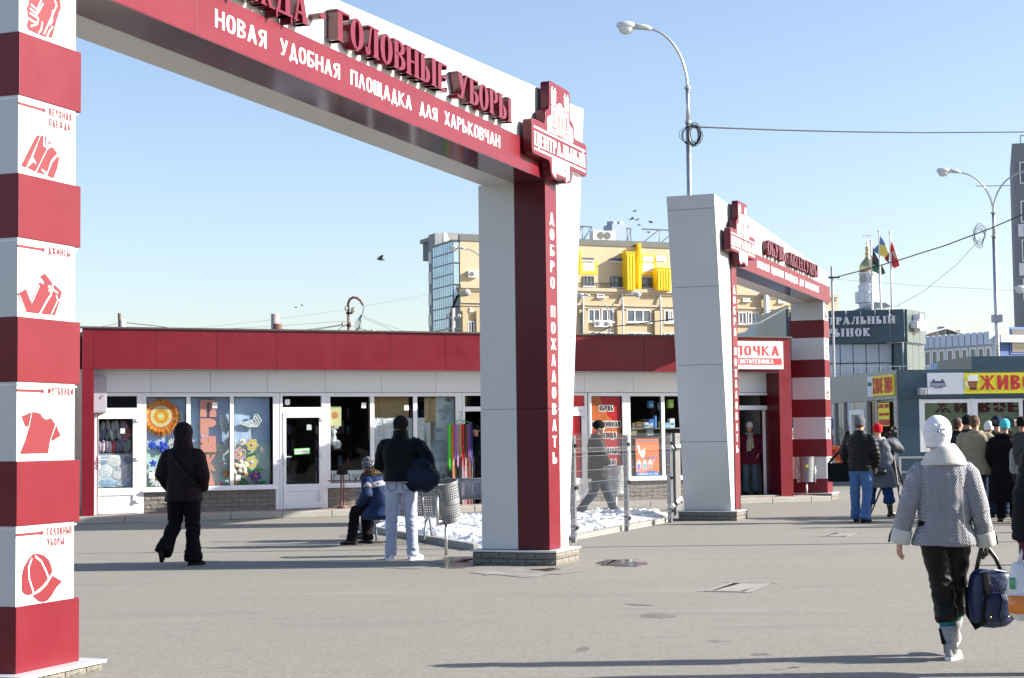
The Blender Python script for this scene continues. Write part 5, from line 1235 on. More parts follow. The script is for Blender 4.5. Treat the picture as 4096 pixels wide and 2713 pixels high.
# white hall with a long window band
YW=105;m_wh=mat('white_blue_render',(.48,.54,.64),.8,var=(.2,.08),stains=(.5,.6,(.36,.40,.46),.3));m_blw=mat('blue_wall',(.05,.11,.30),.7,var=(.3,.12))
wa,wb2=At(3640,1400,YW+6),At(3982,1400,YW);aw=atan2(wb2.y-wa.y,wb2.x-wa.x);WF=Frame((wa.x,wa.y),aw);LW=(V((wb2.x,wb2.y))-V((wa.x,wa.y))).length
wh=empty('white_hall',(wa.x,wa.y,0),aw,'pale two-storey hall with a long window band behind the dark kiosk','building')
z=lambda Y,X=1500:WF.px(3200+X/2.24,900+Y/2.24)[1]
box('hall_body',m_wh,wh,0,0,0,LW,25,z(1010));n=14
for i in range(n):box('attic_panel',m_wh,wh,LW*i/n+.04,-.5,z(1085),LW*(i+1)/n-.04,-.003,z(988,1700)+.2)
for X0,X1 in((1098,1110),(1125,1180),(1190,1242),(1252,1305),(1325,1382),(1394,1448),(1458,1510),(1532,1592),(1604,1660),(1672,1722)):
 x0=WF.xs(3200+X0/2.24,1400);x1=WF.xs(3200+X1/2.24,1400);w=empty('window',(x0,0,z(1250)));w.parent=wh;hh=z(1105)-z(1250)
 box('pane',m_wgl,w,.08,-.08,.1,x1-x0-.08,-.02,hh-.1);f=MB()
 for q in((0,0,x1-x0,.1),(0,hh-.1,x1-x0,hh),(0,.1,.08,hh-.1),(x1-x0-.08,.1,x1-x0,hh-.1)):f.box(q[0],-.12,q[1],q[2],-.005,q[3])
 f.build('frame',m_wfr,w)
for X0,X1,c in((1200,1345,(.25,.4,.65)),(1345,1430,(.6,.68,.8)),(1440,1525,(.7,.72,.78)),(1530,1635,(.32,.45,.7))):
 x0=WF.xs(3200+X0/2.24,1450);x1=WF.xs(3200+X1/2.24,1450);box('banner_panel',mat('bn%g'%c[0],c,.5,var=[(2,.5),(.8,.3)]),wh,x0,-.2,z(1290),x1-.05,-.13,z(1228))
wr=V((At(4400,1400,YW+4).x,YW+4));dr=wr-V((wb2.x,wb2.y));ar=atan2(dr.y,dr.x)
bl=empty('blue_hall',(wb2.x,wb2.y,0),ar,'blue walled wing with a pale attic at the right of the white hall','building')
box('hall_body',m_blw,bl,.02,0,0,dr.length,20,z(1075));box('attic',m_wh,bl,.02,-.5,z(1070),dr.length,20,z(990,1900)+.1)
for i in range(4):x=1.3+i*2.6;w=empty('window',(x,0,z(1155)));w.parent=bl;box('pane',m_wgl,w,0,-.1,0,1.6,-.02,1.5);box('frame',mat('blue_frame',(.07,.16,.4),.5),w,-.12,-.05,-.12,1.72,-.004,1.62)
hs=empty('gabled_house',(At(3780,1400,150).x,150,0),radians(12),'old brick gable with a snowy roof edge above the white hall','house')
zz=lambda Y:At(3780,900+Y/2.24,150).z
hx=lambda X:(X-1300)/2.24*150/FPX
m_ob=mat('old_brick_render',(.40,.34,.26),.9,var=[(.5,.15),(3,.1)])
mb=MB();mb.prism([(hx(1090),0),(hx(1430),0),(hx(1430),zz(985)),(hx(1290),zz(938)),(hx(1110),zz(985))],0,12);mb.build('gable_wall',m_ob,hs)
mb=MB();mb.prism([(hx(1085),zz(990)),(hx(1110),zz(980)),(hx(1290),zz(934)),(hx(1440),zz(978)),(hx(1440),zz(971)),(hx(1290),zz(926)),(hx(1105),zz(962)),(hx(1085),zz(975))],-.6,12.5);mb.build('roof',mat('snowy_roof',(.72,.75,.8),.8),hs)
w=empty('window',(hx(1268),0,zz(990)));w.parent=hs;box('pane',m_wgl,w,-.3,-.1,0,.3,-.02,.8);box('frame',m_wfr,w,-.45,-.06,-.1,.45,-.004,.95)
for i in range(3):box('roof_vent',m_dgrey,hs,hx(1320+i*45),-.4,zz(975),hx(1342+i*45),.6,zz(958-6*i))
# grey tower block at the right edge
YT=165;m_conc=mat('grey_tower_panel',(.21,.225,.25),.85,var=[(.15,.12),(1,.06)]);tx=At(4066,1200,YT).x
tw=empty('tower_block',(tx,YT,0),radians(-16),'tall grey tower block with white spandrels at the right edge','building')
zt2=At(4066,575,YT).z
box('tower_body',m_conc,tw,0,0,0,26,18,zt2);box('roof_rail',m_gmetal,tw,.8,.5,zt2+.8,20,.6,zt2+.9);[box('rail_post',m_gmetal,tw,.8+1.5*i,.5,zt2,.9+1.5*i,.6,zt2+.8)for i in range(6)]
k=0;zz_=zt2-1.6
while zz_>8:
 for i in range(3):
  w=empty('window',(.75+i*3.3,0,zz_-2.4));w.parent=tw;box('pane',m_wgl,w,0,-.06,0,2.6,-.01,2.0);f=MB()
  for q in((-.1,-.1,2.7,.02),(-.1,1.98,2.7,2.1),(-.1,.02,.02,1.98),(2.58,.02,2.7,1.98),(1.24,.02,1.34,1.98)):f.box(q[0],-.14,q[1],q[2],-.061,q[3])
  f.build('frame',m_wfr,w)
 if k%3!=0 or k>3:
  sp_=box('spandrel',m_wfr,tw,.35,-.12,zz_-3.9,25,-.003,zz_-2.65)
  mb=MB();put_text(mb,'ПРЗАМ'[k%4:k%4+2],.9,zz_-3.7,3.0,zz_-2.85,-.12,s=.22,depth=.03,step=.002);mb.build('lettering',mat('blue_letter',(.04,.12,.4),.5),sp_)
 zz_-=3.9;k+=1
# ------------------------------------------------------------------ beer kiosk
kc_=G(3602,1943);KF=Frame(kc_,radians(3.5));KL=Frame(kc_,radians(98.5))
ks=empty('beer_kiosk',kc_,radians(3.5),'dark blue kiosk with yellow and white sign boards and white framed windows','kiosk')
kz=lambda Y,X=800:KF.px(3300+X/1.96,1400+Y/1.96)[1]
kx=lambda X,y=0:KF.xs(3300+X/1.96,1600,y)
ztk,zfk=kz(155),kz(382);KW=8.5;KD=9.2
m_kgrey=mat('kiosk_reflection_grey',(.20,.22,.24),.4,coat=.3,var=(.8,.08))  # the side fascia's pale reflection is put into this grey colour
a_=radians(98.5-3.5);lx_,ly_=cos(a_),sin(a_)
mb=MB();mb.slab([(0,.3),(KW,.3),(KW,KD),(lx_*KD,ly_*KD),],zfk+.1,ztk-.06);mb.build('roof_slab',m_kgrey,ks)
for x0,x1 in zip([0,.86,2.9,4.9,6.7],[.86,2.9,4.9,6.7,KW]):box('front_fascia',m_teal,ks,x0+.003,-.06,zfk,x1-.003,.3,ztk)
box('roof_box',m_teal,ks,kx(1232),.8,ztk-.02,KW,4,kz(38,1400))
for i in range(5):MB().box(KD*i/5+.004,-.3,zfk,KD*(i+1)/5-.004,.05,ztk).build('side_fascia',m_kgrey,ks,rz=a_)
box('corner_wall',m_teal,ks,0,-.02,0,kx(735),.25,zfk-.003)
MB().box(0,.03,zfk-.012,KD,.5,zfk-.003).build('side_fascia',m_teal,ks)
# front windows
m_olive=mat('olive_film',(.46,.46,.26),.5,var=[(.8,.25),(3,.1)],coat=.6);
wz0=.95
for X0,X1,tx,c in((750,1145,'ЖИ',(.22,.07,.05)),(1165,1548,'ВОЕ',(.20,.015,.03)),(1570,1960,'ПИВО',(.2,.02,.03))):
 x0,x1=kx(X0),kx(X1);w=empty('window',(x0,0,wz0));w.parent=ks;W_,H_=x1-x0,zfk-.02-wz0;f=MB();t=.11
 for q in((0,0,W_,t),(0,H_-t,W_,H_),(0,t,t,H_-t),(W_-t,t,W_,H_-t)):f.box(q[0],-.01,q[1],q[2],.08,q[3])
 f.build('frame',m_frame,w,bevel=.006);box('pane',m_fglass,w,t,.02,t,W_-t,.028,H_-t);box('window_film',m_olive,w,t,.05,t,W_-t,.055,H_-t)
 mb=MB();xa,xb=(kx(855)-x0,kx(1118)-x0)if tx=='ЖИ' else((kx(1205)-x0,kx(1528)-x0)if tx=='ВОЕ' else(.3,W_-.3));put_text(mb,tx,xa,kz(495)-wz0,xb,kz(402)-wz0,.0495,s=.24,t=.16,gap=.1,depth=.002);mb.build('lettering',mat('lt'+tx,c,.6),w)
 if tx!='ПИВО':mb=MB();stroke(mb,[(W_*(.15+.07*i),.75+.55*sin(i*.31))for i in range(11)],.045,.049,.002);mb.build('printed_curve',mat('pale_curve',(.42,.42,.30),.6),w)
box('kiosk_apron',m_teal,ks,kx(735)+.003,0,0,KW,.2,wz0-.003);box('kiosk_post',m_frame,ks,kx(1145)+.002,-.02,wz0,kx(1165)-.002,.06,zfk-.01);box('kiosk_post',m_frame,ks,kx(735)+.002,-.02,wz0,kx(750)-.002,.06,zfk-.01)
box('inner_wall',m_inn,ks,.2,4,0,KW,4.1,zfk)
# front sign
s0,s1=kx(797),kx(797)+6.5;sz0_,sz1_=kz(350),kz(183)
sg=empty('kiosk_sign',KF.w(0,-.06,0),radians(3.5),'long sign board with emblem, beer mug and red word on yellow','sign')
box('white_board',mat('sign_white2',(.62,.66,.72),.4),sg,s0,-.06,sz0_,kx(1083),-.004,sz1_,.003);m_sy=mat('sign_yellow',(.80,.72,.03),.45)
box('yellow_board',m_sy,sg,kx(1085),-.061,sz0_+.01,s1,-.004,sz1_-.01);m_sr=mat('sign_red2',(.55,.03,.03),.5)
mb=MB();put_text(mb,'ЖИВОЕ',kx(1205),kz(318),kx(1205)+(kx(1560)-kx(1205))*1.42,kz(205),-.061,s=.22,t=.17,gap=.12,depth=.004,step=.001);mb.build('lettering',m_sr,sg)
m_navy=mat('navy_print',(.05,.08,.16),.5)
mb=MB();put_text(mb,'ЦЕНТРАЛЬНЫЙ',kx(817),kz(289),kx(943),kz(273),-.06,s=.18,t=.08,sf=.05,gap=.05,depth=.003,step=.001)
ex_=(kx(817)+kx(943))/2
for q in(-1,1):
 mb.box(ex_+q*.13-.035,-.064,kz(266),ex_+q*.13+.035,-.059,kz(233));mb.box(ex_+q*.19-.03,-.064,kz(266),ex_+q*.19+.02,-.059,kz(252))
mb.box(ex_-.09,-.065,kz(266),ex_+.09,-.0592,kz(246));mb.box(ex_-.13,-.064,kz(300),ex_+.13,-.059,kz(292));mb.build('printed_emblem',m_navy,sg)
mg=empty('beer_mug_print',(0,0,0));mg.parent=sg
MB().prism([(kx(1112),kz(248)),(kx(1192),kz(248)),(kx(1180),kz(320)),(kx(1128),kz(320))],-.066,-.0605).build('mug',mat('beer_brown',(.16,.05,.02),.3,var=(6,.5)),mg)
MB().prism([(kx(1114),kz(250)),(kx(1110),kz(215)),(kx(1130),kz(200)),(kx(1190),kz(202)),(kx(1196),kz(250))],-.068,-.0607).build('foam',m_printw,mg)
mb=MB();stroke(mb,[(kx(1118),kz(250)),(kx(1098),kz(262)),(kx(1100),kz(285)),(kx(1124),kz(296))],.035,-.061,.004);mb.build('mug_handle',m_printw,mg)
for i in range(4):MB().prism([(kx(1126+i*16),kz(300)),(kx(1136+i*16),kz(300)),(kx(1136+i*16),kz(262)),(kx(1126+i*16),kz(262))],-.0685,-.0662).build('glass_facet',mat('amber',(.45,.18,.06),.3),mg)
box('floodlight',m_gmetal,ks,kx(740,-.3),-.35,kz(355),kx(795,-.3),-.07,kz(300),.02)
# left side of the kiosk: frame x runs away from the corner
kd=lambda X,Y=1600:KL.xs(3300+X/1.96,Y)
kzl=lambda X,Y:KL.px(3300+X/1.96,1400+Y/1.96)[1]
side=empty('kiosk_side',(0,0,0),a_);side.parent=ks
def sbox(name,m,X0,X1,z0,z1,y0=.0,y1=.05):return box(name,m,side,kd(X0),y0,z0,kd(X1),y1,z1)
for X in(572,425,345,165,92):sbox('post',m_gmetal,X,X-12 if X>300 else X-8,0,zfk-.01,-.04,.08)
for X0,X1 in((560,530),(413,370),(333,220),(157,100),(84,62)):sbox('pane',m_fglass,X0,X1,.5,zfk-.02,0,.01)
sbox('side_wall',m_gmetal,560,62,0,.48,-.02,.06)
dr_=empty('white_door',(0,0,0));dr_.parent=side
for X0,X1 in((330,315),(232,217)):box('door_stile',m_frame,dr_,kd(X0),.02,.05,kd(X1),.12,zfk-.25)
box('door_rail',m_frame,dr_,kd(315),.021,.05,kd(232),.119,.3);box('door_rail',m_frame,dr_,kd(315),.021,zfk-.4,kd(232),.119,zfk-.25)
sp=box('yellow_poster',m_sy,side,kd(520),.06,kzl(470,598),kd(432),.075,kzl(470,415))
mir=MB();pz0,pz1=kzl(470,598),kzl(470,415)
def side_text(txt,Xa,Xb,Ya,Yb,y,m,s=.2,par=side):
 x1,x0=kd(Xa),kd(Xb);mb=MB();w=x1-x0
 z0,z1=kzl((Xa+Xb)/2,Yb),kzl((Xa+Xb)/2,Ya)
 put_text(mb,txt,0,z0,w,z1,0,s=s,depth=.006,step=.001)
 mb.v=[(x1-p[0],y-p[1],p[2])for p in mb.v];return mb.build('lettering',m,par)
side_text('ЖИВОЕ ПИВО',437,520,425,455,.078,m_sr,.18)
side_text('ХОЛОДНЫЕ НАПИТКИ',440,518,495,515,.078,m_sr,.16)
for i in range(6):x=kd(445+i*13);box('printed_bottle',m_sr,side,x-.12,.076,kzl(450+i*12,590),x+.05,.084,kzl(450+i*12,545))
s2=empty('side_sign',KF.w(0,0,0),radians(98.5),'yellow and grey sign board on the receding side of the kiosk','sign')
z0,z1=kzl(480,360),kzl(480,198)
box('grey_board',mat('sign_white2',(.62,.66,.72),.4),s2,kd(403),.055,z0,kd(362),.11,z1);box('yellow_board',m_sy,s2,kd(563),.055,z0+.01,kd(403)-.01,.112,z1-.01)
side_text('ЖИВОЕ ПИВО',405,560,215,340,.115,m_sr,.2,s2)
side_text('Н',368,395,255,285,.115,m_navy,.3,s2)
# rail in front of the kiosk
rr=empty('guard_rail',G(3590,1945),0,'low steel guard rail with two bars before the kiosk corner','railing')
for z in(.82,.42,.08):MB().tube([(-.15,-.9,z),(1.8,-.9,z)],.03,8).build('rail',m_metal,rr)
for x in(-.12,.95,1.8):MB().tube([(x,-.9,0),(x,-.9,.82)],.03,8).build('post',m_metal,rr)
# ------------------------------------------------------------------ street lamps, poles, wires
def lamp_head(par,p,d):
 """lantern at p pointing along unit vector d (horizontal)"""
 e=empty('lantern',p,atan2(d[1],d[0]));e.parent=par
 mb=MB();mb.tube([(-.02,0,.0),(.10,0,.035),(.36,0,.06),(.38,0,.055)],[.045,.075,.085,.06],10,ry=[.04,.06,.07,.05]);mb.build('gear_housing',mat('lamp_housing',(.62,.64,.64),.35,metal=.3),e,smooth=True)
 mb=MB();mb.ball((.54,0,.07),(.23,.13,.10),14,8);mb.build('reflector_shell',MATS['lamp_housing'],e,smooth=True)
 mb=MB();mb.ball((.55,0,.02),(.18,.11,.15),14,8);mb.build('lens',mat('lamp_lens',(.62,.66,.66),.1,coat=.8),e,smooth=True)
def street_lamp(px,py_low,Y,arms,ztop,label,r=.052,zc=6.0,reach=2.6,rise=None,group=None):
 b=At(px,py_low,Y);f=empty('street_lamp',(b.x,Y,0),0,label,'street lamp',group)
 MB().tube([(0,0,0),(0,0,zc*.6),(0,0,zc)],[r*1.25,r*1.1,r],12).build('pole',m_metal,f,smooth=True)
 rise=rise or(ztop-zc)
 MB().tube([(0,0,zc-.03),(0,0,zc+.75)],r*.8,12).build('pole_sleeve',m_metal,f,smooth=True)
 for z in(zc-.02,zc+.74):MB().lathe([(r*1.35,z),(r*1.35,z+.05)],12).build('collar',m_gmetal,f)
 z0=zc+.74
 for sx,sy in arms:
  L=hypot(sx,sy);ux,uy=sx/L,sy/L;pts=[]
  for i in range(17):
   t=i/16*(pi/2*.93);q=reach*(1-cos(t));pts.append((ux*q,uy*q,z0+(ztop-z0)*sin(t)))
  MB().tube(pts,[.032-.010*i/16 for i in range(17)],8).build('arm',m_metal,f,smooth=True)
  lamp_head(f,pts[-1],(ux,uy))
 return f
L1=street_lamp(2756,700,36,[(-1,-.1)],At(2500,120,36).z,'single-arm street lamp rising behind the far gateway pillar',zc=At(2756,490,36).z,reach=(2740-2575)/FPX*36)
YL2=53
L2=street_lamp(3990,1420,YL2,[(-1,0),(1,0)],At(3800,690,YL2).z,'double-arm street lamp behind the kiosk at the right',zc=At(3970,860,YL2).z-.7,reach=(3960-3815)/FPX*YL2,r=.065)
MB().tube([(-.55,0,At(3960,744,YL2).z),(.55,0,At(3960,744,YL2).z)],.015,6).build('brace',m_metal,L2)
p=At(3992,1275,YL2);MB().box(-.14,-.2,p.z-.12,.14,.1,p.z+.12).build('clamp_box',m_gmetal,L2)
YL3=95
L3=street_lamp(1600+1652/1.9733,1300,YL3,[(-1,0),(1,0)],At(2400,800+755/1.9733,YL3).z,'double-arm street lamp seen between the gateways against the ochre block',zc=At(2440,1270,YL3).z-.7,reach=(1650-1480)/1.9733/FPX*YL3)
L4=street_lamp(1960,1200,75,[(-1,0)],At(1860,995,75).z,'street lamp arm reaching left from behind the near gateway pillar',zc=At(1960,1130,75).z-.7,reach=(1960-1850)/FPX*75)
m_wood=mat('concrete_pole',(.34,.31,.28),.9,var=(4,.2));m_rust=mat('rusty_pipe',(.16,.075,.06),.7,var=(5,.3));m_cable=mat('black_cable',(.02,.02,.022),.5)
def pole(px,py_t,Y,r,label,m=m_wood,name='utility_pole',r2=None):
 t=At(px,py_t,Y);f=empty(name,(t.x,Y,0),0,label,'pole');MB().tube([(0,0,0),(0,0,t.z)],[r,r2 or r*.8],12).build('mast',m,f,smooth=True);return f,t
# old cobra lamp on a concrete pole by the glass tower
PQ,tq=pole(1600+415/1.9733,800+855/1.9733,88,.16,'old concrete lamp pole with a hooded lantern before the glass tower')
def loc7(X,Y,D):q=At(1600+X/1.9733,800+Y/1.9733,D);return(q.x-tq.x,0,q.z)
MB().tube([loc7(398,1050,88),loc7(400,900,88),loc7(425,830,88),loc7(450,765,88),loc7(480,745,88)],.07,8).build('bracket',m_black,PQ,smooth=True)
mb=MB();a,b=V(loc7(470,752,88)),V(loc7(555,722,88));mb.tube([a,a.lerp(b,.4),a.lerp(b,.8),b],[.12,.26,.26,.1],10,ry=[.1,.16,.2,.08]);mb.build('lantern',mat('weathered_lantern',(.42,.42,.38),.5),PQ,smooth=True)
for Y_ in(930,1015):q=loc7(415,Y_,88);MB().box(-.35,-.1,q[2]-.04,.4,.06,q[2]+.04).build('crossarm',m_gmetal,PQ)
for dx in(-.3,.3,.38):MB().lathe([(.05,0),(.07,.06),(.04,.14)],8,(dx,0,loc7(415,930,88)[2]+.04)).build('insulator',mat('porcelain',(.6,.55,.45),.3),PQ)
# bent pipe bracket with cables above the roof
YP=60;c8_=lambda X,Y:(700+X/1.8944,1100+Y/1.8944)
pb_,tb_=pole(*c8_(1313,240),YP,.045,'rusty bent pipe pole with tangled cables above the shop roof',m_rust,r2=.045)
def l8(X,Y):q=At(*c8_(X,Y),YP);return(q.x-tb_.x,0,q.z)
MB().tube([l8(1310,260),l8(1312,215),l8(1325,185),l8(1350,170),l8(1380,175),l8(1405,195),l8(1425,228)],.045,8).build('hook_pipe',m_rust,pb_,smooth=True)
for Y_ in(290,383):q=l8(1320,Y_);MB().box(l8(1296,Y_)[0],-.05,q[2]-.03,l8(1346,Y_)[0],.05,q[2]+.03).build('crossarm',m_black,pb_)
for X_,Y_ in((1300,255),(1345,268),(1357,262),(1275,375),(1335,378)):q=l8(X_,Y_);MB().lathe([(.05,-.09),(.08,0),(.05,.09)],8,q).build('insulator',MATS['porcelain'],pb_)
MB().tube([l8(1425,228),l8(1427,260),l8(1418,300),l8(1405,330),l8(1400,380),l8(1385,430)],.015,5).build('drop_cable',m_cable,pb_)
for k in range(6):MB().tube([l8(1415-k*2,305),l8(1370+k*8,350+k*4),l8(1360+k*10,400),l8(1395-k*12,437)],.007,4).build('loose_wire',m_cable,pb_)
P1_,t1_=pole(*c8_(760,297),58,.15,'short concrete post top above the middle of the shop roof',r2=.15);MB().lathe([(.18,0),(.18,.35)],12,(.06,0,At(*c8_(775,425),58).z-.1)).build('rusty_collar',m_rust,P1_)
P2_,t2_=pole(300+333/1.742,1200+142/1.742,58,.13,'pale post top above the left end of the shop roof',mat('pale_post',(.6,.58,.56),.8));MB().tube([(-.1,0,t2_.z-.3),(-.12,0,t2_.z+.25)],.06,8).build('rusty_pipe',m_rust,P2_)
P3_,t3_=pole(*c8_(1500,415),70,.12,'small pale post top beside the cable pole',MATS['pale_post'])
def cable(pts,label,r=.012,n=12,sag=0.0,cat='cable',name='overhead_cable',m=None):
 out=[]
 for a,b in zip(pts[:-1],pts[1:]):
  for i in range(n):t=i/n;q=a.lerp(b,t);q.z-=sag*4*t*(1-t);out.append(q)
 out.append(pts[-1]);o=MB().tube(out,r,5).build(name,m or m_cable);return tag(o,label,cat)
A8=lambda X,Y,D:At(*c8_(X,Y),D)
cable([A8(1270,268,YP),A8(700,345,58),A8(100,410,56)],'faint thin wire running left from the bent pipe pole',.004)
cable([A8(1300,350,YP),A8(800,385,58),A8(280,415,56)],'thin wire from the bent pipe pole to the post top',.006)
cable([A8(1275,375,YP),A8(860,430,57)],'upper thick cable sagging from the bent pipe pole to the roof',.012,sag=.02);cable([A8(1275,380,YP),A8(980,430,57)],'lower thick cable sagging from the bent pipe pole to the roof',.012)
cable([A8(1285,380,YP),A8(1215,432,60)],'short cable dropping beside the bent pipe pole',.01)
cable([A8(1400,300,YP),A8(1560,370,62),A8(1790,442,64)],'wire falling right from the bent pipe pole, upper one',.006);cable([A8(1390,310,YP),A8(1540,375,62),A8(1700,442,64)],'wire falling right from the bent pipe pole, lower one',.006)
cable([A8(1380,400,YP),A8(1500,435,62)],'black cable from the bent pipe pole to the small post',.012)
A5=lambda X,Y,D:At(300+X/1.742,1200+Y/1.742,D)
cable([A5(340,158,58),A5(550,180,58),A5(750,208,58)],'cable running right from the pale left post',.012);cable([A5(325,160,58),A5(130,197,57)],'cable running left from the pale left post',.010)
cable([A8(1420,240,YP),A8(1910,150,70)],'hair thin wire running right to the glass tower',.004)
c6b=lambda X,Y,D:At(2400+X/1.396,Y/1.396,D)
cable([c6b(510,710,36),c6b(1000,728,38),c6b(1400,738,40),c6b(1800,742,42),c6b(2420,738,44)],'long twisted black cable running right from the single-arm lamp',.013)
cable([c6b(505,706,36),c6b(1000,725,38),c6b(1400,735,40),c6b(1800,740,42),c6b(2420,736,44)],'thin companion wire of the long black cable',.008)
cb=empty('cable_coil',c6b(510,755,35.85),0,'coil of spare black cable hung on the single-arm lamp pole','cable')
for k in range(9):
 rx,rz,ox,oz=random.uniform(.10,.24),random.uniform(.16,.27),random.uniform(-.06,.12),random.uniform(-.05,.06)
 MB().tube([(ox+rx*cos(a*pi/10),-.05+.01*k,oz+rz*sin(a*pi/10))for a in range(21)],.011 if k%2 else.006,5).build('loop',m_cable,cb)
q2=At(3200+1700/2.24,900+35/2.24,YL2-.2)
cable([At(3200+300/2.24,900+475/2.24,66),At(3200+560/2.24,900+408/2.24,64),At(3200+880/2.24,900+318/2.24,61),At(3200+1300/2.24,900+185/2.24,57),q2],'thick twisted cable from the ochre block to the double-arm lamp',.022)
cable([q2,At(4096+60,830,50)],'twisted cable leaving the double-arm lamp towards the right edge',.02)
cable([q2+V((-.3,0,-.3)),At(3200+1400/2.24,900+360/2.24,60),At(3200+1100/2.24,900+600/2.24,66),At(3200+835/2.24,900+745/2.24,YM)],'thin pale wire from the double-arm lamp down to the market hall',.009,m=mat('pale_wire',(.25,.35,.38),.6))
cable([At(3250,1110,64),At(3700,1145,60),At(4110,1165,56)],'hair thin wire crossing the sky at the right',.005,m=mat('pale_wire',(.25,.35,.38),.6))
tn=empty('cable_coil',q2+V((-.35,-.05,.0)),0,'tangle of cable loops clipped to the double-arm lamp','cable')
for k in range(5):MB().tube([(random.uniform(-.05,.05)+.18*cos(a*pi/6),.02*k,-.12-.05*k+.3*sin(a*pi/6))for a in range(13)],.008,5).build('loop',m_cable,tn)
cable([At(3200+90/2.24,1180,40),At(2850+1000/5.227,1200+470/5.227,42),At(2850+800/5.227,1200+515/5.227,42),At(2850+560/5.227,1200+470/5.227,42)],'pale cable drooping behind the far gateway',.02,m=mat('white_cable',(.6,.58,.5),.6))
cable([c6b(-1500+30,0,60),c6b(-1490,0,60)],'x',.001)if False else None
C7w=lambda X,Y,D:At(*C7(X,Y),D)
cable([C7w(1395,1090,80),C7w(1640,1005,YL3-.3),C7w(1900,975,85),C7w(2165,940,75)],'black cable crossing in front of the ochre block through the double lamp',.03)
cable([C7w(1520,1075,90),C7w(1640,1008,YL3-.3)],'short cable rising to the double lamp between the gateways',.03)
po_=empty('utility_pole',(At(2600+1440/1.96,1400,66).x,66,0),0,'thin steel cable pole beside the ochre block end','pole');MB().tube([(0,0,0),(0,0,At(3334,700+718/1.96,66).z)],.05,8).build('mast',m_gmetal,po_);MB().box(-.3,-.05,At(3330,1110,66).z-.03,.3,.05,At(3330,1110,66).z+.03).build('crossarm',m_cable,po_)
lh=empty('street_lamp',(At(4110,1160,60).x,60,0),0,'lamp head entering from the right edge of the picture','street lamp');lz_=At(4080,1155,60).z;MB().tube([(0,0,0),(0,0,lz_-.1),(-.1,0,lz_+.02)],.06,8).build('pole',m_metal,lh);lamp_head(lh,(.28,0,lz_-.05),(-1,0))
# ------------------------------------------------------------------ birds
m_bird=mat('dark_feathers',(.04,.045,.05),.8)
def bird(px,py,Y,s,yaw,label,grp,flap=.5):
 q=At(px,py,Y);e=empty('bird',q,yaw,label,'bird',grp)
 MB().tube([(-.5*s,0,0),(-.3*s,0,.02*s),(0,0,.03*s),(.25*s,0,.06*s),(.36*s,0,.05*s)],[.03*s,.09*s,.13*s,.09*s,.01*s],8).build('body',m_bird,e,smooth=True)
 for w in(-1,1):
  mb=MB();P_=[(.14,.0,.04),(.2,.35,.04+flap*.3),(.02,.85,.04+flap*.45),(-.12,.8,.04+flap*.4),(-.16,.35,.03+flap*.22),(-.14,0,.03)]
  a=[(x*s,y*s*w,z*s)for x,y,z in P_];b=[(x,y,z-.02*s)for x,y,z in a];mb._add(a+b,[tuple(range(6)),tuple(range(11,5,-1))]+[(i,i+6,(i+1)%6+6,(i+1)%6)for i in range(6)]);mb.build('wing',m_bird,e)
bird(1521,1039,60,.36,radians(200),'largest dark bird gliding alone above the shop roof',None,.8)
for i,(x,y)in enumerate(((1847,92),(1818,156),(1833,150),(1867,160),(1888,198),(1970,172),(1982,180),(1960,254))):bird(1600+x/1.9733,800+y/1.9733,150+i*3,.45,radians(random.uniform(150,240)),'tiny dark bird in the flock between the two gateways','flock of birds between the gateways',random.uniform(-.4,1))
for x,y in((917,247),(962,232)):bird(*c8_(x,y),220,.45,radians(20),'tiny pale bird far left of the bent pipe pole','two far birds',.5)
# ------------------------------------------------------------------ snow bed, kerbs, fence
m_snow=mat('old_snow',(.80,.83,.86),.75,var=(3,.06),stains=[(6,.55,(.48,.47,.44),.5),(25,.62,(.3,.29,.27),.5)],bump=[(14,.8,.03),(50,.5,.01)])
bed=[G(*q)for q in((1461,2118),(1918,2202),(2215,2240),(2278,2160),(2674,2085),(2700,2062),(2400,2064),(1925,2084),(1520,2092))]
bp_=[(q.x,q.y)for q in bed]
def inside(x,y,P_):
 c=False;j=len(P_)-1
 for i in range(len(P_)):
  if(P_[i][1]>y)!=(P_[j][1]>y)and x<(P_[j][0]-P_[i][0])*(y-P_[i][1])/(P_[j][1]-P_[i][1])+P_[i][0]:c=not c
  j=i
 return c
def edged(x,y,P_):
 d=9
 for i in range(len(P_)):
  a,b=V(P_[i]),V(P_[(i+1)%len(P_)]);t=max(0,min(1,(V((x,y))-a).dot(b-a)/(b-a).length_squared));d=min(d,(V((x,y))-a.lerp(b,t)).length)
 return d
gx0_,gx1_=min(p[0]for p in bp_),max(p[0]for p in bp_);gy0_,gy1_=min(p[1]for p in bp_),max(p[1]for p in bp_);st2=.045
mb=MB();vs={};fs=[];vl=[]
nx,ny=int((gx1_-gx0_)/st2)+1,int((gy1_-gy0_)/st2)+1
def snow_h(x,y):
 e=min(1,max(0,edged(x,y,bp_)-.06)/.3);n_=noise.noise(V((x*1.1,y*1.1,3)))
 return.03+e*(.08+.08*n_+.06*abs(noise.noise(V((x*4,y*4,1))))+.05*noise.noise(V((x*9,y*9,7))))
for i in range(nx+1):
 for j in range(ny+1):
  x,y=gx0_+i*st2,gy0_+j*st2
  if inside(x,y,bp_):vs[(i,j)]=len(vl);vl.append((x,y,snow_h(x,y)))
for(i,j),a in vs.items():
 if(i+1,j)in vs and(i,j+1)in vs and(i+1,j+1)in vs:fs.append((a,vs[(i+1,j)],vs[(i+1,j+1)],vs[(i,j+1)]))
mb._add(vl,fs);so_=mb.build('snow',m_snow,None,smooth=True);tag(so_,'old lumpy snow lying in the kerbed bed around the near gateway pillar','snow',kind='stuff')
cl=MB();rs=random.Random(5)
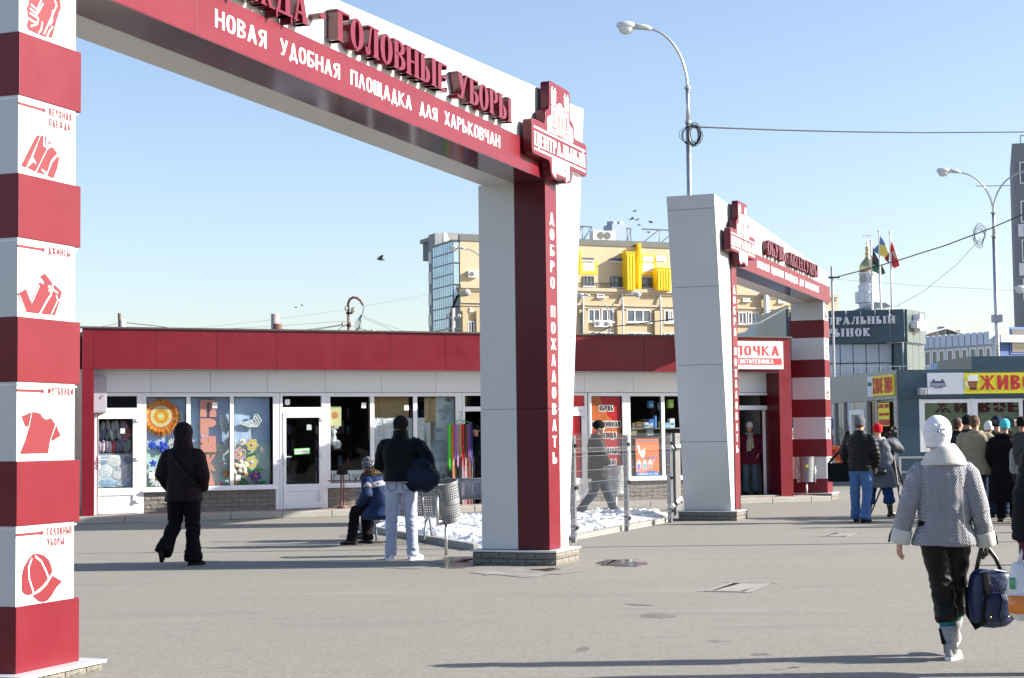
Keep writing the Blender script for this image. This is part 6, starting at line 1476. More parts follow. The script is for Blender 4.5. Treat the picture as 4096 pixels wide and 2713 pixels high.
for k in range(300):
 while True:
  x,y=rs.uniform(gx0_,gx1_),rs.uniform(gy0_,gy1_)
  if inside(x,y,bp_)and edged(x,y,bp_)>.12:break
 r=rs.uniform(.015,.055);cl.ball((x,y,snow_h(x,y)+r*.3),(r,r*.9,r*.8),6,4)
o=cl.build('snow_clods',m_snow,None);tag(o,'loose clods of snow on top of the snow bed','snow',kind='stuff')
kb=empty('bed_kerb',(0,0,0));kb['kind']='structure'
def kerb_line(a,b,out):
 d=(b-a);L=d.length;ang=atan2(d.y,d.x);n=max(1,int(round(L/1.0)))
 for i in range(n):MB().box(.004,-.09 if out else 0,-.02,L/n-.004,0 if out else.09,.085).build('kerb_stone',m_kerb,kb,loc=(a.x+d.x*i/n,a.y+d.y*i/n,random.uniform(-.006,.004)),rz=ang,bevel=.012)
kerb_line(bed[0],bed[1],True);kerb_line(bed[3],bed[4],True);kerb_line(bed[8],bed[0],True)
# mesh fence
m_wire=mat('galvanised_wire',(.18,.185,.19),.45,metal=.4,var=(12,.1));m_post=mat('galvanised_post',(.20,.215,.23),.5,metal=.4,var=(6,.12))
fp=[G(*q)for q in((2296,2170),(2508,2125),(2681,2091),(2716,2052))]
fn=empty('mesh_fence',(fp[0].x,fp[0].y,0),0,'low galvanised welded mesh fence on square posts between the two gateways','fence')
FHt=1.52
prep=fp[0]-(fp[1]-fp[0]).normalized()*.45
segs=[(prep,fp[0])]+list(zip(fp[:-1],fp[1:]))
for i,q in enumerate(fp):l=q-fp[0];MB().box(-.035,-.035,0,.035,.035,FHt).build('post',m_post,fn,loc=(l.x,l.y,0),rz=A_BEAM,bevel=.004);[MB().box(-.045,-.06,z,.045,-.034,z+.05).build('clamp',m_black,fn,loc=(l.x,l.y,0),rz=A_BEAM)for z in(.18,.75,1.35)]
for a,b in segs:
 d=b-a;L=d.length;ang=atan2(d.y,d.x);l=a-fp[0];pn=empty('mesh_panel',(l.x,l.y,0),ang);pn.parent=fn
 zs_=[.12,.22,.42,.62,.80,.98,1.08,1.18,1.28,1.38,1.48];
 def off(z):return-.03 if z in()else 0
 def yz(z):
  for c in(.27,1.33,.9):
   if c!=.9 and abs(z-c)<.055:return-.028*(1-abs(z-c)/.055)-.04
  return-.04
 v_=MB();n=int(L/.05)
 for i in range(n+1):x=min(L,i*.05+.01);v_.tube([(x,-.045,.08),(x,-.045,.21),(x,-.08,.27),(x,-.045,.33),(x,-.045,1.22),(x,-.08,1.28),(x,-.045,1.34),(x,-.045,FHt+.03)],.0021,4,cap=False)
 v_.build('upright_wires',m_wire,pn)['kind']='stuff'
 for z in(.11,.21,.33,.50,.67,.84,1.01,1.22,1.34,1.47):MB().tube([(0,-.050,z),(L,-.050,z)],.0035,5).build('cross_wire',m_wire,pn)
 for z in(.27,1.28):MB().tube([(0,-.085,z),(L,-.085,z)],.0035,5).build('cross_wire',m_wire,pn)
# ------------------------------------------------------------------ perforated seats (steel benches)
m_steel=mat('painted_grey_steel',(.26,.28,.32),.4,metal=.2,var=(5,.06))
def bench(loc,rz,label,L=1.6,seg=3,arm=True):
 """front of the seat towards -y; perforated shells of seat and back"""
 e=empty("bench",loc,rz,label,"bench");e.scale=(1,1,.88)
 prof=[(-.02,.43),(.08,.42),(.20,.425),(.34,.43),(.42,.45),(.47,.50),(.50,.60),(.52,.72),(.53,.83),(.555,.86)]
 n=90;cell=L/n
 # a finer profile, with slots punched through
 fine=[]
 for a,b in zip(prof[:-1],prof[1:]):
  k=max(1,int(hypot(b[0]-a[0],b[1]-a[1])/.02));fine+=[(a[0]+(b[0]-a[0])*t/k,a[1]+(b[1]-a[1])*t/k)for t in range(k)]
 fine.append(prof[-1]);m_=len(fine)
 for s_ in range(seg):
  x0,x1=L*s_/seg+.006,L*(s_+1)/seg-.006;n=int((x1-x0)/.016);mb=MB();vs=[];fs=[]
  for i in range(n+1):
   for y,z in fine:vs.append((x0+(x1-x0)*i/n,y,z))
  for i in range(n):
   for j in range(m_-1):
    hole=i%2==1 and j%2==1 and 2<j<m_-5 and 2<i<n-2
    if not hole:a=i*m_+j;fs.append((a,a+m_,a+m_+1,a+1))
  mb._add(vs,fs);o=mb.build('perforated_shell',m_steel,e,smooth=True);so=o.modifiers.new('thickness','SOLIDIFY');so.thickness=.003
 MB().tube([(0,.555,.86),(L,.555,.86)],.018,8).build('top_rail',m_steel,e,smooth=True);MB().tube([(0,-.03,.425),(L,-.03,.425)],.015,8).build('front_rail',m_steel,e,smooth=True)
 for x in(.18,L-.18):
  MB().tube([(x,.565,.85),(x,.54,.62),(x,.50,.47),(x,.42,.41),(x,.1,.395)],.014,8,ry=.022).build('rib',m_steel,e,smooth=True)
  MB().tube([(x,-.02,.0),(x,.04,.22),(x,.12,.36),(x,.22,.395),(x,.32,.36),(x,.42,.22),(x,.50,.0)],.018,8).build('leg',m_steel,e,smooth=True)
 return e
m_pole_w=m_steel
# near bench faces the shops: its back is towards us
bA=G(1768,2172);bench((bA.x,bA.y+.52,0),radians(180-10),"grey perforated steel bench with the seated woman on its left end",L=1.2)
bB=G(2060,2076);b2=bench((bB.x,bB.y+.1,0),radians(180-4),"second grey perforated steel bench beyond the snow, seen from behind",L=1.25)
# ------------------------------------------------------------------ litter bins
def litter_bin(loc,rz,tilt,label,dark=False,solid=False,h=.52):
 e=empty('litter_bin',loc,rz,label,'litter bin');m=m_gmetal if dark else(mat('bin_zinc',(.21,.22,.235),.45,metal=.3,var=(7,.15),stains=(9,.6,(.3,.28,.24),.5)))
 for z,r in((0,0),):pass
 MB().tube([(0,0,0),(0,0,.44)],.021,10).build('post',m_metal,e,smooth=True)
 MB().tube([(-.19,0,.44),(.19,0,.44)],.019,8).build('cradle_bar',m_metal,e);
 for x in(-.20,.20):MB().tube([(x,0,.40),(x,0,.78)],.019,8).build('cradle_arm',m_metal,e,smooth=True)
 bk=empty('bucket',(0,0,.76),0);bk.parent=e;bk.rotation_euler=tilt
 r0,r1=.145,.185;n=72;rows_=34;mb=MB();vs=[];fs=[]
 for j in range(rows_+1):
  z=-.34+h*j/rows_;r=r0+(r1-r0)*j/rows_
  for i in range(n):vs.append((r*cos(2*pi*i/n),r*sin(2*pi*i/n),z))
 for j in range(rows_):
  for i in range(n):
   hole=(not solid)and i%2==0 and j%2==0 and j not in(0,1,2,15,16,17,18,31,32,33,34)
   if not hole:a,b=j*n+i,j*n+(i+1)%n;fs.append((a,b,b+n,a+n))
 vs.append((0,0,-.335));fs+=[((i+1)%n,i,len(vs)-1)for i in range(n)]
 mb._add(vs,fs);o=mb.build('perforated_drum',m,bk,smooth=True);so=o.modifiers.new('thickness','SOLIDIFY');so.thickness=.002
 MB().tube([(r1*cos(a*pi/16),r1*sin(a*pi/16),-.34+h)for a in range(33)],.010,6).build('rim',m,bk,smooth=True)
 for j,z in((0,-.34),(1,-.34+h*.47)):
  rr_=r0+(r1-r0)*(j*.5);MB().loft([[((rr_+.004)*cos(2*pi*i/32),(rr_+.004)*sin(2*pi*i/32),z+q)for i in range(32)]for q in(0,.06)],cap=False).build('band',m,bk,smooth=True)
 return e,bk
q=G(1785,2222);litter_bin((q.x,q.y,0),radians(60),(radians(-3),radians(-13),0),'tilted perforated grey litter bin on a post beside the bench')
q=G(2465,2064);litter_bin((q.x,q.y,0),radians(5),(0,0,0),'dark litter bin behind the mesh fence near the red poster',dark=True)
q=G(2850+790/2.09,1350+1362/2.09);e,bk=litter_bin((q.x,q.y,0),radians(3),(0,0,0),'upright steel litter bin with a yellow sticker before the far striped pillar',solid=True,h=.56)
MB().tube([(-.02,-.168,.02),(-.02,-.174,.02)],.035,12).build('sticker',m_sy,bk)
# boot scraper stand by the second window
q=G(1200+296/1.742,1400+1105/1.742,.12);bs=empty('barbell_stand',(q.x,q.y,.12),A_SHOP,'rusty iron bar stand with round discs leaning by the second shop window','stand')
MB().lathe([(.10,0),(.12,.03),(.05,.06)],16).build('base_disc',m_rust,bs,smooth=True);MB().tube([(-.03,0,.05),(-.02,0,.68)],.02,8).build('upright',m_rust,bs);MB().tube([(.03,0,.05),(.03,0,.68)],.014,8).build('upright',m_rust,bs);MB().lathe([(.11,.68),(.12,.73),(.10,.77)],16).build('top_disc',m_black,bs,smooth=True);MB().tube([(-.3,0,.56),(-.2,0,.56),(.6,0,.55)],.014,6).build('cross_rod',m_rust,bs)
# ------------------------------------------------------------------ drain grates, puddles, stains
def grate(corners,label,nb=8,m=None,diag=True):
 P_=[G(*c)for c in corners];c0=P_[0];d=(P_[1]-P_[0]);W_=d.length;ang=atan2(d.y,d.x);H_=((P_[3]-P_[0]).length+(P_[2]-P_[1]).length)/2
 e=empty('drain_grate',(c0.x,c0.y,0),ang,label,'drain');[box('worn_rim',mat('worn_rim',(.13,.125,.115),.9,spec=.1,var=(20,.4)),e,*q)for q in((-.06,-.06,0,W_+.06,-.001,.0008),(-.05,H_+.001,0,W_+.07,H_+.07,.0008))];mm=m or mat('cast_iron_pale',(.25,.245,.23),.8,var=(12,.25),bump=(60,.5,.004))
 box('pit',m_core,e,.0,.0,.001,W_,H_,.003)
 for b in((0,0,W_,.05),(0,H_-.05,W_,H_),(0,.05,.05,H_-.05),(W_-.05,.05,W_,H_-.05)):box('frame_bar',mm,e,b[0],b[1],0,b[2],b[3],.005)
 for i in range(nb):
  x=.08+(W_-.16)*(i+.5)/nb;MB().slab([(x-.018,.06),(x+.010,.06),(x+.014+(.05 if diag else 0),H_-.06),(x-.014+(.05 if diag else 0),H_-.06)],.0031,.0045).build('grate_bar',mm,e)
 return e
g7=lambda X,Y:(2700+X/1.696,2000+Y/1.696)
grate([g7(200,620),g7(487,627),g7(583,568),g7(302,561)],'pale cast iron drain grate in the open paving, nearer one')
grate([g7(985,247),g7(1165,249),g7(1225,228),g7(1065,222)],'farther drain grate crossed by the shadow of the crowd')
grate([(2405,2263),(2510,2263),(2500,2240),(2415,2240)],'wet drain grate in the puddle beside the near gateway plinth',7,mat('wet_iron',(.05,.05,.05),.15,coat=.8))
grate([(1800,2252),(1880,2252),(1870,2236),(1800,2236)],'wet drain grate in the gateway shadow left of the plinth',6,MATS['wet_iron'])
def patch(name,m,pts,z,label,cat,jag=.06,seed=0,n=6):
 P_=[G(*q)for q in pts];out=[]
 for i in range(len(P_)):
  a,b=P_[i],P_[(i+1)%len(P_)]
  for k in range(n):q=a.lerp(b,k/n);out.append((q.x+jag*noise.noise(V((q.x*3,q.y*3,seed))),q.y+2.2*jag*noise.noise(V((q.x*3,q.y*3,seed+5)))))
 o=MB().slab(out,z,z+.0006).build(name,m);return tag(o,label,cat)
m_wet=mat('wet_asphalt',(.045,.045,.045),.28,coat=.2,var=(3,.3));m_salt=mat('dried_salt',(.30,.30,.29),.95,spec=.05,var=(6,.3),stains=[(5,.42,(.20,.195,.18),1.0,(.4,1.5,1)),(30,.6,(.42,.42,.42),.6)])
patch('puddle',m_wet,[(2395,2250),(2430,2238),(2500,2236),(2560,2248),(2600,2256),(2540,2268),(2450,2270)],.002,'dark wet puddle reflecting the red pillar right of the plinth','puddle',.12,3)
patch('puddle',m_wet,[(1700,2250),(1800,2228),(1905,2228),(1920,2262),(1850,2275),(1760,2272)],.002,'dark wet patch left of the near gateway plinth','puddle',.12,9)
patch('puddle',m_wet,[(2120,2280),(2200,2272),(2240,2274),(2190,2285)],.0032,'narrow wet streak along the front of the plinth','puddle',.05,5)
patch('salt_stain',m_salt,[(1540,2268),(1620,2252),(1740,2250),(1790,2262),(1700,2272),(1600,2276)],.0045,'white salt stain on the ground behind the standing man','stain',.12,2)
patch('salt_stain',m_salt,[(1900,2290),(2050,2276),(2180,2284),(2260,2276),(2330,2290),(2150,2306),(1980,2304)],.0045,'faint salt stain in front of the near gateway plinth','stain',.2,7)
m_damp=mat('damp_asphalt',(.165,.16,.145),.8,spec=.1,var=(5,.35))
for i,(x,y,w_,h_)in enumerate(((1410,2144,60,9),(2870,2560,55,8),(3190,2686,60,10),(2310,2600,50,6),(2640,2465,60,8),(3000,2620,45,7),(1480,2175,40,4),(2545,2420,45,6))):
 patch('damp_mark',m_damp,[(x-w_,y),(x-w_*.4,y-h_),(x+w_*.5,y-h_*.8),(x+w_,y),(x+w_*.3,y+h_),(x-w_*.5,y+h_*.8)],.001+.0001*i,['faint damp mark left of the seated pair','damp shoe print below the nearer drain grate','damp shoe print at the bottom edge of the picture','damp mark in the open paving under the near pillar','damp mark left of the nearer drain grate','damp print between nearer grate and bottom edge','thin damp mark before the seated pair','small damp mark right below the plinth'][i],'mark',.16,i)
# ------------------------------------------------------------------ goods beside the far striped pillar
c11=lambda X,Y:(2850+X/2.09,1350+Y/2.09)
YS=43.5
tb0=At(*c11(640,1165),YS);t1x=At(*c11(745,1165),YS).x
zt_s=At(*c11(680,1015),YS).z
stl=empty('market_stall',(tb0.x,YS,0),0,'small market table with leopard print cloth between red pilaster and striped pillar','stall')
box('table_top',m_wood,stl,-.4,0,zt_s-.05,1.0,.8,zt_s-.002);box('table_leg',m_wood,stl,.62,.05,0,.68,.11,zt_s-.05);box('table_leg',m_wood,stl,-.35,.05,0,-.29,.11,zt_s-.05);
cl_=fabric_mesh(.46,.95,14,14,.05,4).build('leopard_cloth',mat('leopard_cloth',(.34,.22,.16),.9,stains=[(22,.55,(.04,.03,.03),.9)]),None,smooth=True);cl_.location=(At(*c11(665,1100),YS).x,YS-.06,zt_s-.93);tag(cl_,'leopard print cloth hanging from the market table','cloth')
bx_=MB().box(0,0,0,.48,.4,.32).build('cardboard_box',m_cardb,None,bevel=.004);bx_.location=(At(*c11(637,1015),YS).x,YS+.05,zt_s);tag(bx_,'cardboard box on the market table by the striped pillar','box')
rg=MB()
for k in range(16):rg.ball((random.uniform(0,.45),random.uniform(.1,.35),random.uniform(0,.14)+.04),(random.uniform(.05,.12),.08,random.uniform(.03,.07)),7,5)
o=rg.build('clothing_pile',mat('grey_clothing',(.5,.53,.58),.9,var=(8,.4)),None,smooth=True);o.location=(At(*c11(640,960),YS).x,YS+.02,zt_s+.34);tag(o,'pile of pale grey clothing heaped on the cardboard box','clothes')
cr_=MB().box(0,0,0,.55,.4,.2).build('wooden_crate',m_ply2,None,bevel=.01);cr_.location=(At(*c11(645,1250),YS-1).x,YS-1,0);tag(cr_,'low wooden crate on the ground by the red pilaster','crate')
cr_=MB().box(0,0,0,.5,.4,.3).build('grey_crate',m_cab,None,bevel=.01);cr_.location=(At(*c11(640,1200),YS+.4).x,YS+.4,.2);tag(cr_,'grey plastic crate under the market table','crate')
hm=MB();
pts=[]
hb0,hb1=At(*c11(985,900),44),At(*c11(1175,960),44)
vs=[];fs=[];n1,n2=18,10
for i in range(n1+1):
 for j in range(n2+1):
  t,s_=i/n1,j/n2;x=hb0.x+(hb1.x-hb0.x)*t;z=hb0.z+(hb1.z-hb0.z)*t*.6-.55*s_*sin(pi*min(1,t*.9+.08));vs.append((x,44+.15*sin(s_*pi)+.03*sin(t*14),z))
for i in range(n1):
 for j in range(n2):a=i*(n2+1)+j;fs.append((a,a+n2+1,a+n2+2,a+1))
hm._add(vs,fs);o=hm.build('red_print_shawl',mat('red_print_cloth',(.40,.05,.035),.85,stains=[(9,.5,(.75,.35,.05),.8),(17,.58,(.1,.15,.05),.8)]),None,smooth=True);so=o.modifiers.new('thickness','SOLIDIFY');so.thickness=.01;tag(o,'red and orange patterned shawl slung behind the striped pillar','shawl')
# goods hanging in the kiosk side windows
gr_=random.Random(9)
for i in range(16):
 c=gr_.choice([(.35,.25,.5),(.08,.08,.1),(.6,.6,.65),(.5,.1,.15),(.15,.2,.45)]);d=gr_.uniform(4.6,6.6);z=gr_.uniform(1.2,2.0);q=KL.w(d,-.25,z)
 o=MB().tube([(0,0,0),(.02,0,-.15),(0,0,-.34)],[.03,.06,.02],7).build('hanging_hosiery',mat('ho%.2f'%c[0],c,.7),None,loc=q);tag(o,'small coloured garment hanging outside the kiosk side window','clothes','garments hanging at the kiosk side')
# ------------------------------------------------------------------ unseen dark market rows, added to cut ambient light and darken window reflections
for i,(x,w_,h_,c)in enumerate(((-46,22,5.5,(.07,.07,.075)),(-22,20,4.2,(.06,.065,.075)),(0,17,6.5,(.085,.085,.09)),(19,16,4.6,(.08,.05,.05)),(38,34,6.0,(.05,.055,.065)),(74,40,8.0,(.06,.06,.065)))):
 b=empty('added_market_row',(x,-14,0),0,['added unseen dark market building far left behind the camera','added unseen low slate market row left behind the camera','added unseen tall dark market building straight behind the camera','added unseen low red market row right behind the camera','added unseen long dark market hall far right behind the camera','added unseen tall dark market hall at the far right behind the camera'][i],'building')
 box('walls',mat('row%d'%i,c,.8,var=(.5,.15)),b,0,-9,0,w_,0,h_);box('roof_edge',m_dgrey,b,-.2,-9.2,h_,w_+.2,.4,h_+.3)
 for k in range(int(w_/2.6)):
  w=empty('window',(.5+k*2.6,0,.6));w.parent=b;box('pane',m_wgl,w,.05,.003,.05,1.95,.03,1.9);box('frame',m_wfr,w,0,.001,0,2.0,.02,1.95)
 box('awning',mat('aw%d'%i,(.2,.2,.22)if i%2 else(.08,.2,.12),.8),b,.3,.42,2.8,w_-.3,1.8,2.9)
# ------------------------------------------------------------------ people
PENDING=[]  # (object, wrinkle kind, amplitude, seed)
def finish_later(mb,name,m,par,voxel,kind,amp,seed,smooth=2):
 o=mb.build(name,m,par,smooth=True);r=o.modifiers.new('skin','REMESH');r.mode='VOXEL';r.voxel_size=voxel;r.use_smooth_shade=True
 s=o.modifiers.new('relax','SMOOTH');s.factor=.5;s.iterations=smooth+3
 PENDING.append((o,kind,amp,seed));return o
def wrinkle(me,kind,amp,seed):
 if not amp:return
 n=len(me.vertices);N=[v.normal.copy()for v in me.vertices];sd=seed*3.7
 for i,v in enumerate(me.vertices):
  p=v.co;a=0
  if kind=='coat':
   q=V((p.x*5+p.z*2.2,p.y*5,p.z*4.0+sd));a=1-2.2*abs(noise.noise(q));q2=V((p.x*12,p.y*12,p.z*9+sd));a+=.35*noise.noise(q2)
  elif kind=='trouser':
   w=.45+.9*max(0,1-abs(p.z-.47)/.16)+1.1*max(0,1-abs(p.z-.12)/.14)
   q=V((p.x*5,p.y*5,p.z*13+p.x*5+sd));a=w*(1-2.3*abs(noise.noise(q)))+.2*noise.noise(V((p.x*20,p.y*20,p.z*20)))
  elif kind=='puffer':
   ph=(p.z*13.5+.25*noise.noise(V((p.x*3,p.y*3,sd))))%1.0;a=1.2*sqrt(max(0,1-(2*ph-1)**2))-.8+.5*noise.noise(V((p.x*9,p.y*9,p.z*9+sd)))
  elif kind=='fur':
   a=noise.noise(p*45)*1.6+noise.noise(p*18)
  elif kind=='hat':
   a=noise.noise(V((p.x*9,p.y*9,p.z*9+sd)))*1.0
  elif kind=='folded':
   t=atan2(p.y,p.x);a=sin(t*9+2*noise.noise(p*6))*.9
  v.co=p+N[i]*(a*amp)
def ell_ring(cx,cy,z,rx,ry,n=20,e=2.3,tilt=None):
 out=[]
 for i in range(n):
  t=2*pi*i/n;c,s_=cos(t),sin(t)
  out.append(V((cx+rx*abs(c)**(2/e)*(1 if c>=0 else-1),cy+ry*abs(s_)**(2/e)*(1 if s_>=0 else-1),z)))
 return out
def spine_loft(mb,rings,bend=None):
 """rings: (z, rx, ry, cx, cy); bend maps a point onto the posed spine"""
 rr=[ell_ring(cx,cy,z,rx,ry)for z,rx,ry,cx,cy in rings]
 if bend:rr=[[bend(p)for p in q]for q in rr]
 mb.loft(rr)
def hand(mb,w,d,up,side,curl=.5,k=1.0,spread=.25):
 """palm and five fingers from wrist w along d; up = back of the hand; side=+1 thumb towards d x up"""
 d=V(d).normalized();up=V(up);up=(up-d*up.dot(d)).normalized();s=d.cross(up).normalized()*side
 w=V(w);pc=w+d*.048*k
 mb.tube([w-d*.02,w+d*.01,pc,w+d*.085*k],[.024*k,.028*k,.038*k,.036*k],10,ry=[.019*k,.017*k,.015*k,.013*k],ref=up)
 for i,(o_,L)in enumerate(((.027,.070),(.010,.080),(-.009,.075),(-.027,.058))):
  b=w+d*(.078-.004*abs(i-1))*k+s*o_*k;dd=(d+s*(o_*spread*8)).normalized();pts=[b-dd*.02,b];r=[.0095*k,.0095*k];a=0;c=curl*(1+.12*i)
  for j,f in enumerate((.45,.3,.25)):
   a+=c*(.55,.8,.6)[j];b=b+(dd*cos(a)-up*sin(a))*L*f*k;pts.append(b);r.append((.009,.008,.0065)[j]*k)
  mb.tube(pts,r,8)
 t0=w+d*.022*k+s*.022*k;t1=t0+(s*.8+d*.75-up*.25).normalized()*.038*k;t2=t1+(s*.25+d*1-up*.45).normalized()*.032*k;t3=t2+(d*1-s*.05-up*.5).normalized()*.022*k
 mb.tube([t0-s*.01,t0,t1,t2,t3],[.013*k,.0145*k,.0115*k,.0105*k,.008*k],8)
DEF=dict(hipL=(-.095,0,.92),hipR=(.095,0,.92),kneeL=(-.105,.015,.49),kneeR=(.105,.015,.49),anL=(-.11,-.01,.085),anR=(.11,-.01,.085),
  shL=(-.185,0,1.43),shR=(.185,0,1.43),elL=(-.235,-.02,1.14),elR=(.235,-.02,1.14),wrL=(-.235,.06,.90),wrR=(.235,.06,.90),
  head=(0,.02,1.635),neck=(0,-.005,1.47),toeL=(-.03,1,0),toeR=(.06,1,0),bend=0.0,lean=0.0,pelvis=(0,0,.95),headyaw=0.0,headtilt=0.0)
m_skin=mat('skin',(.50,.27,.18),.5,var=(20,.1));m_hairb=mat('brown_hair',(.055,.03,.018),.7,bump=(90,.8,.006));m_eyew=mat('eye_white',(.7,.68,.65),.3);m_iris=mat('dark_iris',(.03,.025,.02),.2);m_lip=mat('lips',(.38,.12,.10),.5)
SHOE={}
def shoe(par,an,toe,m_up,m_sole,k=1.0,roll=0.0,tall=None,m_tall=None,white_stripe=False,name='shoe'):
 """shoe with its sole on the ground below ankle an, toe direction in plan; roll lifts the heel (radians)"""
 a=V(an);d=V((toe[0],toe[1],0)).normalized();n=V((-d.y,d.x,0))
 e=empty(name,(0,0,0));e.parent=par
 R=Matrix.Rotation(-roll,3,n)if roll else Matrix.Identity(3)
 base=V((a.x,a.y,a.z-.085*k))
 def T(x,y,z):p=d*(x*k)+n*(y*k)+V((0,0,z*k));return base+R@p
 def outline(sc,z,lift=0):
  pr=[(-.075,0),(-.068,.022),(-.03,.031),(.03,.029),(.085,.040),(.135,.040),(.175,.024),(.188,0)]
  pts=pr+[(x,-y)for x,y in reversed(pr[1:-1])]
  return[T(x*(1 if x<0 else 1)+(sc-1)*(x-.05)*.5,y*sc,z+(lift*max(0,(x-.08))if True else 0))for x,y in pts]
 mb=MB();mb.loft([outline(1.05,0.0),outline(1.1,.012),outline(1.06,.026)]);mb.build('sole',m_sole,e,smooth=False)
 mb=MB();mb.loft([outline(1.0,.024),outline(1.0,.045),outline(.86,.066,-.25),[T(-.062+.088*(.5+.5*cos(2*pi*i/14+pi))+.002,.03*sin(2*pi*i/14+pi)*-1,.10)for i in range(14)],[T(-.055+.078*(.5+.5*cos(2*pi*i/14+pi)),.028*sin(2*pi*i/14+pi)*-1,.125)for i in range(14)]]);mb.build('upper',m_up,e,smooth=True)
 if white_stripe:
  for q in(1,-1):
   for j in range(3):mb=MB();mb.tube([T(.0+.035*j,q*.036,.03),T(.03+.035*j,q*.030,.075)],.0045,5);mb.build('stripe',m_navy,e)
  mb=MB();mb.tube([T(.05,.02,.072),T(.05,-.02,.072)],.004,5);mb.tube([T(.07,.018,.066),T(.07,-.018,.066)],.004,5);mb.build('lace',m_navy,e)
 if tall:
  b=base+V((0,0,.09*k));top=V(tall);dr_=(top-b).normalized();mb=MB();mb.tube([b-V((0,0,.045)),b+dr_*.05,b.lerp(top,.6),top],[.048,.050,.060,.066],16,ry=[.052,.052,.064,.070]);mb.build('shaft',m_tall or m_up,e,smooth=True)
 return e
def person(label,x,y,yaw,H=1.75,pose=None,coat=None,trousers=None,head=None,shoes=None,hands='pocket',z=0.0,seed=1,fine=False,extra=None):
 k=H/1.75;J=dict(DEF);J.update(pose or{})
 P={a:V((*b,0)[:3])for a,b in J.items()if isinstance(b,tuple)}
 root=empty('person',(x,y,z),yaw,label,'person');root.scale=(k,k,k)
 bd=J['bend'];ln=J['lean'];pz=P['pelvis']
 def B(p):  # bends the trunk forward above the pelvis
  p=V(p);h=p.z-.95
  if h<=0:return V((p.x+pz.x,p.y+pz.y,p.z-.95+pz.z))
  a=bd*min(1,h/.35);
  yy=sin(bd*.6)*h*.9 if bd else 0;q=V((p.x,p.y,h));f=min(1,h/.5)
  R=Matrix.Rotation(-bd*f,3,'X');Rl=Matrix.Rotation(ln*f,3,'Y');q=Rl@(R@q);return V((q.x+pz.x,q.y+pz.y,q.z+pz.z))
 for a in('shL','shR','elL','elR','wrL','wrR','head','neck'):
  if a not in(pose or{})or a in('shL','shR','neck','head'):P[a]=B(P[a])
 vox=.006 if fine else.011
 # body: one skinned surface
 bm_=MB();spine_loft(bm_,[(.84,.13,.10,0,0),(.93,.155,.105,0,0),(1.08,.13,.09,0,.005),(1.25,.14,.095,0,.0),(1.36,.125,.085,0,-.005),(1.44,.06,.055,0,-.01)],B)
 nk,hd=P['neck'],P['head'];hu=(hd-nk).normalized()
 bm_.tube([nk-hu*.06,nk+hu*.03,hd-hu*.03],[.062,.055,.052],12)
 hy=J['headyaw'];HF_=Matrix.Rotation(hy,3,'Z')@Matrix.Rotation(-J['headtilt']-bd*.25,3,'X')
 def hp(a,b,c):return hd+HF_@V((a,b,c))
 def hball(mb,c,r,n=14):mb.ball(hp(*c),r,n,10,HF_.to_quaternion())
 hball(bm_,(0,-.012,.022),(.074,.093,.098));hball(bm_,(0,.025,-.04),(.056,.064,.075));hball(bm_,(0,.055,-.088),(.028,.025,.022))
 hball(bm_,(0,.085,-.005),(.011,.016,.028),8);hball(bm_,(0,.096,-.024),(.014,.014,.012),8);hball(bm_,(0,.078,.02),(.05,.012,.010),10)
 for q in(-1,1):hball(bm_,(q*.076,-.008,-.008),(.011,.02,.032),8);hball(bm_,(q*.038,.06,-.03),(.022,.02,.022),8)
 for s_ in('L','R'):
  bm_.tube([P['sh'+s_].lerp(nk,.4)-V((0,0,.09)),P['sh'+s_].lerp(nk,.12)-V((0,0,.06)),P['el'+s_],P['wr'+s_]],[.04,.044,.036,.026],10)
  bm_.tube([P['hip'+s_]if True else 0,P['hip'+s_].lerp(P['knee'+s_],.5),P['knee'+s_],P['knee'+s_].lerp(P['an'+s_],.4),P['an'+s_]],[.078,.068,.052,.05,.034],10)
  if hands!='pocket' and hands.get(s_):
   hs_=hands[s_]
   if not hs_.get('glove'):hand(bm_,P['wr'+s_],hs_['d'],hs_['up'],hs_.get('side',1),hs_.get('curl',.5))
 body=finish_later(bm_,'body',m_skin,root,vox,'none',0,seed,3)
 if hands!='pocket':
  for s_ in('L','R'):
   hs_=hands.get(s_)
   if hs_ and hs_.get('glove'):g=MB();hand(g,P['wr'+s_],hs_['d'],hs_['up'],hs_.get('side',1),hs_.get('curl',.8),1.12);g.tube([P['wr'+s_]-V(hs_['d']).normalized()*.06,P['wr'+s_]+V(hs_['d']).normalized()*.02],.035,10);finish_later(g,'glove',hs_['glove'],root,.006,'none',0,seed,2)
 h_=head or{}
 if h_.get('face'):
  for q in(-1,1):mb=MB();mb.ball(hp(q*.032,.069,.004),(.013,.009,.007),10,6,HF_.to_quaternion());mb.build('eye',m_eyew,body,smooth=True);mb=MB();mb.ball(hp(q*.032,.0765,.004),.0055,8,6);mb.build('iris',m_iris,body,smooth=True);mb=MB();mb.tube([hp(q*.015,.083,.019),hp(q*.034,.083,.024),hp(q*.05,.07,.018)],.0035,6);mb.build('eyebrow',m_hairb,body)
  mb=MB();mb.ball(hp(0,.083,-.052),(.024,.009,.0075),12,6,HF_.to_quaternion());mb.build('mouth',m_lip,body,smooth=True)
 # trousers
 T_=trousers or{};ml=T_.get('m');tr=MB();w_=T_.get('w',1.0);e_=T_.get('end',.0)
 for s_ in('L','R'):
  hp_,kn,an=P['hip'+s_],P['knee'+s_],P['an'+s_];en=kn.lerp(an,1-e_)-V((0,0,.0 if e_ else.03));dn=(an-kn).normalized()
  tr.tube([hp_+V((0,0,.08)),hp_-(hp_-kn)*.12,hp_.lerp(kn,.5),kn,kn.lerp(en,.4),kn.lerp(en,.85),en],[.095*w_,.102*w_,.088*w_,.070*w_,.069*w_,T_.get('cuff',.066)*w_,T_.get('cuff',.066)*w_*T_.get('gather',1.0)],14)
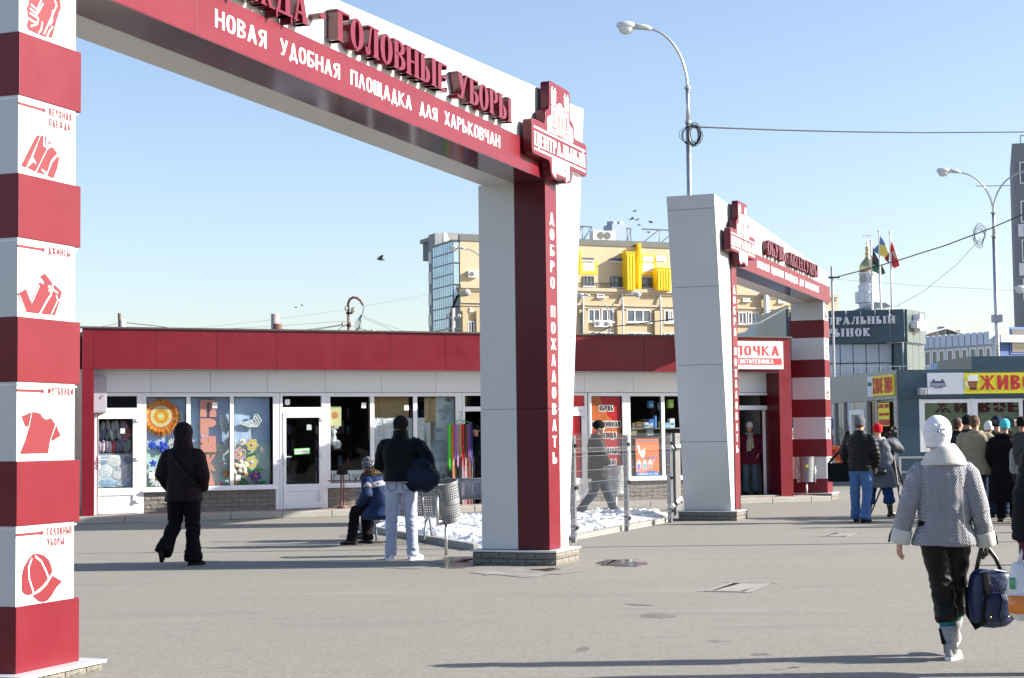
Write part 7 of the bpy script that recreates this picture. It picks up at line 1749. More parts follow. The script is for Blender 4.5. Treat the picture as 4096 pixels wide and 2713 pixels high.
 tr.loft([[V((p.x+pz.x,p.y+pz.y,p.z-.95+pz.z))for p in ell_ring(0,-.005,z_,rx,ry)]for z_,rx,ry in((.80,.14,.105),(.90,.175,.125),(.98,.165,.115),(1.06,.145,.10))])
 finish_later(tr,'trousers',ml,root,.010 if fine else.013,'trouser',T_.get('amp',.009),seed+2)
 # coat
 c_=coat;ct=MB();hem=c_['hem'];f_=c_.get('w',1.0);hw=c_.get('hemw',.205)
 rings=[(hem,hw*f_,.155*f_,0,0),(hem+.03,hw*f_,.155*f_,0,0)]
 if hem<.8:rings+=[(hem+(.98-hem)*.6,(.5*hw+.5*.20)*f_,.15*f_,0,0)]
 for q in((.98,.195,.148),(1.10,c_.get('waist',.175),.135),(1.22,.195,.142),(1.31,.205,.142),(1.38,.190,.130),(1.425,.152,.112),(1.46,.105,.094),(1.49,.08,.08)):
  if q[0]>rings[-1][0]+.02:rings.append((q[0],q[1]*f_,q[2]*f_,0,-.005))
 if c_.get('seat'):  # seated: only above the pelvis, spread skirt added by pose
  pass
 spine_loft(ct,rings,B)
 for s_ in('L','R'):
  sh,el,wr=P['sh'+s_],P['el'+s_],P['wr'+s_];sw=c_.get('sleeve',1.0)
  cuff=wr-(wr-el).normalized()*(.0 if not c_.get('short')else.03)
  si=1 if sh.x>P['neck'].x else-1;ct.tube([sh.lerp(P['neck'],.5)+V((0,0,-.075)),sh+V((-si*.035,0,-.038)),sh.lerp(el,.10)+V((-si*.008,0,-.02)),sh.lerp(el,.25),sh.lerp(el,.55),el,el.lerp(cuff,.5),cuff],[.05*sw,.066*sw,.077*sw,.080*sw,.074*sw,.068*sw,.062*sw,.054*sw*c_.get('cuffw',1.0)],14)
 cobj=finish_later(ct,c_.get('name','jacket'),c_['m'],root,.009 if fine else.012,c_.get('kind','coat'),c_.get('amp',.010),seed+5)
 if c_.get('collar'):
  mb=MB();r=c_.get('collar_r',.082);q0=B((0,-.005,1.445));q1=B((0,.0,1.445+c_['collar']));mb.tube([q0,q0.lerp(q1,.5),q1],[r*1.15,r*1.1,r],18,ry=[r*1.05,r*1.0,r*.98]);finish_later(mb,'collar',c_.get('collar_m',c_['m']),root,.008,c_.get('collar_kind','coat'),c_.get('collar_amp',.005),seed)
 # headwear and hair
 ht=h_.get('type');hm_=h_.get('m')
 if ht=='beanie':
  mb=MB();mb.ball(hp(0,-.014,.045),(.090,.106,.098),20,14,HF_.to_quaternion());mb.tube([hp(0,-.018,-.002 if h_.get('face')else-.034),hp(0,-.016,.05)],[.087 if h_.get('face')else.082,.092],20,ry=[.103,.108],ref=HF_@V((0,1,0)));hat_=finish_later(mb,'beanie',hm_,root,.008,'hat',h_.get('amp',.003),seed)
  if h_.get('band'):mb=MB();mb.loft([[hp(.0935*cos(2*pi*i/24),-.016+.109*sin(2*pi*i/24),zz_)for i in range(24)]for zz_ in(.022,.034)],cap=False);mb.build('stripe',h_['band'],root,smooth=True)
 elif ht=='hood':
  mb=MB();mb.ball(hp(0,-.02,.03),(.108,.128,.125),20,14,HF_.to_quaternion());mb.tube([B((0,-.02,1.43)),hp(0,-.025,-.06),hp(0,-.02,.02)],[.135,.108,.108],18,ry=[.11,.115,.12]);finish_later(mb,'hood',hm_,root,.009,'coat',.006,seed)
 elif ht=='hair':
  mb=MB();mb.ball(hp(0,-.022,.035),(.083,.098,.095),18,12,HF_.to_quaternion());mb.ball(hp(0,-.06,-.02),(.068,.05,.07),14,10);finish_later(mb,'hair',hm_,root,.008,'fur',.003,seed)
 elif ht=='beret':
  mb=MB();mb.ball(hp(0,-.03,.055),(.104,.112,.122),24,16,HF_.to_quaternion());mb.tube([hp(0,-.02,-.055),hp(0,-.02,.0),hp(0,-.025,.05)],[.084,.090,.099],22,ry=[.095,.102,.108],ref=HF_@V((0,1,0)));finish_later(mb,'knitted_hat',hm_,root,.006,'hat',.003,seed)
 elif ht=='fur':
  mb=MB();mb.ball(hp(0,-.01,.06),(.125,.135,.10),20,12,HF_.to_quaternion());finish_later(mb,'fur_hat',hm_,root,.009,'fur',.008,seed)
 if h_.get('nape'):
  mb=MB();mb.ball(hp(0,-.055,-.025),(.066,.042,.05),12,8);finish_later(mb,'hair',m_hairb,root,.009,'fur',.002,seed)
 # shoes
 s_=shoes or{}
 for q in('L','R'):
  shoe(root,P['an'+q],P['toe'+q],s_.get('m',m_black),s_.get('sole',m_black),s_.get('k',1.0),s_.get('roll'+q,0.0),tall=tuple(P['an'+q].lerp(P['knee'+q],s_['tall']))if s_.get('tall')else None,m_tall=s_.get('shaft'),white_stripe=s_.get('stripe',False),name='boot' if s_.get('tall')else 'shoe')
 root['k']=k
 return root,P,B,hp
def W_(root,p):  # local pose point to world
 return Matrix.Translation(root.location)@Matrix.Rotation(root.rotation_euler.z,4,'Z')@(V(p)*root.scale[0])
def fabric(name,rgb,rough=.85,amt=.12,bump=.35,sc=180):return mat(name,rgb,rough,var=(6,amt),bump=[(sc,bump,.003),(12,.25,.01)],spec=.12)
c_aub=fabric('aubergine_shell',(.010,.005,.008),.6);c_blk=fabric('black_trouser_cloth',(.004,.004,.006),.8);c_blk2=fabric('black_jacket_shell',(.003,.004,.007),.55);c_jean=mat('washed_pale_denim',(.40,.44,.56),.85,var=[(4,.14),(24,.1)],stains=[(6,.62,(.24,.28,.38),.35,(1,1,.5))],bump=(150,.5,.003))
c_white=mat('white_leather',(.75,.76,.78),.45);c_navyb=fabric('navy_bag_cloth',(.010,.015,.035),.6);c_puff=mat('black_puffer',(.008,.008,.010),.5,spec=.2,bump=(16,.4,.012));c_blue=mat('blue_denim',(.055,.13,.30),.85,var=[(4,.3),(20,.2)],stains=[(4,.6,(.22,.36,.55),.5,(1,1,.5))],bump=(150,.4,.003))
m_lea=mat('black_boot_leather',(.012,.011,.011),.3,coat=.4,bump=(14,.3,.006));c_dkblue=fabric('dark_blue_cloth',(.012,.022,.05));c_greyhat=fabric('grey_knit',(.13,.135,.15),.95,bump=.8,sc=90);c_blkhat=fabric('black_knit',(.012,.012,.013),.95,bump=.8,sc=90)
grd=lambda px,py:G(px,py)
# 1 hooded man walking away
q=grd(735,2262);k1,P1,B1,h1=person('man in a dark hooded jacket walking away before the yarn shop',q.x,q.y,radians(-14),1.70,
 pose=dict(kneeL=(-.13,.02,.50),anL=(-.19,-.20,.20),kneeR=(.10,.05,.49),anR=(.12,.02,.085),toeL=(-.2,1),toeR=(.45,1),elL=(-.29,-.05,1.13),wrL=(-.22,.09,.95),elR=(.29,-.05,1.13),wrR=(.22,.09,.95),headyaw=-.35),
 coat=dict(m=c_aub,hem=.80,hemw=.225,w=1.07,waist=.20,sleeve=1.12,amp=.010),trousers=dict(m=c_blk,w=1.22,cuff=.085,amp=.013),head=dict(type='hood',m=c_aub),shoes=dict(rollL=.9),seed=3)
pts=[]
for i in range(13):
 t=i/12;a=V((-.12,-.14,1.42)).lerp(V((.20,-.135,1.02)),t);pts.append(a+V((0,-.045*sin(pi*t)-.012,0)))
MB().tube([(-.10,.0,1.50)]+pts+[(.24,-.03,.98)],.022,6,ry=.005,ref=(0,1,0)).build('shoulder_strap',m_black,k1);MB().box(.075,-.215,1.10,.135,-.195,1.17).build('buckle',m_black,k1)
# 2 standing man with the duffel bag
q=grd(1607,2240);k2,P2,B2,h2=person('standing man in black jacket and pale jeans, seen from behind with a duffel bag',q.x,q.y,radians(-5),1.80,
 pose=dict(kneeL=(-.12,.0,.49),anL=(-.135,.0,.085),kneeR=(.12,.0,.49),anR=(.135,.0,.085),toeL=(-.45,1),toeR=(.5,1),elL=(-.27,.08,1.14),wrL=(-.12,.2,1.05),elR=(.35,-.06,1.19),wrR=(.2,.14,1.06),headyaw=-.3,headtilt=.1,head=(.0,.04,1.605)),
 coat=dict(m=c_blk2,hem=.95,hemw=.195,w=1.10,waist=.19,sleeve=1.12,amp=.009,collar=.12,collar_r=.088),trousers=dict(m=c_jean,w=.98,cuff=.066,amp=.009),head=dict(type='beanie',m=c_blkhat),shoes=dict(m=c_white,sole=c_white,stripe=True,k=1.06),seed=5,fine=True)
for s_ in(-1,1):
 MB().tube([(s_*.03,-.133,.955),(s_*.04,-.142,.86),(s_*.10,-.138,.83),(s_*.15,-.118,.87),(s_*.145,-.108,.955)],.0035,5).build('pocket_seam',c_dkblue,k2);MB().tube([(s_*.18,-.01,.93),(s_*.185,.0,.70),(s_*.17,.0,.45),(s_*.185,.0,.15)],.003,5).build('side_seam',c_dkblue,k2)
MB().tube([(-.19,-.05,.945),(-.12,-.148,.94),(0,-.168,.94),(.12,-.148,.94),(.19,-.05,.945)],.007,6).build('hem_piping',mat('pale_piping',(.3,.3,.34),.6),k2)
bw=W_(k2,(.25,-.10,1.02));bag=empty('duffel_bag',bw,radians(-28),'dark navy duffel bag hanging at the standing man\'s right hip','bag')
mb=MB();mb.tube([(-.215,0,.05),(-.19,0,.02),(-.08,0,-.03),(.07,0,-.05),(.19,0,.0),(.22,0,.03)],[.10,.10,.115,.115,.10,.06],18,ry=[.10,.15,.175,.17,.13,.08],ref=(0,0,1));mb.ball((-.02,0,.09),(.17,.085,.13),16,10);finish_later(mb,'bag_body',c_navyb,bag,.012,'coat',.010,9)
MB().tube([(-.20,-.03,.06),(-.21,-.05,.25),(-.18,-.04,.40),(-.13,.10,.47)],.020,6,ry=.005,ref=(0,1,0)).build('strap',c_navyb,bag);MB().box(-.235,-.062,.27,-.175,-.05,.31).build('strap_buckle',m_metal,bag);MB().tube([(.22,-.03,.08),(.12,.05,.26),(-.05,.14,.40),(-.12,.12,.46)],.020,6,ry=.005,ref=(0,1,0)).build('strap',c_navyb,bag)
MB().tube([(.1,-.10,.09),(.16,-.12,.16),(.24,-.08,.12),(.27,-.02,.02)],.016,6,ry=.005,ref=(0,0,1)).build('handle',c_navyb,bag);MB().tube([(-.15,-.075,.12),(0,-.095,.145),(.18,-.07,.12)],.005,5).build('zip',m_black,bag)
# 3 seated woman, and the person hidden beyond her
c_jb=fabric('blue_jacket_shell',(.012,.026,.075),.6);c_jn=fabric('navy_jacket_shell',(.015,.03,.09),.6);c_jg=fabric('grey_jacket_panel',(.30,.30,.34),.7);c_furc=mat('brown_fur',(.10,.065,.035),.95,var=[(50,.8),(14,.5)],bump=(110,1,.02));c_pat=mat('black_white_knit',(.05,.05,.06),.95,stains=[(55,.52,(.7,.7,.72),.9)],bump=(80,1,.008))
q=grd(1530,2185)
sit=dict(pelvis=(0,0,.56),hipL=(-.10,.02,.54),hipR=(.10,.02,.54),kneeL=(-.12,.44,.53),kneeR=(.13,.42,.53),anL=(-.12,.50,.10),anR=(.15,.38,.10),toeL=(-.1,1),toeR=(.1,1),bend=.40,elL=(-.30,.12,.78),wrL=(-.13,.34,.62),elR=(.28,.14,.80),wrR=(.12,.38,.62),headtilt=.1)
k3,P3,B3,h3=person('seated woman in a blue and grey fur collared jacket, hunched on the bench',q.x+.03,q.y+.05,radians(64),1.66,pose=sit,
 coat=dict(m=c_jb,hem=.84,hemw=.25,w=1.22,waist=.22,sleeve=1.18,amp=.012),trousers=dict(m=c_blk,w=1.15),head=dict(type='beanie',m=c_pat,amp=.005),shoes=dict(m=m_lea,tall=.62,roll=0),hands=dict(L=dict(d=(.3,1,-.3),up=(0,.2,1),side=1,curl=.6),R=dict(d=(-.3,1,-.3),up=(0,.2,1),side=-1,curl=.6)),seed=8)
mb=MB();cpt=B3((0,-.02,1.47));nt_=26
ax=(B3((0,0,1.5))-B3((0,0,1.42))).normalized();e1_=V((1,0,0));e2_=ax.cross(e1_)
mb.tube([cpt+e1_*(.15*cos(2*pi*i/nt_))+e2_*(.13*sin(2*pi*i/nt_))+ax*(.01)for i in range(nt_+1)],.078,10);mb.tube([cpt-ax*.02,cpt+ax*.05],[.16,.13],16);finish_later(mb,'fur_collar',c_furc,k3,.011,'fur',.018,4)
def trunk_band(par,Bf,z0,z1,m,rx,ry,name,a0=0,a1=360,slope=0.0):
 n=28;mb=MB();rr=[]
 for z_ in(z0,z1):
  rr.append([Bf((rx*cos(radians(a0+(a1-a0)*i/n)),ry*sin(radians(a0+(a1-a0)*i/n)),z_+slope*sin(radians(a0+(a1-a0)*i/n))))for i in range(n+1)])
 mb.loft(rr,cap=False,closed=False);o=mb.build(name,m,par,smooth=True);s=o.modifiers.new('thickness','SOLIDIFY');s.thickness=.008;s.offset=0;return o
trunk_band(k3,B3,1.26,1.335,c_jg,.270,.188,'grey_panel',150,385);trunk_band(k3,B3,1.36,1.40,c_jn,.255,.17,'navy_panel',150,385)
mb=MB();mb.tube([P3['shL'].lerp(P3['elL'],.35),P3['shL'].lerp(P3['elL'],.7)],[.095,.091],16);mb.build('sleeve_band',c_jg,k3,smooth=True);mb=MB();mb.tube([P3['elL'].lerp(P3['shL'],.08),P3['elL'].lerp(P3['wrL'],.55)],[.087,.081],16);mb.build('sleeve_patch',c_jn,k3,smooth=True)
mb=MB();mb.loft([[V((p.x,p.y,z_))for p in ell_ring(0,cy,z_,rx,ry)]for z_,rx,ry,cy in((.40,.26,.24,.10),(.46,.27,.25,.10),(.56,.25,.22,.07),(.66,.22,.18,.02))]);finish_later(mb,'jacket_skirt',c_jb,k3,.012,'coat',.012,6)
c_pur=fabric('purple_coat',(.08,.05,.12),.85)
q=grd(1440,2168);person('person in a purple coat mostly hidden beyond the seated woman on the bench',q.x+.55,q.y+.35,radians(75),1.62,pose=dict(sit,bend=.5,anL=(-.05,.52,.10),anR=(.16,.60,.14)),coat=dict(m=c_pur,hem=.86,hemw=.23,w=1.05,waist=.2,sleeve=1.05),trousers=dict(m=c_blk,w=1.0),head=dict(type='beanie',m=c_blkhat),shoes=dict(m=m_lea,tall=.55),seed=21)
# 4 man walking behind the fence
q=grd(2392,2074);c_quilt=mat('black_quilted_coat',(.008,.0085,.010),.6,spec=.2,bump=[(60,.5,.006),(11,.5,.02)])
person('man in a black beanie and dark coat walking right behind the mesh fence',q.x,q.y,radians(-86),1.80,pose=dict(kneeL=(-.10,.16,.50),anL=(-.10,.34,.10),kneeR=(.10,-.06,.49),anR=(.10,-.36,.16),toeL=(0,1),toeR=(0,1),elL=(-.25,-.06,1.16),wrL=(-.23,.10,.95),elR=(.25,.08,1.14),wrR=(.22,.18,.96),headtilt=.05,head=(0,.05,1.62)),
 coat=dict(m=c_quilt,hem=.72,hemw=.21,w=1.12,waist=.205,sleeve=1.1,collar=.06,collar_r=.10),trousers=dict(m=c_dkblue,w=1.05),head=dict(type='beanie',m=c_blkhat,face=True),shoes=dict(rollR=.5),seed=12)
# 5 woman in the lamp shop doorway
q=G(2850+320/2.09,1350+1312/2.09,.15);c_burg=fabric('burgundy_jacket',(.085,.006,.022),.7);c_scarf=mat('striped_scarf',(.25,.20,.14),.9,stains=[(18,.5,(.62,.58,.5),.9,(2.5,1,.3))]);c_gj=fabric('grey_blue_trousers',(.07,.10,.13))
k5,P5,B5,h5=person('woman in a burgundy jacket, striped scarf and white cap standing in the right doorway',q.x,q.y,radians(172),1.64,z=.15,pose=dict(toeL=(-.4,1),toeR=(.4,1),anL=(-.13,0,.085),anR=(.12,0,.085),elL=(-.30,-.06,1.13),wrL=(-.20,.12,.97),elR=(.27,-.02,1.12),wrR=(.27,.08,.90),headyaw=-.2),
 coat=dict(m=c_burg,hem=.74,hemw=.25,w=1.15,waist=.215,sleeve=1.12),trousers=dict(m=c_gj,w=1.1,cuff=.08),head=dict(type='beanie',m=mat('white_knit',(.62,.62,.6),.9,bump=(90,.6,.006)),face=True),hands=dict(L=dict(d=(.2,.5,-1),up=(-1,0,0),side=1,curl=.7),R=dict(d=(0,.2,-1),up=(1,0,0),side=-1,curl=.7)),seed=15)
mb=MB();mb.tube([(.05*cos(t),.02+.0,1.47)if False else(.10*cos(t),.01+.085*sin(t),1.465)for t in[i*pi/8 for i in range(17)]],.032,8);mb.tube([(.02,.10,1.45),(.0,.16,1.36),(.03,.185,1.22),(.02,.18,1.05)],[.045,.05,.055,.06],8,ry=.018,ref=(0,1,0));mb.tube([(-.02,.10,1.45),(-.04,.165,1.36),(-.05,.19,1.25),(-.05,.185,1.12)],[.04,.05,.05,.055],8,ry=.016,ref=(0,1,0));finish_later(mb,'scarf',c_scarf,k5,.008,'coat',.004,4)
MB().tube([(-.012,.178,1.30),(-.012,.185,1.0),(-.012,.175,.78)],.005,5).build('zip',m_black,k5)
# 6 woman with the phone inside the open doorway
qx,qz=SH.px(1200+1225/1.742,1700,.35);qq=SH.w(qx,.35)
person('woman in black holding a phone to her ear in the dark open doorway',qq.x,qq.y,radians(165),1.66,z=.12,pose=dict(elR=(.22,.10,1.18),wrR=(.12,.13,1.47),elL=(-.24,0,1.14),wrL=(-.2,.12,.98)),coat=dict(m=c_blk2,hem=.55,hemw=.22,w=1.05),trousers=dict(m=c_blk),head=dict(type='beanie',m=c_blkhat,face=True),hands=dict(R=dict(d=(-.1,-.1,1),up=(1,.3,0),side=1,curl=.9)),seed=17)
# 7 man in the black puffer jacket
q=grd(3448,2090);k7,P7,B7,h7=person('man in a grey beanie and black puffer jacket carrying a laptop bag, back turned',q.x,q.y,radians(-32),1.78,pose=dict(kneeL=(-.12,.03,.49),anL=(-.12,.06,.085),kneeR=(.10,.01,.49),anR=(.09,-.12,.085),toeL=(.0,1),toeR=(.25,1),elL=(-.29,-.02,1.14),wrL=(-.24,.1,.93),elR=(.27,-.01,1.14),wrR=(.25,.06,.92),headyaw=-.2,headtilt=.1),
 coat=dict(m=c_puff,hem=.86,hemw=.19,w=1.13,waist=.18,sleeve=1.15,kind='puffer',amp=.011,collar=.08,collar_r=.095),trousers=dict(m=c_blue,w=1.08,cuff=.078,amp=.012),head=dict(type='beanie',m=c_greyhat,amp=.002,nape=True),hands=dict(R=dict(d=(0,.1,-1),up=(1,0,0),side=-1,curl=.8)),seed=19)
b7=W_(k7,(-.37,-.04,.83));bg=empty('laptop_bag',b7,radians(-15),'flat black laptop bag hanging beside the man in the puffer jacket','bag');MB().box(-.19,-.05,-.16,.19,.05,.16).build('bag_body',c_blk2,bg,bevel=.025);MB().tube([(-.18,0,.14),(.02,.0,.36),(.12,.02,.62),(.18,.03,.70)],.020,6,ry=.005,ref=(0,1,0)).build('strap',m_black,bg);MB().tube([(.18,0,.14),(.18,.02,.4),(.18,.03,.68)],.02,6,ry=.005,ref=(0,1,0)).build('strap',m_black,bg)
# 8 camerawoman with tripod
q=grd(3520,2068);c_gcoat=fabric('grey_raincoat',(.12,.135,.16),.6,.1,.2);c_redh=fabric('red_scarf',(.55,.01,.02),.8);c_leo=mat('leopard_scarf',(.50,.50,.50),.9,stains=[(38,.52,(.03,.03,.03),.95)])
k8,P8,B8,h8=person('camera operator in a red headscarf and long grey coat, back turned, filming on a tripod',q.x,q.y,radians(-10),1.66,pose=dict(kneeL=(-.16,.02,.48),anL=(-.21,.0,.085),kneeR=(.16,.02,.48),anR=(.20,.0,.085),toeL=(-.3,1),toeR=(.9,.7),elL=(-.25,.14,1.2),wrL=(.02,.30,1.35),elR=(.40,.10,1.27),wrR=(.26,.26,1.50),headtilt=.05),
 coat=dict(m=c_gcoat,hem=.56,hemw=.28,w=1.16,waist=.24,sleeve=1.2,amp=.014,collar=.06,collar_m=c_leo,collar_r=.12),trousers=dict(m=fabric('royal_blue_trousers',(.015,.05,.16)),w=1.3,end=.42,gather=.75,cuff=.09,amp=.014),head=dict(type='beanie',m=c_redh,amp=.006),shoes=dict(m=m_lea,tall=.5),hands=dict(R=dict(d=(.1,.3,1),up=(1,0,.2),side=1,curl=.9),L=dict(d=(.8,.5,.3),up=(0,0,1),side=1,curl=.9)),seed=23)
cw=W_(k8,(.30,.36,1.52));cam_=empty('video_camera',cw,radians(-10),'black video camera with a furry microphone on the tripod beside the red scarf','camera');m_cam=mat('camera_plastic',(.015,.015,.018),.4)
MB().box(-.07,-.16,-.07,.07,.18,.08).build('camera_body',m_cam,cam_,bevel=.015);MB().tube([(0,.18,0),(0,.33,0),(0,.36,0)],[.05,.055,.065],14).build('lens',m_cam,cam_,smooth=True);MB().tube([(-.03,-.1,.09),(-.03,-.08,.15),(-.03,.1,.15),(-.03,.13,.09)],.012,6).build('top_handle',m_cam,cam_);MB().tube([(.05,0,.15),(.05,.22,.16)],.028,10).build('microphone',m_cam,cam_,smooth=True);MB().box(-.15,-.10,0,-.075,.0,.07).build('flip_screen',m_cam,cam_,bevel=.005);MB().box(-.015,-.12,.08,.015,-.09,.14).build('viewfinder',m_cam,cam_)
tp=empty('tripod',(cw.x,cw.y,0),radians(10),'black camera tripod with spread legs beside the camera operator','tripod');MB().tube([(0,0,.75),(0,0,cw.z-.08)],.022,8).build('centre_column',m_cam,tp);MB().ball((0,0,cw.z-.13),.05,10,8).build('tripod_head',m_cam,tp,smooth=True)
for a in(.4,2.5,4.6):MB().tube([(0,0,1.1),(.22*cos(a),.22*sin(a),.55),(.46*cos(a),.46*sin(a),.0)],[.022,.018,.012],7).build('leg',m_cam,tp);MB().tube([(0,0,.78),(.22*cos(a),.22*sin(a),.55)],.01,6).build('spreader',m_cam,tp)
hb=W_(k8,(-.02,-.27,.86));hb8=empty('handbag',hb,radians(-10),'black leather handbag hanging at the camera operator\'s back','bag');mb=MB();mb.tube([(-.15,0,0),(-.1,0,0),(.1,0,0),(.15,0,0)],[.08,.12,.12,.08],12,ry=[.04,.06,.06,.04]);finish_later(mb,'bag_body',m_lea,hb8,.012,'coat',.008,3);MB().tube([(-.12,0,.08),(.0,-.02,.35),(.12,.05,.60)],.009,6).build('strap',m_black,hb8)
# 9 woman in the foreground
wv=mat('cable_knit_tweed',(.36,.35,.39),.95);nt=wv.node_tree;bs_=nt.nodes['Principled BSDF']
tc=nd(nt,'ShaderNodeTexCoord');sx_n=nd(nt,'ShaderNodeSeparateXYZ');nt.links.new(tc.outputs['Object'],sx_n.inputs[0])
def mth(op,a,b=None):
 n=nd(nt,'ShaderNodeMath',operation=op)
 for i,q_ in enumerate((a,b)):
  if q_ is None:continue
  if isinstance(q_,(int,float)):n.inputs[i].default_value=q_
  else:nt.links.new(q_,n.inputs[i])
 return n.outputs[0]
nz=nd(nt,'ShaderNodeTexNoise');nz.inputs['Scale'].default_value=9;nt.links.new(tc.outputs['Object'],nz.inputs[0])
xs_=mth('ADD',mth('ADD',sx_n.outputs[0],mth('MULTIPLY',sx_n.outputs[1],.6)),mth('MULTIPLY',nz.outputs[0],.008));zs__=mth('ADD',sx_n.outputs[2],mth('MULTIPLY',nz.outputs[0],.010))
tri=mth('PINGPONG',xs_,.027)  # herring-bone columns
strand=mth('PINGPONG',mth('ADD',mth('MULTIPLY',tri,1.35),zs__),.0125)
col_=mth('PINGPONG',mth('ADD',xs_,.0),.0135)
hgt=mth('ADD',mth('MULTIPLY',strand,60.0),mth('MULTIPLY',mth('SINE',mth('MULTIPLY',tri,116.0)),.35))
bp9=nd(nt,'ShaderNodeBump');bp9.inputs['Strength'].default_value=.9;bp9.inputs['Distance'].default_value=.010;nt.links.new(hgt,bp9.inputs['Height'])
nz2=nd(nt,'ShaderNodeTexNoise');nz2.inputs['Scale'].default_value=260;nt.links.new(tc.outputs['Object'],nz2.inputs[0]);bp10=nd(nt,'ShaderNodeBump');bp10.inputs['Strength'].default_value=.4;bp10.inputs['Distance'].default_value=.003;nt.links.new(nz2.outputs[0],bp10.inputs['Height']);nt.links.new(bp9.outputs[0],bp10.inputs['Normal']);nt.links.new(bp10.outputs[0],bs_.inputs['Normal'])
mr=nd(nt,'ShaderNodeMapRange');mr.inputs[1].default_value=0;mr.inputs[2].default_value=.75;nt.links.new(mth('MULTIPLY',strand,60.0),mr.inputs[0]);mx_=nd(nt,'ShaderNodeMix',data_type='RGBA');nt.links.new(mr.outputs[0],mx_.inputs[0]);mx_.inputs[6].default_value=(.27,.28,.315,1);mx_.inputs[7].default_value=(.43,.44,.48,1);nt.links.new(mx_.outputs[2],bs_.inputs['Base Color'])
c_cream=mat('cream_shearling',(.66,.66,.60),.95,var=(20,.08),bump=(130,.8,.006));c_wh=mat('white_jersey_hat',(.80,.80,.84),.8,bump=(200,.3,.002));c_felt=mat('grey_felt',(.30,.31,.33),.95,var=(60,.2),bump=(160,.6,.004));c_teal=mat('teal_rib_knit',(.01,.17,.18),.9,bump=(90,1,.01,(1,1,.05)));c_track=mat('black_nylon',(.005,.005,.006),.5,spec=.25,bump=[(7,.6,.03),(40,.2,.004)])
q=grd(3772,2632);k9,P9,B9,h9=person('woman in the foreground with a white hat and grey cable-patterned jacket, walking away',q.x+.02,q.y-.05,radians(-7),1.615,fine=True,
 pose=dict(hipL=(-.09,0,.92),hipR=(.09,0,.92),kneeL=(-.02,.02,.49),kneeR=(.085,.14,.50),anL=(.015,-.05,.085),anR=(.07,.24,.14),toeL=(.45,1),toeR=(.3,1),shL=(-.155,0,1.39),shR=(.155,0,1.39),elL=(-.258,-.05,1.12),wrL=(-.318,-.02,.85),elR=(.245,-.05,1.10),wrR=(.292,.02,.83),head=(-.03,.03,1.578),headyaw=-.05),
 coat=dict(m=wv,hem=.815,hemw=.262,w=.90,waist=.208,sleeve=.96,cuffw=1.15,amp=.009),trousers=dict(m=c_track,w=1.05,end=.44,gather=.78,cuff=.085,amp=.013),head=dict(type='beret',m=c_wh),
 shoes=dict(m=c_felt,sole=c_white,tall=.36,shaft=c_felt,rollR=.35),hands=dict(L=dict(d=(-.12,.05,-1),up=(-.9,-.3,0),side=1,curl=.5),R=dict(glove=m_lea,d=(.05,.05,-1),up=(.9,-.2,0),side=-1,curl=1.2)),seed=31)
mb=MB();cpt=B9((0,-.01,1.455))
mb.tube([B9((0,-.015,1.385)),B9((0,-.012,1.43)),B9((-.008,-.008,1.47)),B9((-.02,.0,1.505))],[.175,.155,.128,.112],24,ry=[.130,.122,.112,.108],ref=(0,1,0));finish_later(mb,'shearling_collar',c_cream,k9,.008,'coat',.003,3)
for s_ in('L','R'):
 w_,e_=P9['wr'+s_],P9['el'+s_];d_=(w_-e_).normalized();mb=MB();mb.tube([w_-d_*.085,w_-d_*.08,w_+d_*.01,w_+d_*.018],[.070,.074,.073,.068],20);mb.build('turned_cuff',c_cream,k9,smooth=True)
 sgn=-1 if s_=='L' else 1;MB().tube([w_-d_*.10+V((sgn*.068,0,0)),w_-d_*.04+V((sgn*.080,0,0)),w_+d_*.012+V((sgn*.078,0,0))],.007,6).build('cuff_strap',m_black,k9)
def surf_line(pts,r=.0035,nm='seam',m=wv,off=.004):MB().tube(pts,r,6).build(nm,m,k9,smooth=True)
m_seam=mat('grey_seam',(.25,.245,.27),.9)
trunk_band(k9,B9,1.072,1.082,m_seam,.184,.123,'waist_seam',195,345)
for xx in(-.02,.12):surf_line([B9((xx*.9,-.128,1.34)),B9((xx,-.134,1.2)),B9((xx*.95,-.126,1.08)),B9((xx*1.05,-.134,.95)),B9((xx*1.1,-.140,.83))],.003,'seam',m_seam)
for s_,t_ in(('L',.0),('R',.0)):e_=P9['el'+s_];d_=(P9['wr'+s_]-e_).normalized();MB().tube([e_+d_*.03,e_+d_*.036],[.0665,.0665],20).build('sleeve_seam',m_seam,k9,smooth=True)
mb=MB()
for i in range(7):
 t=2*pi*i/7+.3;mb.tube([h9(.012*cos(t),-.138,.062+.012*sin(t)),h9(.045*cos(t),-.135,.062+.045*sin(t)),h9(.085*cos(t),-.085,.055+.075*sin(t))],[.012,.012,.004],8)
finish_later(mb,'hat_folds',c_wh,k9,.005,'none',0,2,2);MB().ball(h9(0,-.148,.06),.009,10,8).build('hat_bead',m_metal,k9,smooth=True)
for s_ in('L','R'):
 a_,k_=P9['an'+s_],P9['knee'+s_];d_=(k_-a_).normalized();MB().tube([a_+d_*.11,a_+d_*.21],[.056,.060],20).build('teal_sock',c_teal,k9,smooth=True)
 MB().tube([a_+d_*.03+V((-.045,-.03,0)),a_+d_*.12+V((-.052,-.03,0)),a_+d_*.14+V((-.054,-.03,0))],.018,8,ry=.010).build('dark_stripe',m_black,k9,smooth=True)
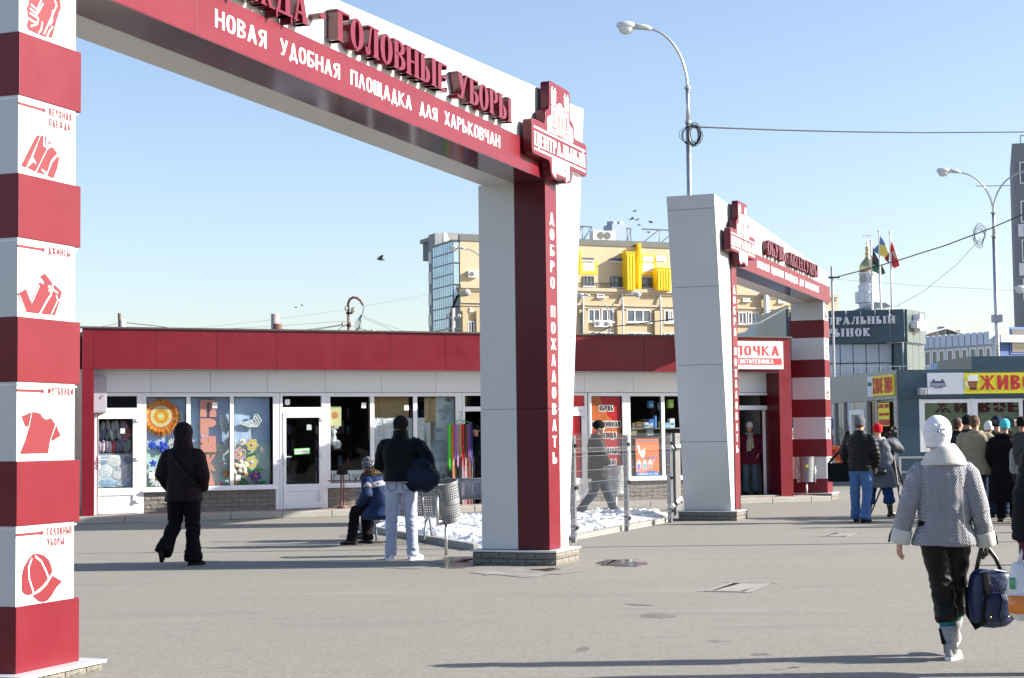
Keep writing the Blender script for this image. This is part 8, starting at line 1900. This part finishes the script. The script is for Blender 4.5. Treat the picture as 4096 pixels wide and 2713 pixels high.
# her rucksack-like bag
bw=W_(k9,(.315,.02,.455));bg9=empty('backpack',bw,radians(4),'navy padded backpack held low in the foreground woman\'s gloved right hand','bag');c_nvy=mat('navy_padded_nylon',(.010,.022,.075),.38,bump=[(7,.5,.03),(50,.2,.003)])
mb=MB();mb.loft([[V((p.x,p.y,p.z))for p in ell_ring(0,0,z_,rx,ry,24,2.6)]for z_,rx,ry in((-.205,.09,.06),(-.17,.135,.09),(-.06,.148,.10),(.05,.142,.095),(.13,.125,.08),(.165,.10,.05))]);finish_later(mb,'bag_body',c_nvy,bg9,.008,'coat',.009,8)
mb=MB();mb.loft([[V((p.x,p.y,p.z))for p in ell_ring(.0,-.10,z_,rx,ry,20,2.6)]for z_,rx,ry in((-.17,.07,.03),(-.13,.095,.045),(-.03,.10,.05),(.02,.09,.035))]);finish_later(mb,'front_pocket',c_nvy,bg9,.008,'coat',.008,11)
mb=MB();mb.loft([[V((p.x,p.y,p.z))for p in ell_ring(.12,0,z_,rx,ry,18,2.4)]for z_,rx,ry in((-.16,.03,.06),(-.10,.05,.08),(0,.045,.08),(.03,.03,.06))]);finish_later(mb,'side_pocket',c_nvy,bg9,.008,'coat',.008,13)
hw_=(P9['wrR']*.9229);tpv=V((-.035,0,.355))
for s_,x0_ in((-1,-.09),(1,.075)):MB().tube([(x0_,-.02*s_,.145),(x0_*.7-.01,0,.24),(x0_*.15-.035,0,.33),(-.035,0,.36)],[.014,.016,.014,.012],8).build('carry_strap',m_lea,bg9,smooth=True)
MB().tube([(-.07,-.105,.15),(-.07,-.14,.0),(-.085,-.12,-.16),(-.115,-.05,-.20),(-.135,.03,-.13),(-.13,.06,.05)],.028,6,ry=.004,ref=(0,1,0)).build('shoulder_strap',m_black,bg9)
MB().tube([(.0,-.125,.10),(.02,-.155,-.02),(.0,-.155,-.12),(.015,-.15,-.19)],.0045,6).build('pull_cord',m_black,bg9);MB().tube([(.04,-.152,.04),(.05,-.158,-.02)],.005,6).build('zip_pull',m_metal,bg9);MB().tube([(-.09,-.14,.045),(.0,-.152,.05),(.09,-.135,.045)],.008,6,ry=.004).build('strap_band',m_black,bg9);MB().tube([(-.09,-.06,.155),(0,-.075,.172),(.09,-.06,.155)],.005,6).build('zip',m_metal,bg9)
for xx in(-.06,.06):MB().ball((xx,-.152,-.13),.008,8,6).build('rivet',mat('brass',(.6,.42,.15),.3,metal=.9),bg9,smooth=True)
# 10 person at the right edge with a plastic bag
c_ddk=mat('dark_quilted_shell',(.003,.0035,.009),.6,spec=.2,bump=[(14,.4,.02),(90,.2,.003)]);mit=mat('burgundy_knit',(.10,.012,.03),.95,stains=[(60,.55,(.35,.2,.25),.7)],bump=(90,1,.008))
YE=10.4;xe=At(4290,2200,YE).x
k10,P10,B10,h10=person('dark coated person at the right picture edge with burgundy mittens and a plastic bag',xe,YE,radians(4),1.72,fine=True,pose=dict(elL=(-.30,-.02,1.10),wrL=(-.31,.03,.84),shL=(-.20,0,1.42)),coat=dict(m=c_ddk,hem=.60,hemw=.23,w=1.18,waist=.22,sleeve=1.22,kind='puffer',amp=.010,collar=.07,collar_r=.11),trousers=dict(m=c_blk),head=dict(type='beanie',m=c_blkhat),shoes=dict(m=m_lea,tall=.5),hands=dict(L=dict(glove=mit,d=(-.05,.05,-1),up=(-1,0,0),side=1,curl=.7)),seed=37)
pw_=W_(k10,(-.29,.02,.56));pb9=empty('plastic_bag',pw_,radians(20),'white plastic carrier bag with orange and green print at the right edge','bag');c_pla=mat('white_plastic_film',(.72,.74,.78),.25,coat=.5,bump=(12,.8,.03))
mb=MB();mb.loft([[V((p.x,p.y,p.z))for p in ell_ring(0,0,z_,rx,ry,24,2.2)]for z_,rx,ry in((-.22,.07,.05),(-.17,.12,.09),(-.03,.13,.095),(.08,.115,.06),(.14,.10,.03))]);finish_later(mb,'bag_film',c_pla,pb9,.008,'coat',.008,7)
for x0_ in(-.06,.06):MB().tube([(x0_,0,.12),(x0_*.6,0,.2),(0,0,.27)],[.018,.010,.008],7).build('handle',c_pla,pb9,smooth=True)
def curved(par,Bf,z0,z1,rx,ry,a0,a1,m,nm):
 n=12;mb=MB();mb.loft([[V(((rx+.008)*cos(radians(a0+(a1-a0)*i/n)),(ry+.008)*sin(radians(a0+(a1-a0)*i/n)),z_))for i in range(n+1)]for z_ in(z0,(z0+z1)/2,z1)],cap=False,closed=False);o=mb.build(nm,m,par,smooth=True);s=o.modifiers.new('t','SOLIDIFY');s.thickness=.003;s.offset=0
curved(pb9,None,-.17,-.06,.138,.104,180,330,mat('orange_film',(.75,.22,.02),.3,coat=.5),'orange_print');curved(pb9,None,-.02,.05,.134,.10,185,205,mat('green_film',(.05,.35,.12),.3,coat=.5),'green_print')
# 11 the crowd before the kiosk
c_beige=fabric('beige_jacket',(.27,.235,.165),.75);c_olive=fabric('olive_coat',(.07,.065,.045));c_navy=fabric('navy_parka',(.02,.028,.045));c_char=fabric('charcoal_coat',(.005,.005,.006));c_turq=mat('turquoise_knit',(.06,.52,.58),.9,bump=(90,.8,.008));c_redst=mat('red_stripe_knit',(.35,.04,.03),.9);m_grey3=fabric('dark_grey_cloth',(.05,.05,.055))
def crowd(label,px,Y,yaw,H,**kw):
 x=At(px,1800,Y).x;return person(label,x,Y,radians(yaw),H,**kw)
std=dict(elL=(-.27,-.02,1.14),wrL=(-.2,.12,.96),elR=(.27,-.02,1.14),wrR=(.2,.12,.96))
crowd('man in a beige hooded jacket with short brown hair, back turned in the crowd',3903,28.2,-18,1.78,pose=dict(std,headyaw=-.35),coat=dict(m=c_beige,hem=.78,hemw=.235,w=1.2,waist=.22,sleeve=1.22,amp=.014,collar=.05,collar_r=.12),trousers=dict(m=c_dkblue),head=dict(type='hair',m=mat('short_brown_hair',(.10,.055,.03),.8,bump=(90,.8,.005))),seed=41)
crowd('woman in a long black coat and turquoise knitted hat in the crowd',4022,27.9,-10,1.70,pose=std,coat=dict(m=c_char,hem=.34,hemw=.27,w=1.12,waist=.21,sleeve=1.15,collar=.06,collar_r=.14,collar_kind='fur',collar_amp=.012),trousers=dict(m=c_blk),head=dict(type='beanie',m=c_turq,amp=.004),shoes=dict(m=m_lea,tall=.7),seed=43)
crowd('man in an olive coat and striped navy beanie between the beige jacket and black coat',3990,29.3,-25,1.77,pose=std,coat=dict(m=c_olive,hem=.75,w=1.12),trousers=dict(m=c_dkblue),head=dict(type='beanie',m=c_dkblue,band=c_redst),seed=45)
crowd('person in a navy parka and black beanie left of the beige jacket',3876,29.5,10,1.79,pose=dict(std,headyaw=-.9),coat=dict(m=c_navy,hem=.7,w=1.15,collar=.07,collar_r=.12),trousers=dict(m=c_blk),head=dict(type='beanie',m=c_blkhat),seed=47)
crowd('young dark haired man in a black coat at the left end of the crowd',3833,29.8,-60,1.76,pose=std,coat=dict(m=c_blk2,hem=.7,w=1.08,collar=.07,collar_r=.1),trousers=dict(m=c_blk),head=dict(type='hair',m=m_hairb),seed=49)
crowd('person in a white hat almost hidden behind the beige jacket',3958,30.4,0,1.68,pose=std,coat=dict(m=m_grey3,hem=.6),trousers=dict(m=c_blk),head=dict(type='beanie',m=c_wh),seed=51)
kc9,Pc,Bc,hc=crowd('person in a dark cap holding a video camera at the right end of the crowd',4090,28.6,-5,1.74,pose=dict(std,elL=(-.25,.18,1.3),wrL=(-.16,.25,1.52)),coat=dict(m=c_char,hem=.6,w=1.15),trousers=dict(m=c_blk),head=dict(type='beanie',m=c_blkhat),hands=dict(L=dict(d=(0,.3,1),up=(-1,0,0),side=1,curl=.9)),seed=53)
cw=W_(kc9,(-.17,.26,1.66));cm2=empty('video_camera',cw,radians(40),'black video camera raised above the heads at the right end of the crowd','camera');MB().box(-.06,-.15,-.06,.06,.15,.06).build('camera_body',m_cam,cm2,bevel=.012);MB().tube([(0,.15,0),(0,.3,0)],[.05,.06],12).build('lens',m_cam,cm2,smooth=True);MB().tube([(-.02,-.1,.06),(-.02,0,.12),(-.02,.12,.07)],.012,6).build('top_handle',m_cam,cm2)
crowd('person in a charcoal coat cut by the right picture edge beyond the crowd',4135,26.8,0,1.80,pose=std,coat=dict(m=m_grey3,hem=.7,w=1.15),trousers=dict(m=c_blk),head=dict(type='beanie',m=c_greyhat),seed=55)
tb_=empty('tote_bag',At(4062,1845,27.2),0,'pale grey shoulder bag hanging in the crowd by the black coat','bag');mb=MB();mb.loft([[V((p.x,p.y,p.z))for p in ell_ring(0,0,z_,rx,.05,16,2.6)]for z_,rx in((-.2,.08),(-.15,.1),(.15,.09),(.2,.06))]);finish_later(mb,'bag_body',mat('grey_leather',(.28,.27,.30),.5),tb_,.012,'coat',.006,2);MB().tube([(-.05,0,.18),(0,.02,.42),(.05,0,.18)],.010,6).build('handle',m_black,tb_)
# 12 stall keeper behind the striped pillar, and people just outside the picture whose shadows fall into it
crowd('stall keeper in a dark coat and pale fur hat behind the market table',3172,44.6,170,1.62,pose=std,coat=dict(m=c_char,hem=.6,w=1.15),trousers=dict(m=c_blk),head=dict(type='fur',m=mat('pale_fur',(.42,.42,.45),.95,bump=(80,1,.02))),seed=57)
for i,(x,y,s_)in enumerate(((8.9,18.9,61),(9.6,27.4,63),(11.0,30.3,65),(10.4,24.9,67))):
 person(['passer-by in black just outside the right edge, nearest of four','passer-by in black outside the right edge beside the crowd','farthest passer-by in black outside the right edge','passer-by in black outside the right edge before the crowd'][i],x,y,radians(90+30*i),1.74,pose=std,coat=dict(m=c_char,hem=.7,w=1.1),trousers=dict(m=c_blk),head=dict(type='beanie',m=c_blkhat),seed=s_)
op_=street_lamp(2048+9.3/22.85*FPX,2000,22.85,[(0,1)],9.0,'street lamp pole outside the right edge whose thin shadow crosses the paving',zc=6.0,r=.055,reach=1.8)
# one evaluation for all remeshed surfaces
bpy.context.view_layer.update();dg=bpy.context.evaluated_depsgraph_get()
done=[]
for o,kind,amp,seed in PENDING:done.append((o,bpy.data.meshes.new_from_object(o.evaluated_get(dg)),kind,amp,seed))
for o,me,kind,amp,seed in done:
 o.modifiers.clear();old=o.data;o.data=me;me.name=o.name
 if amp:wrinkle(me,kind,amp,seed);me.update()
 if kind in('fur',):pass
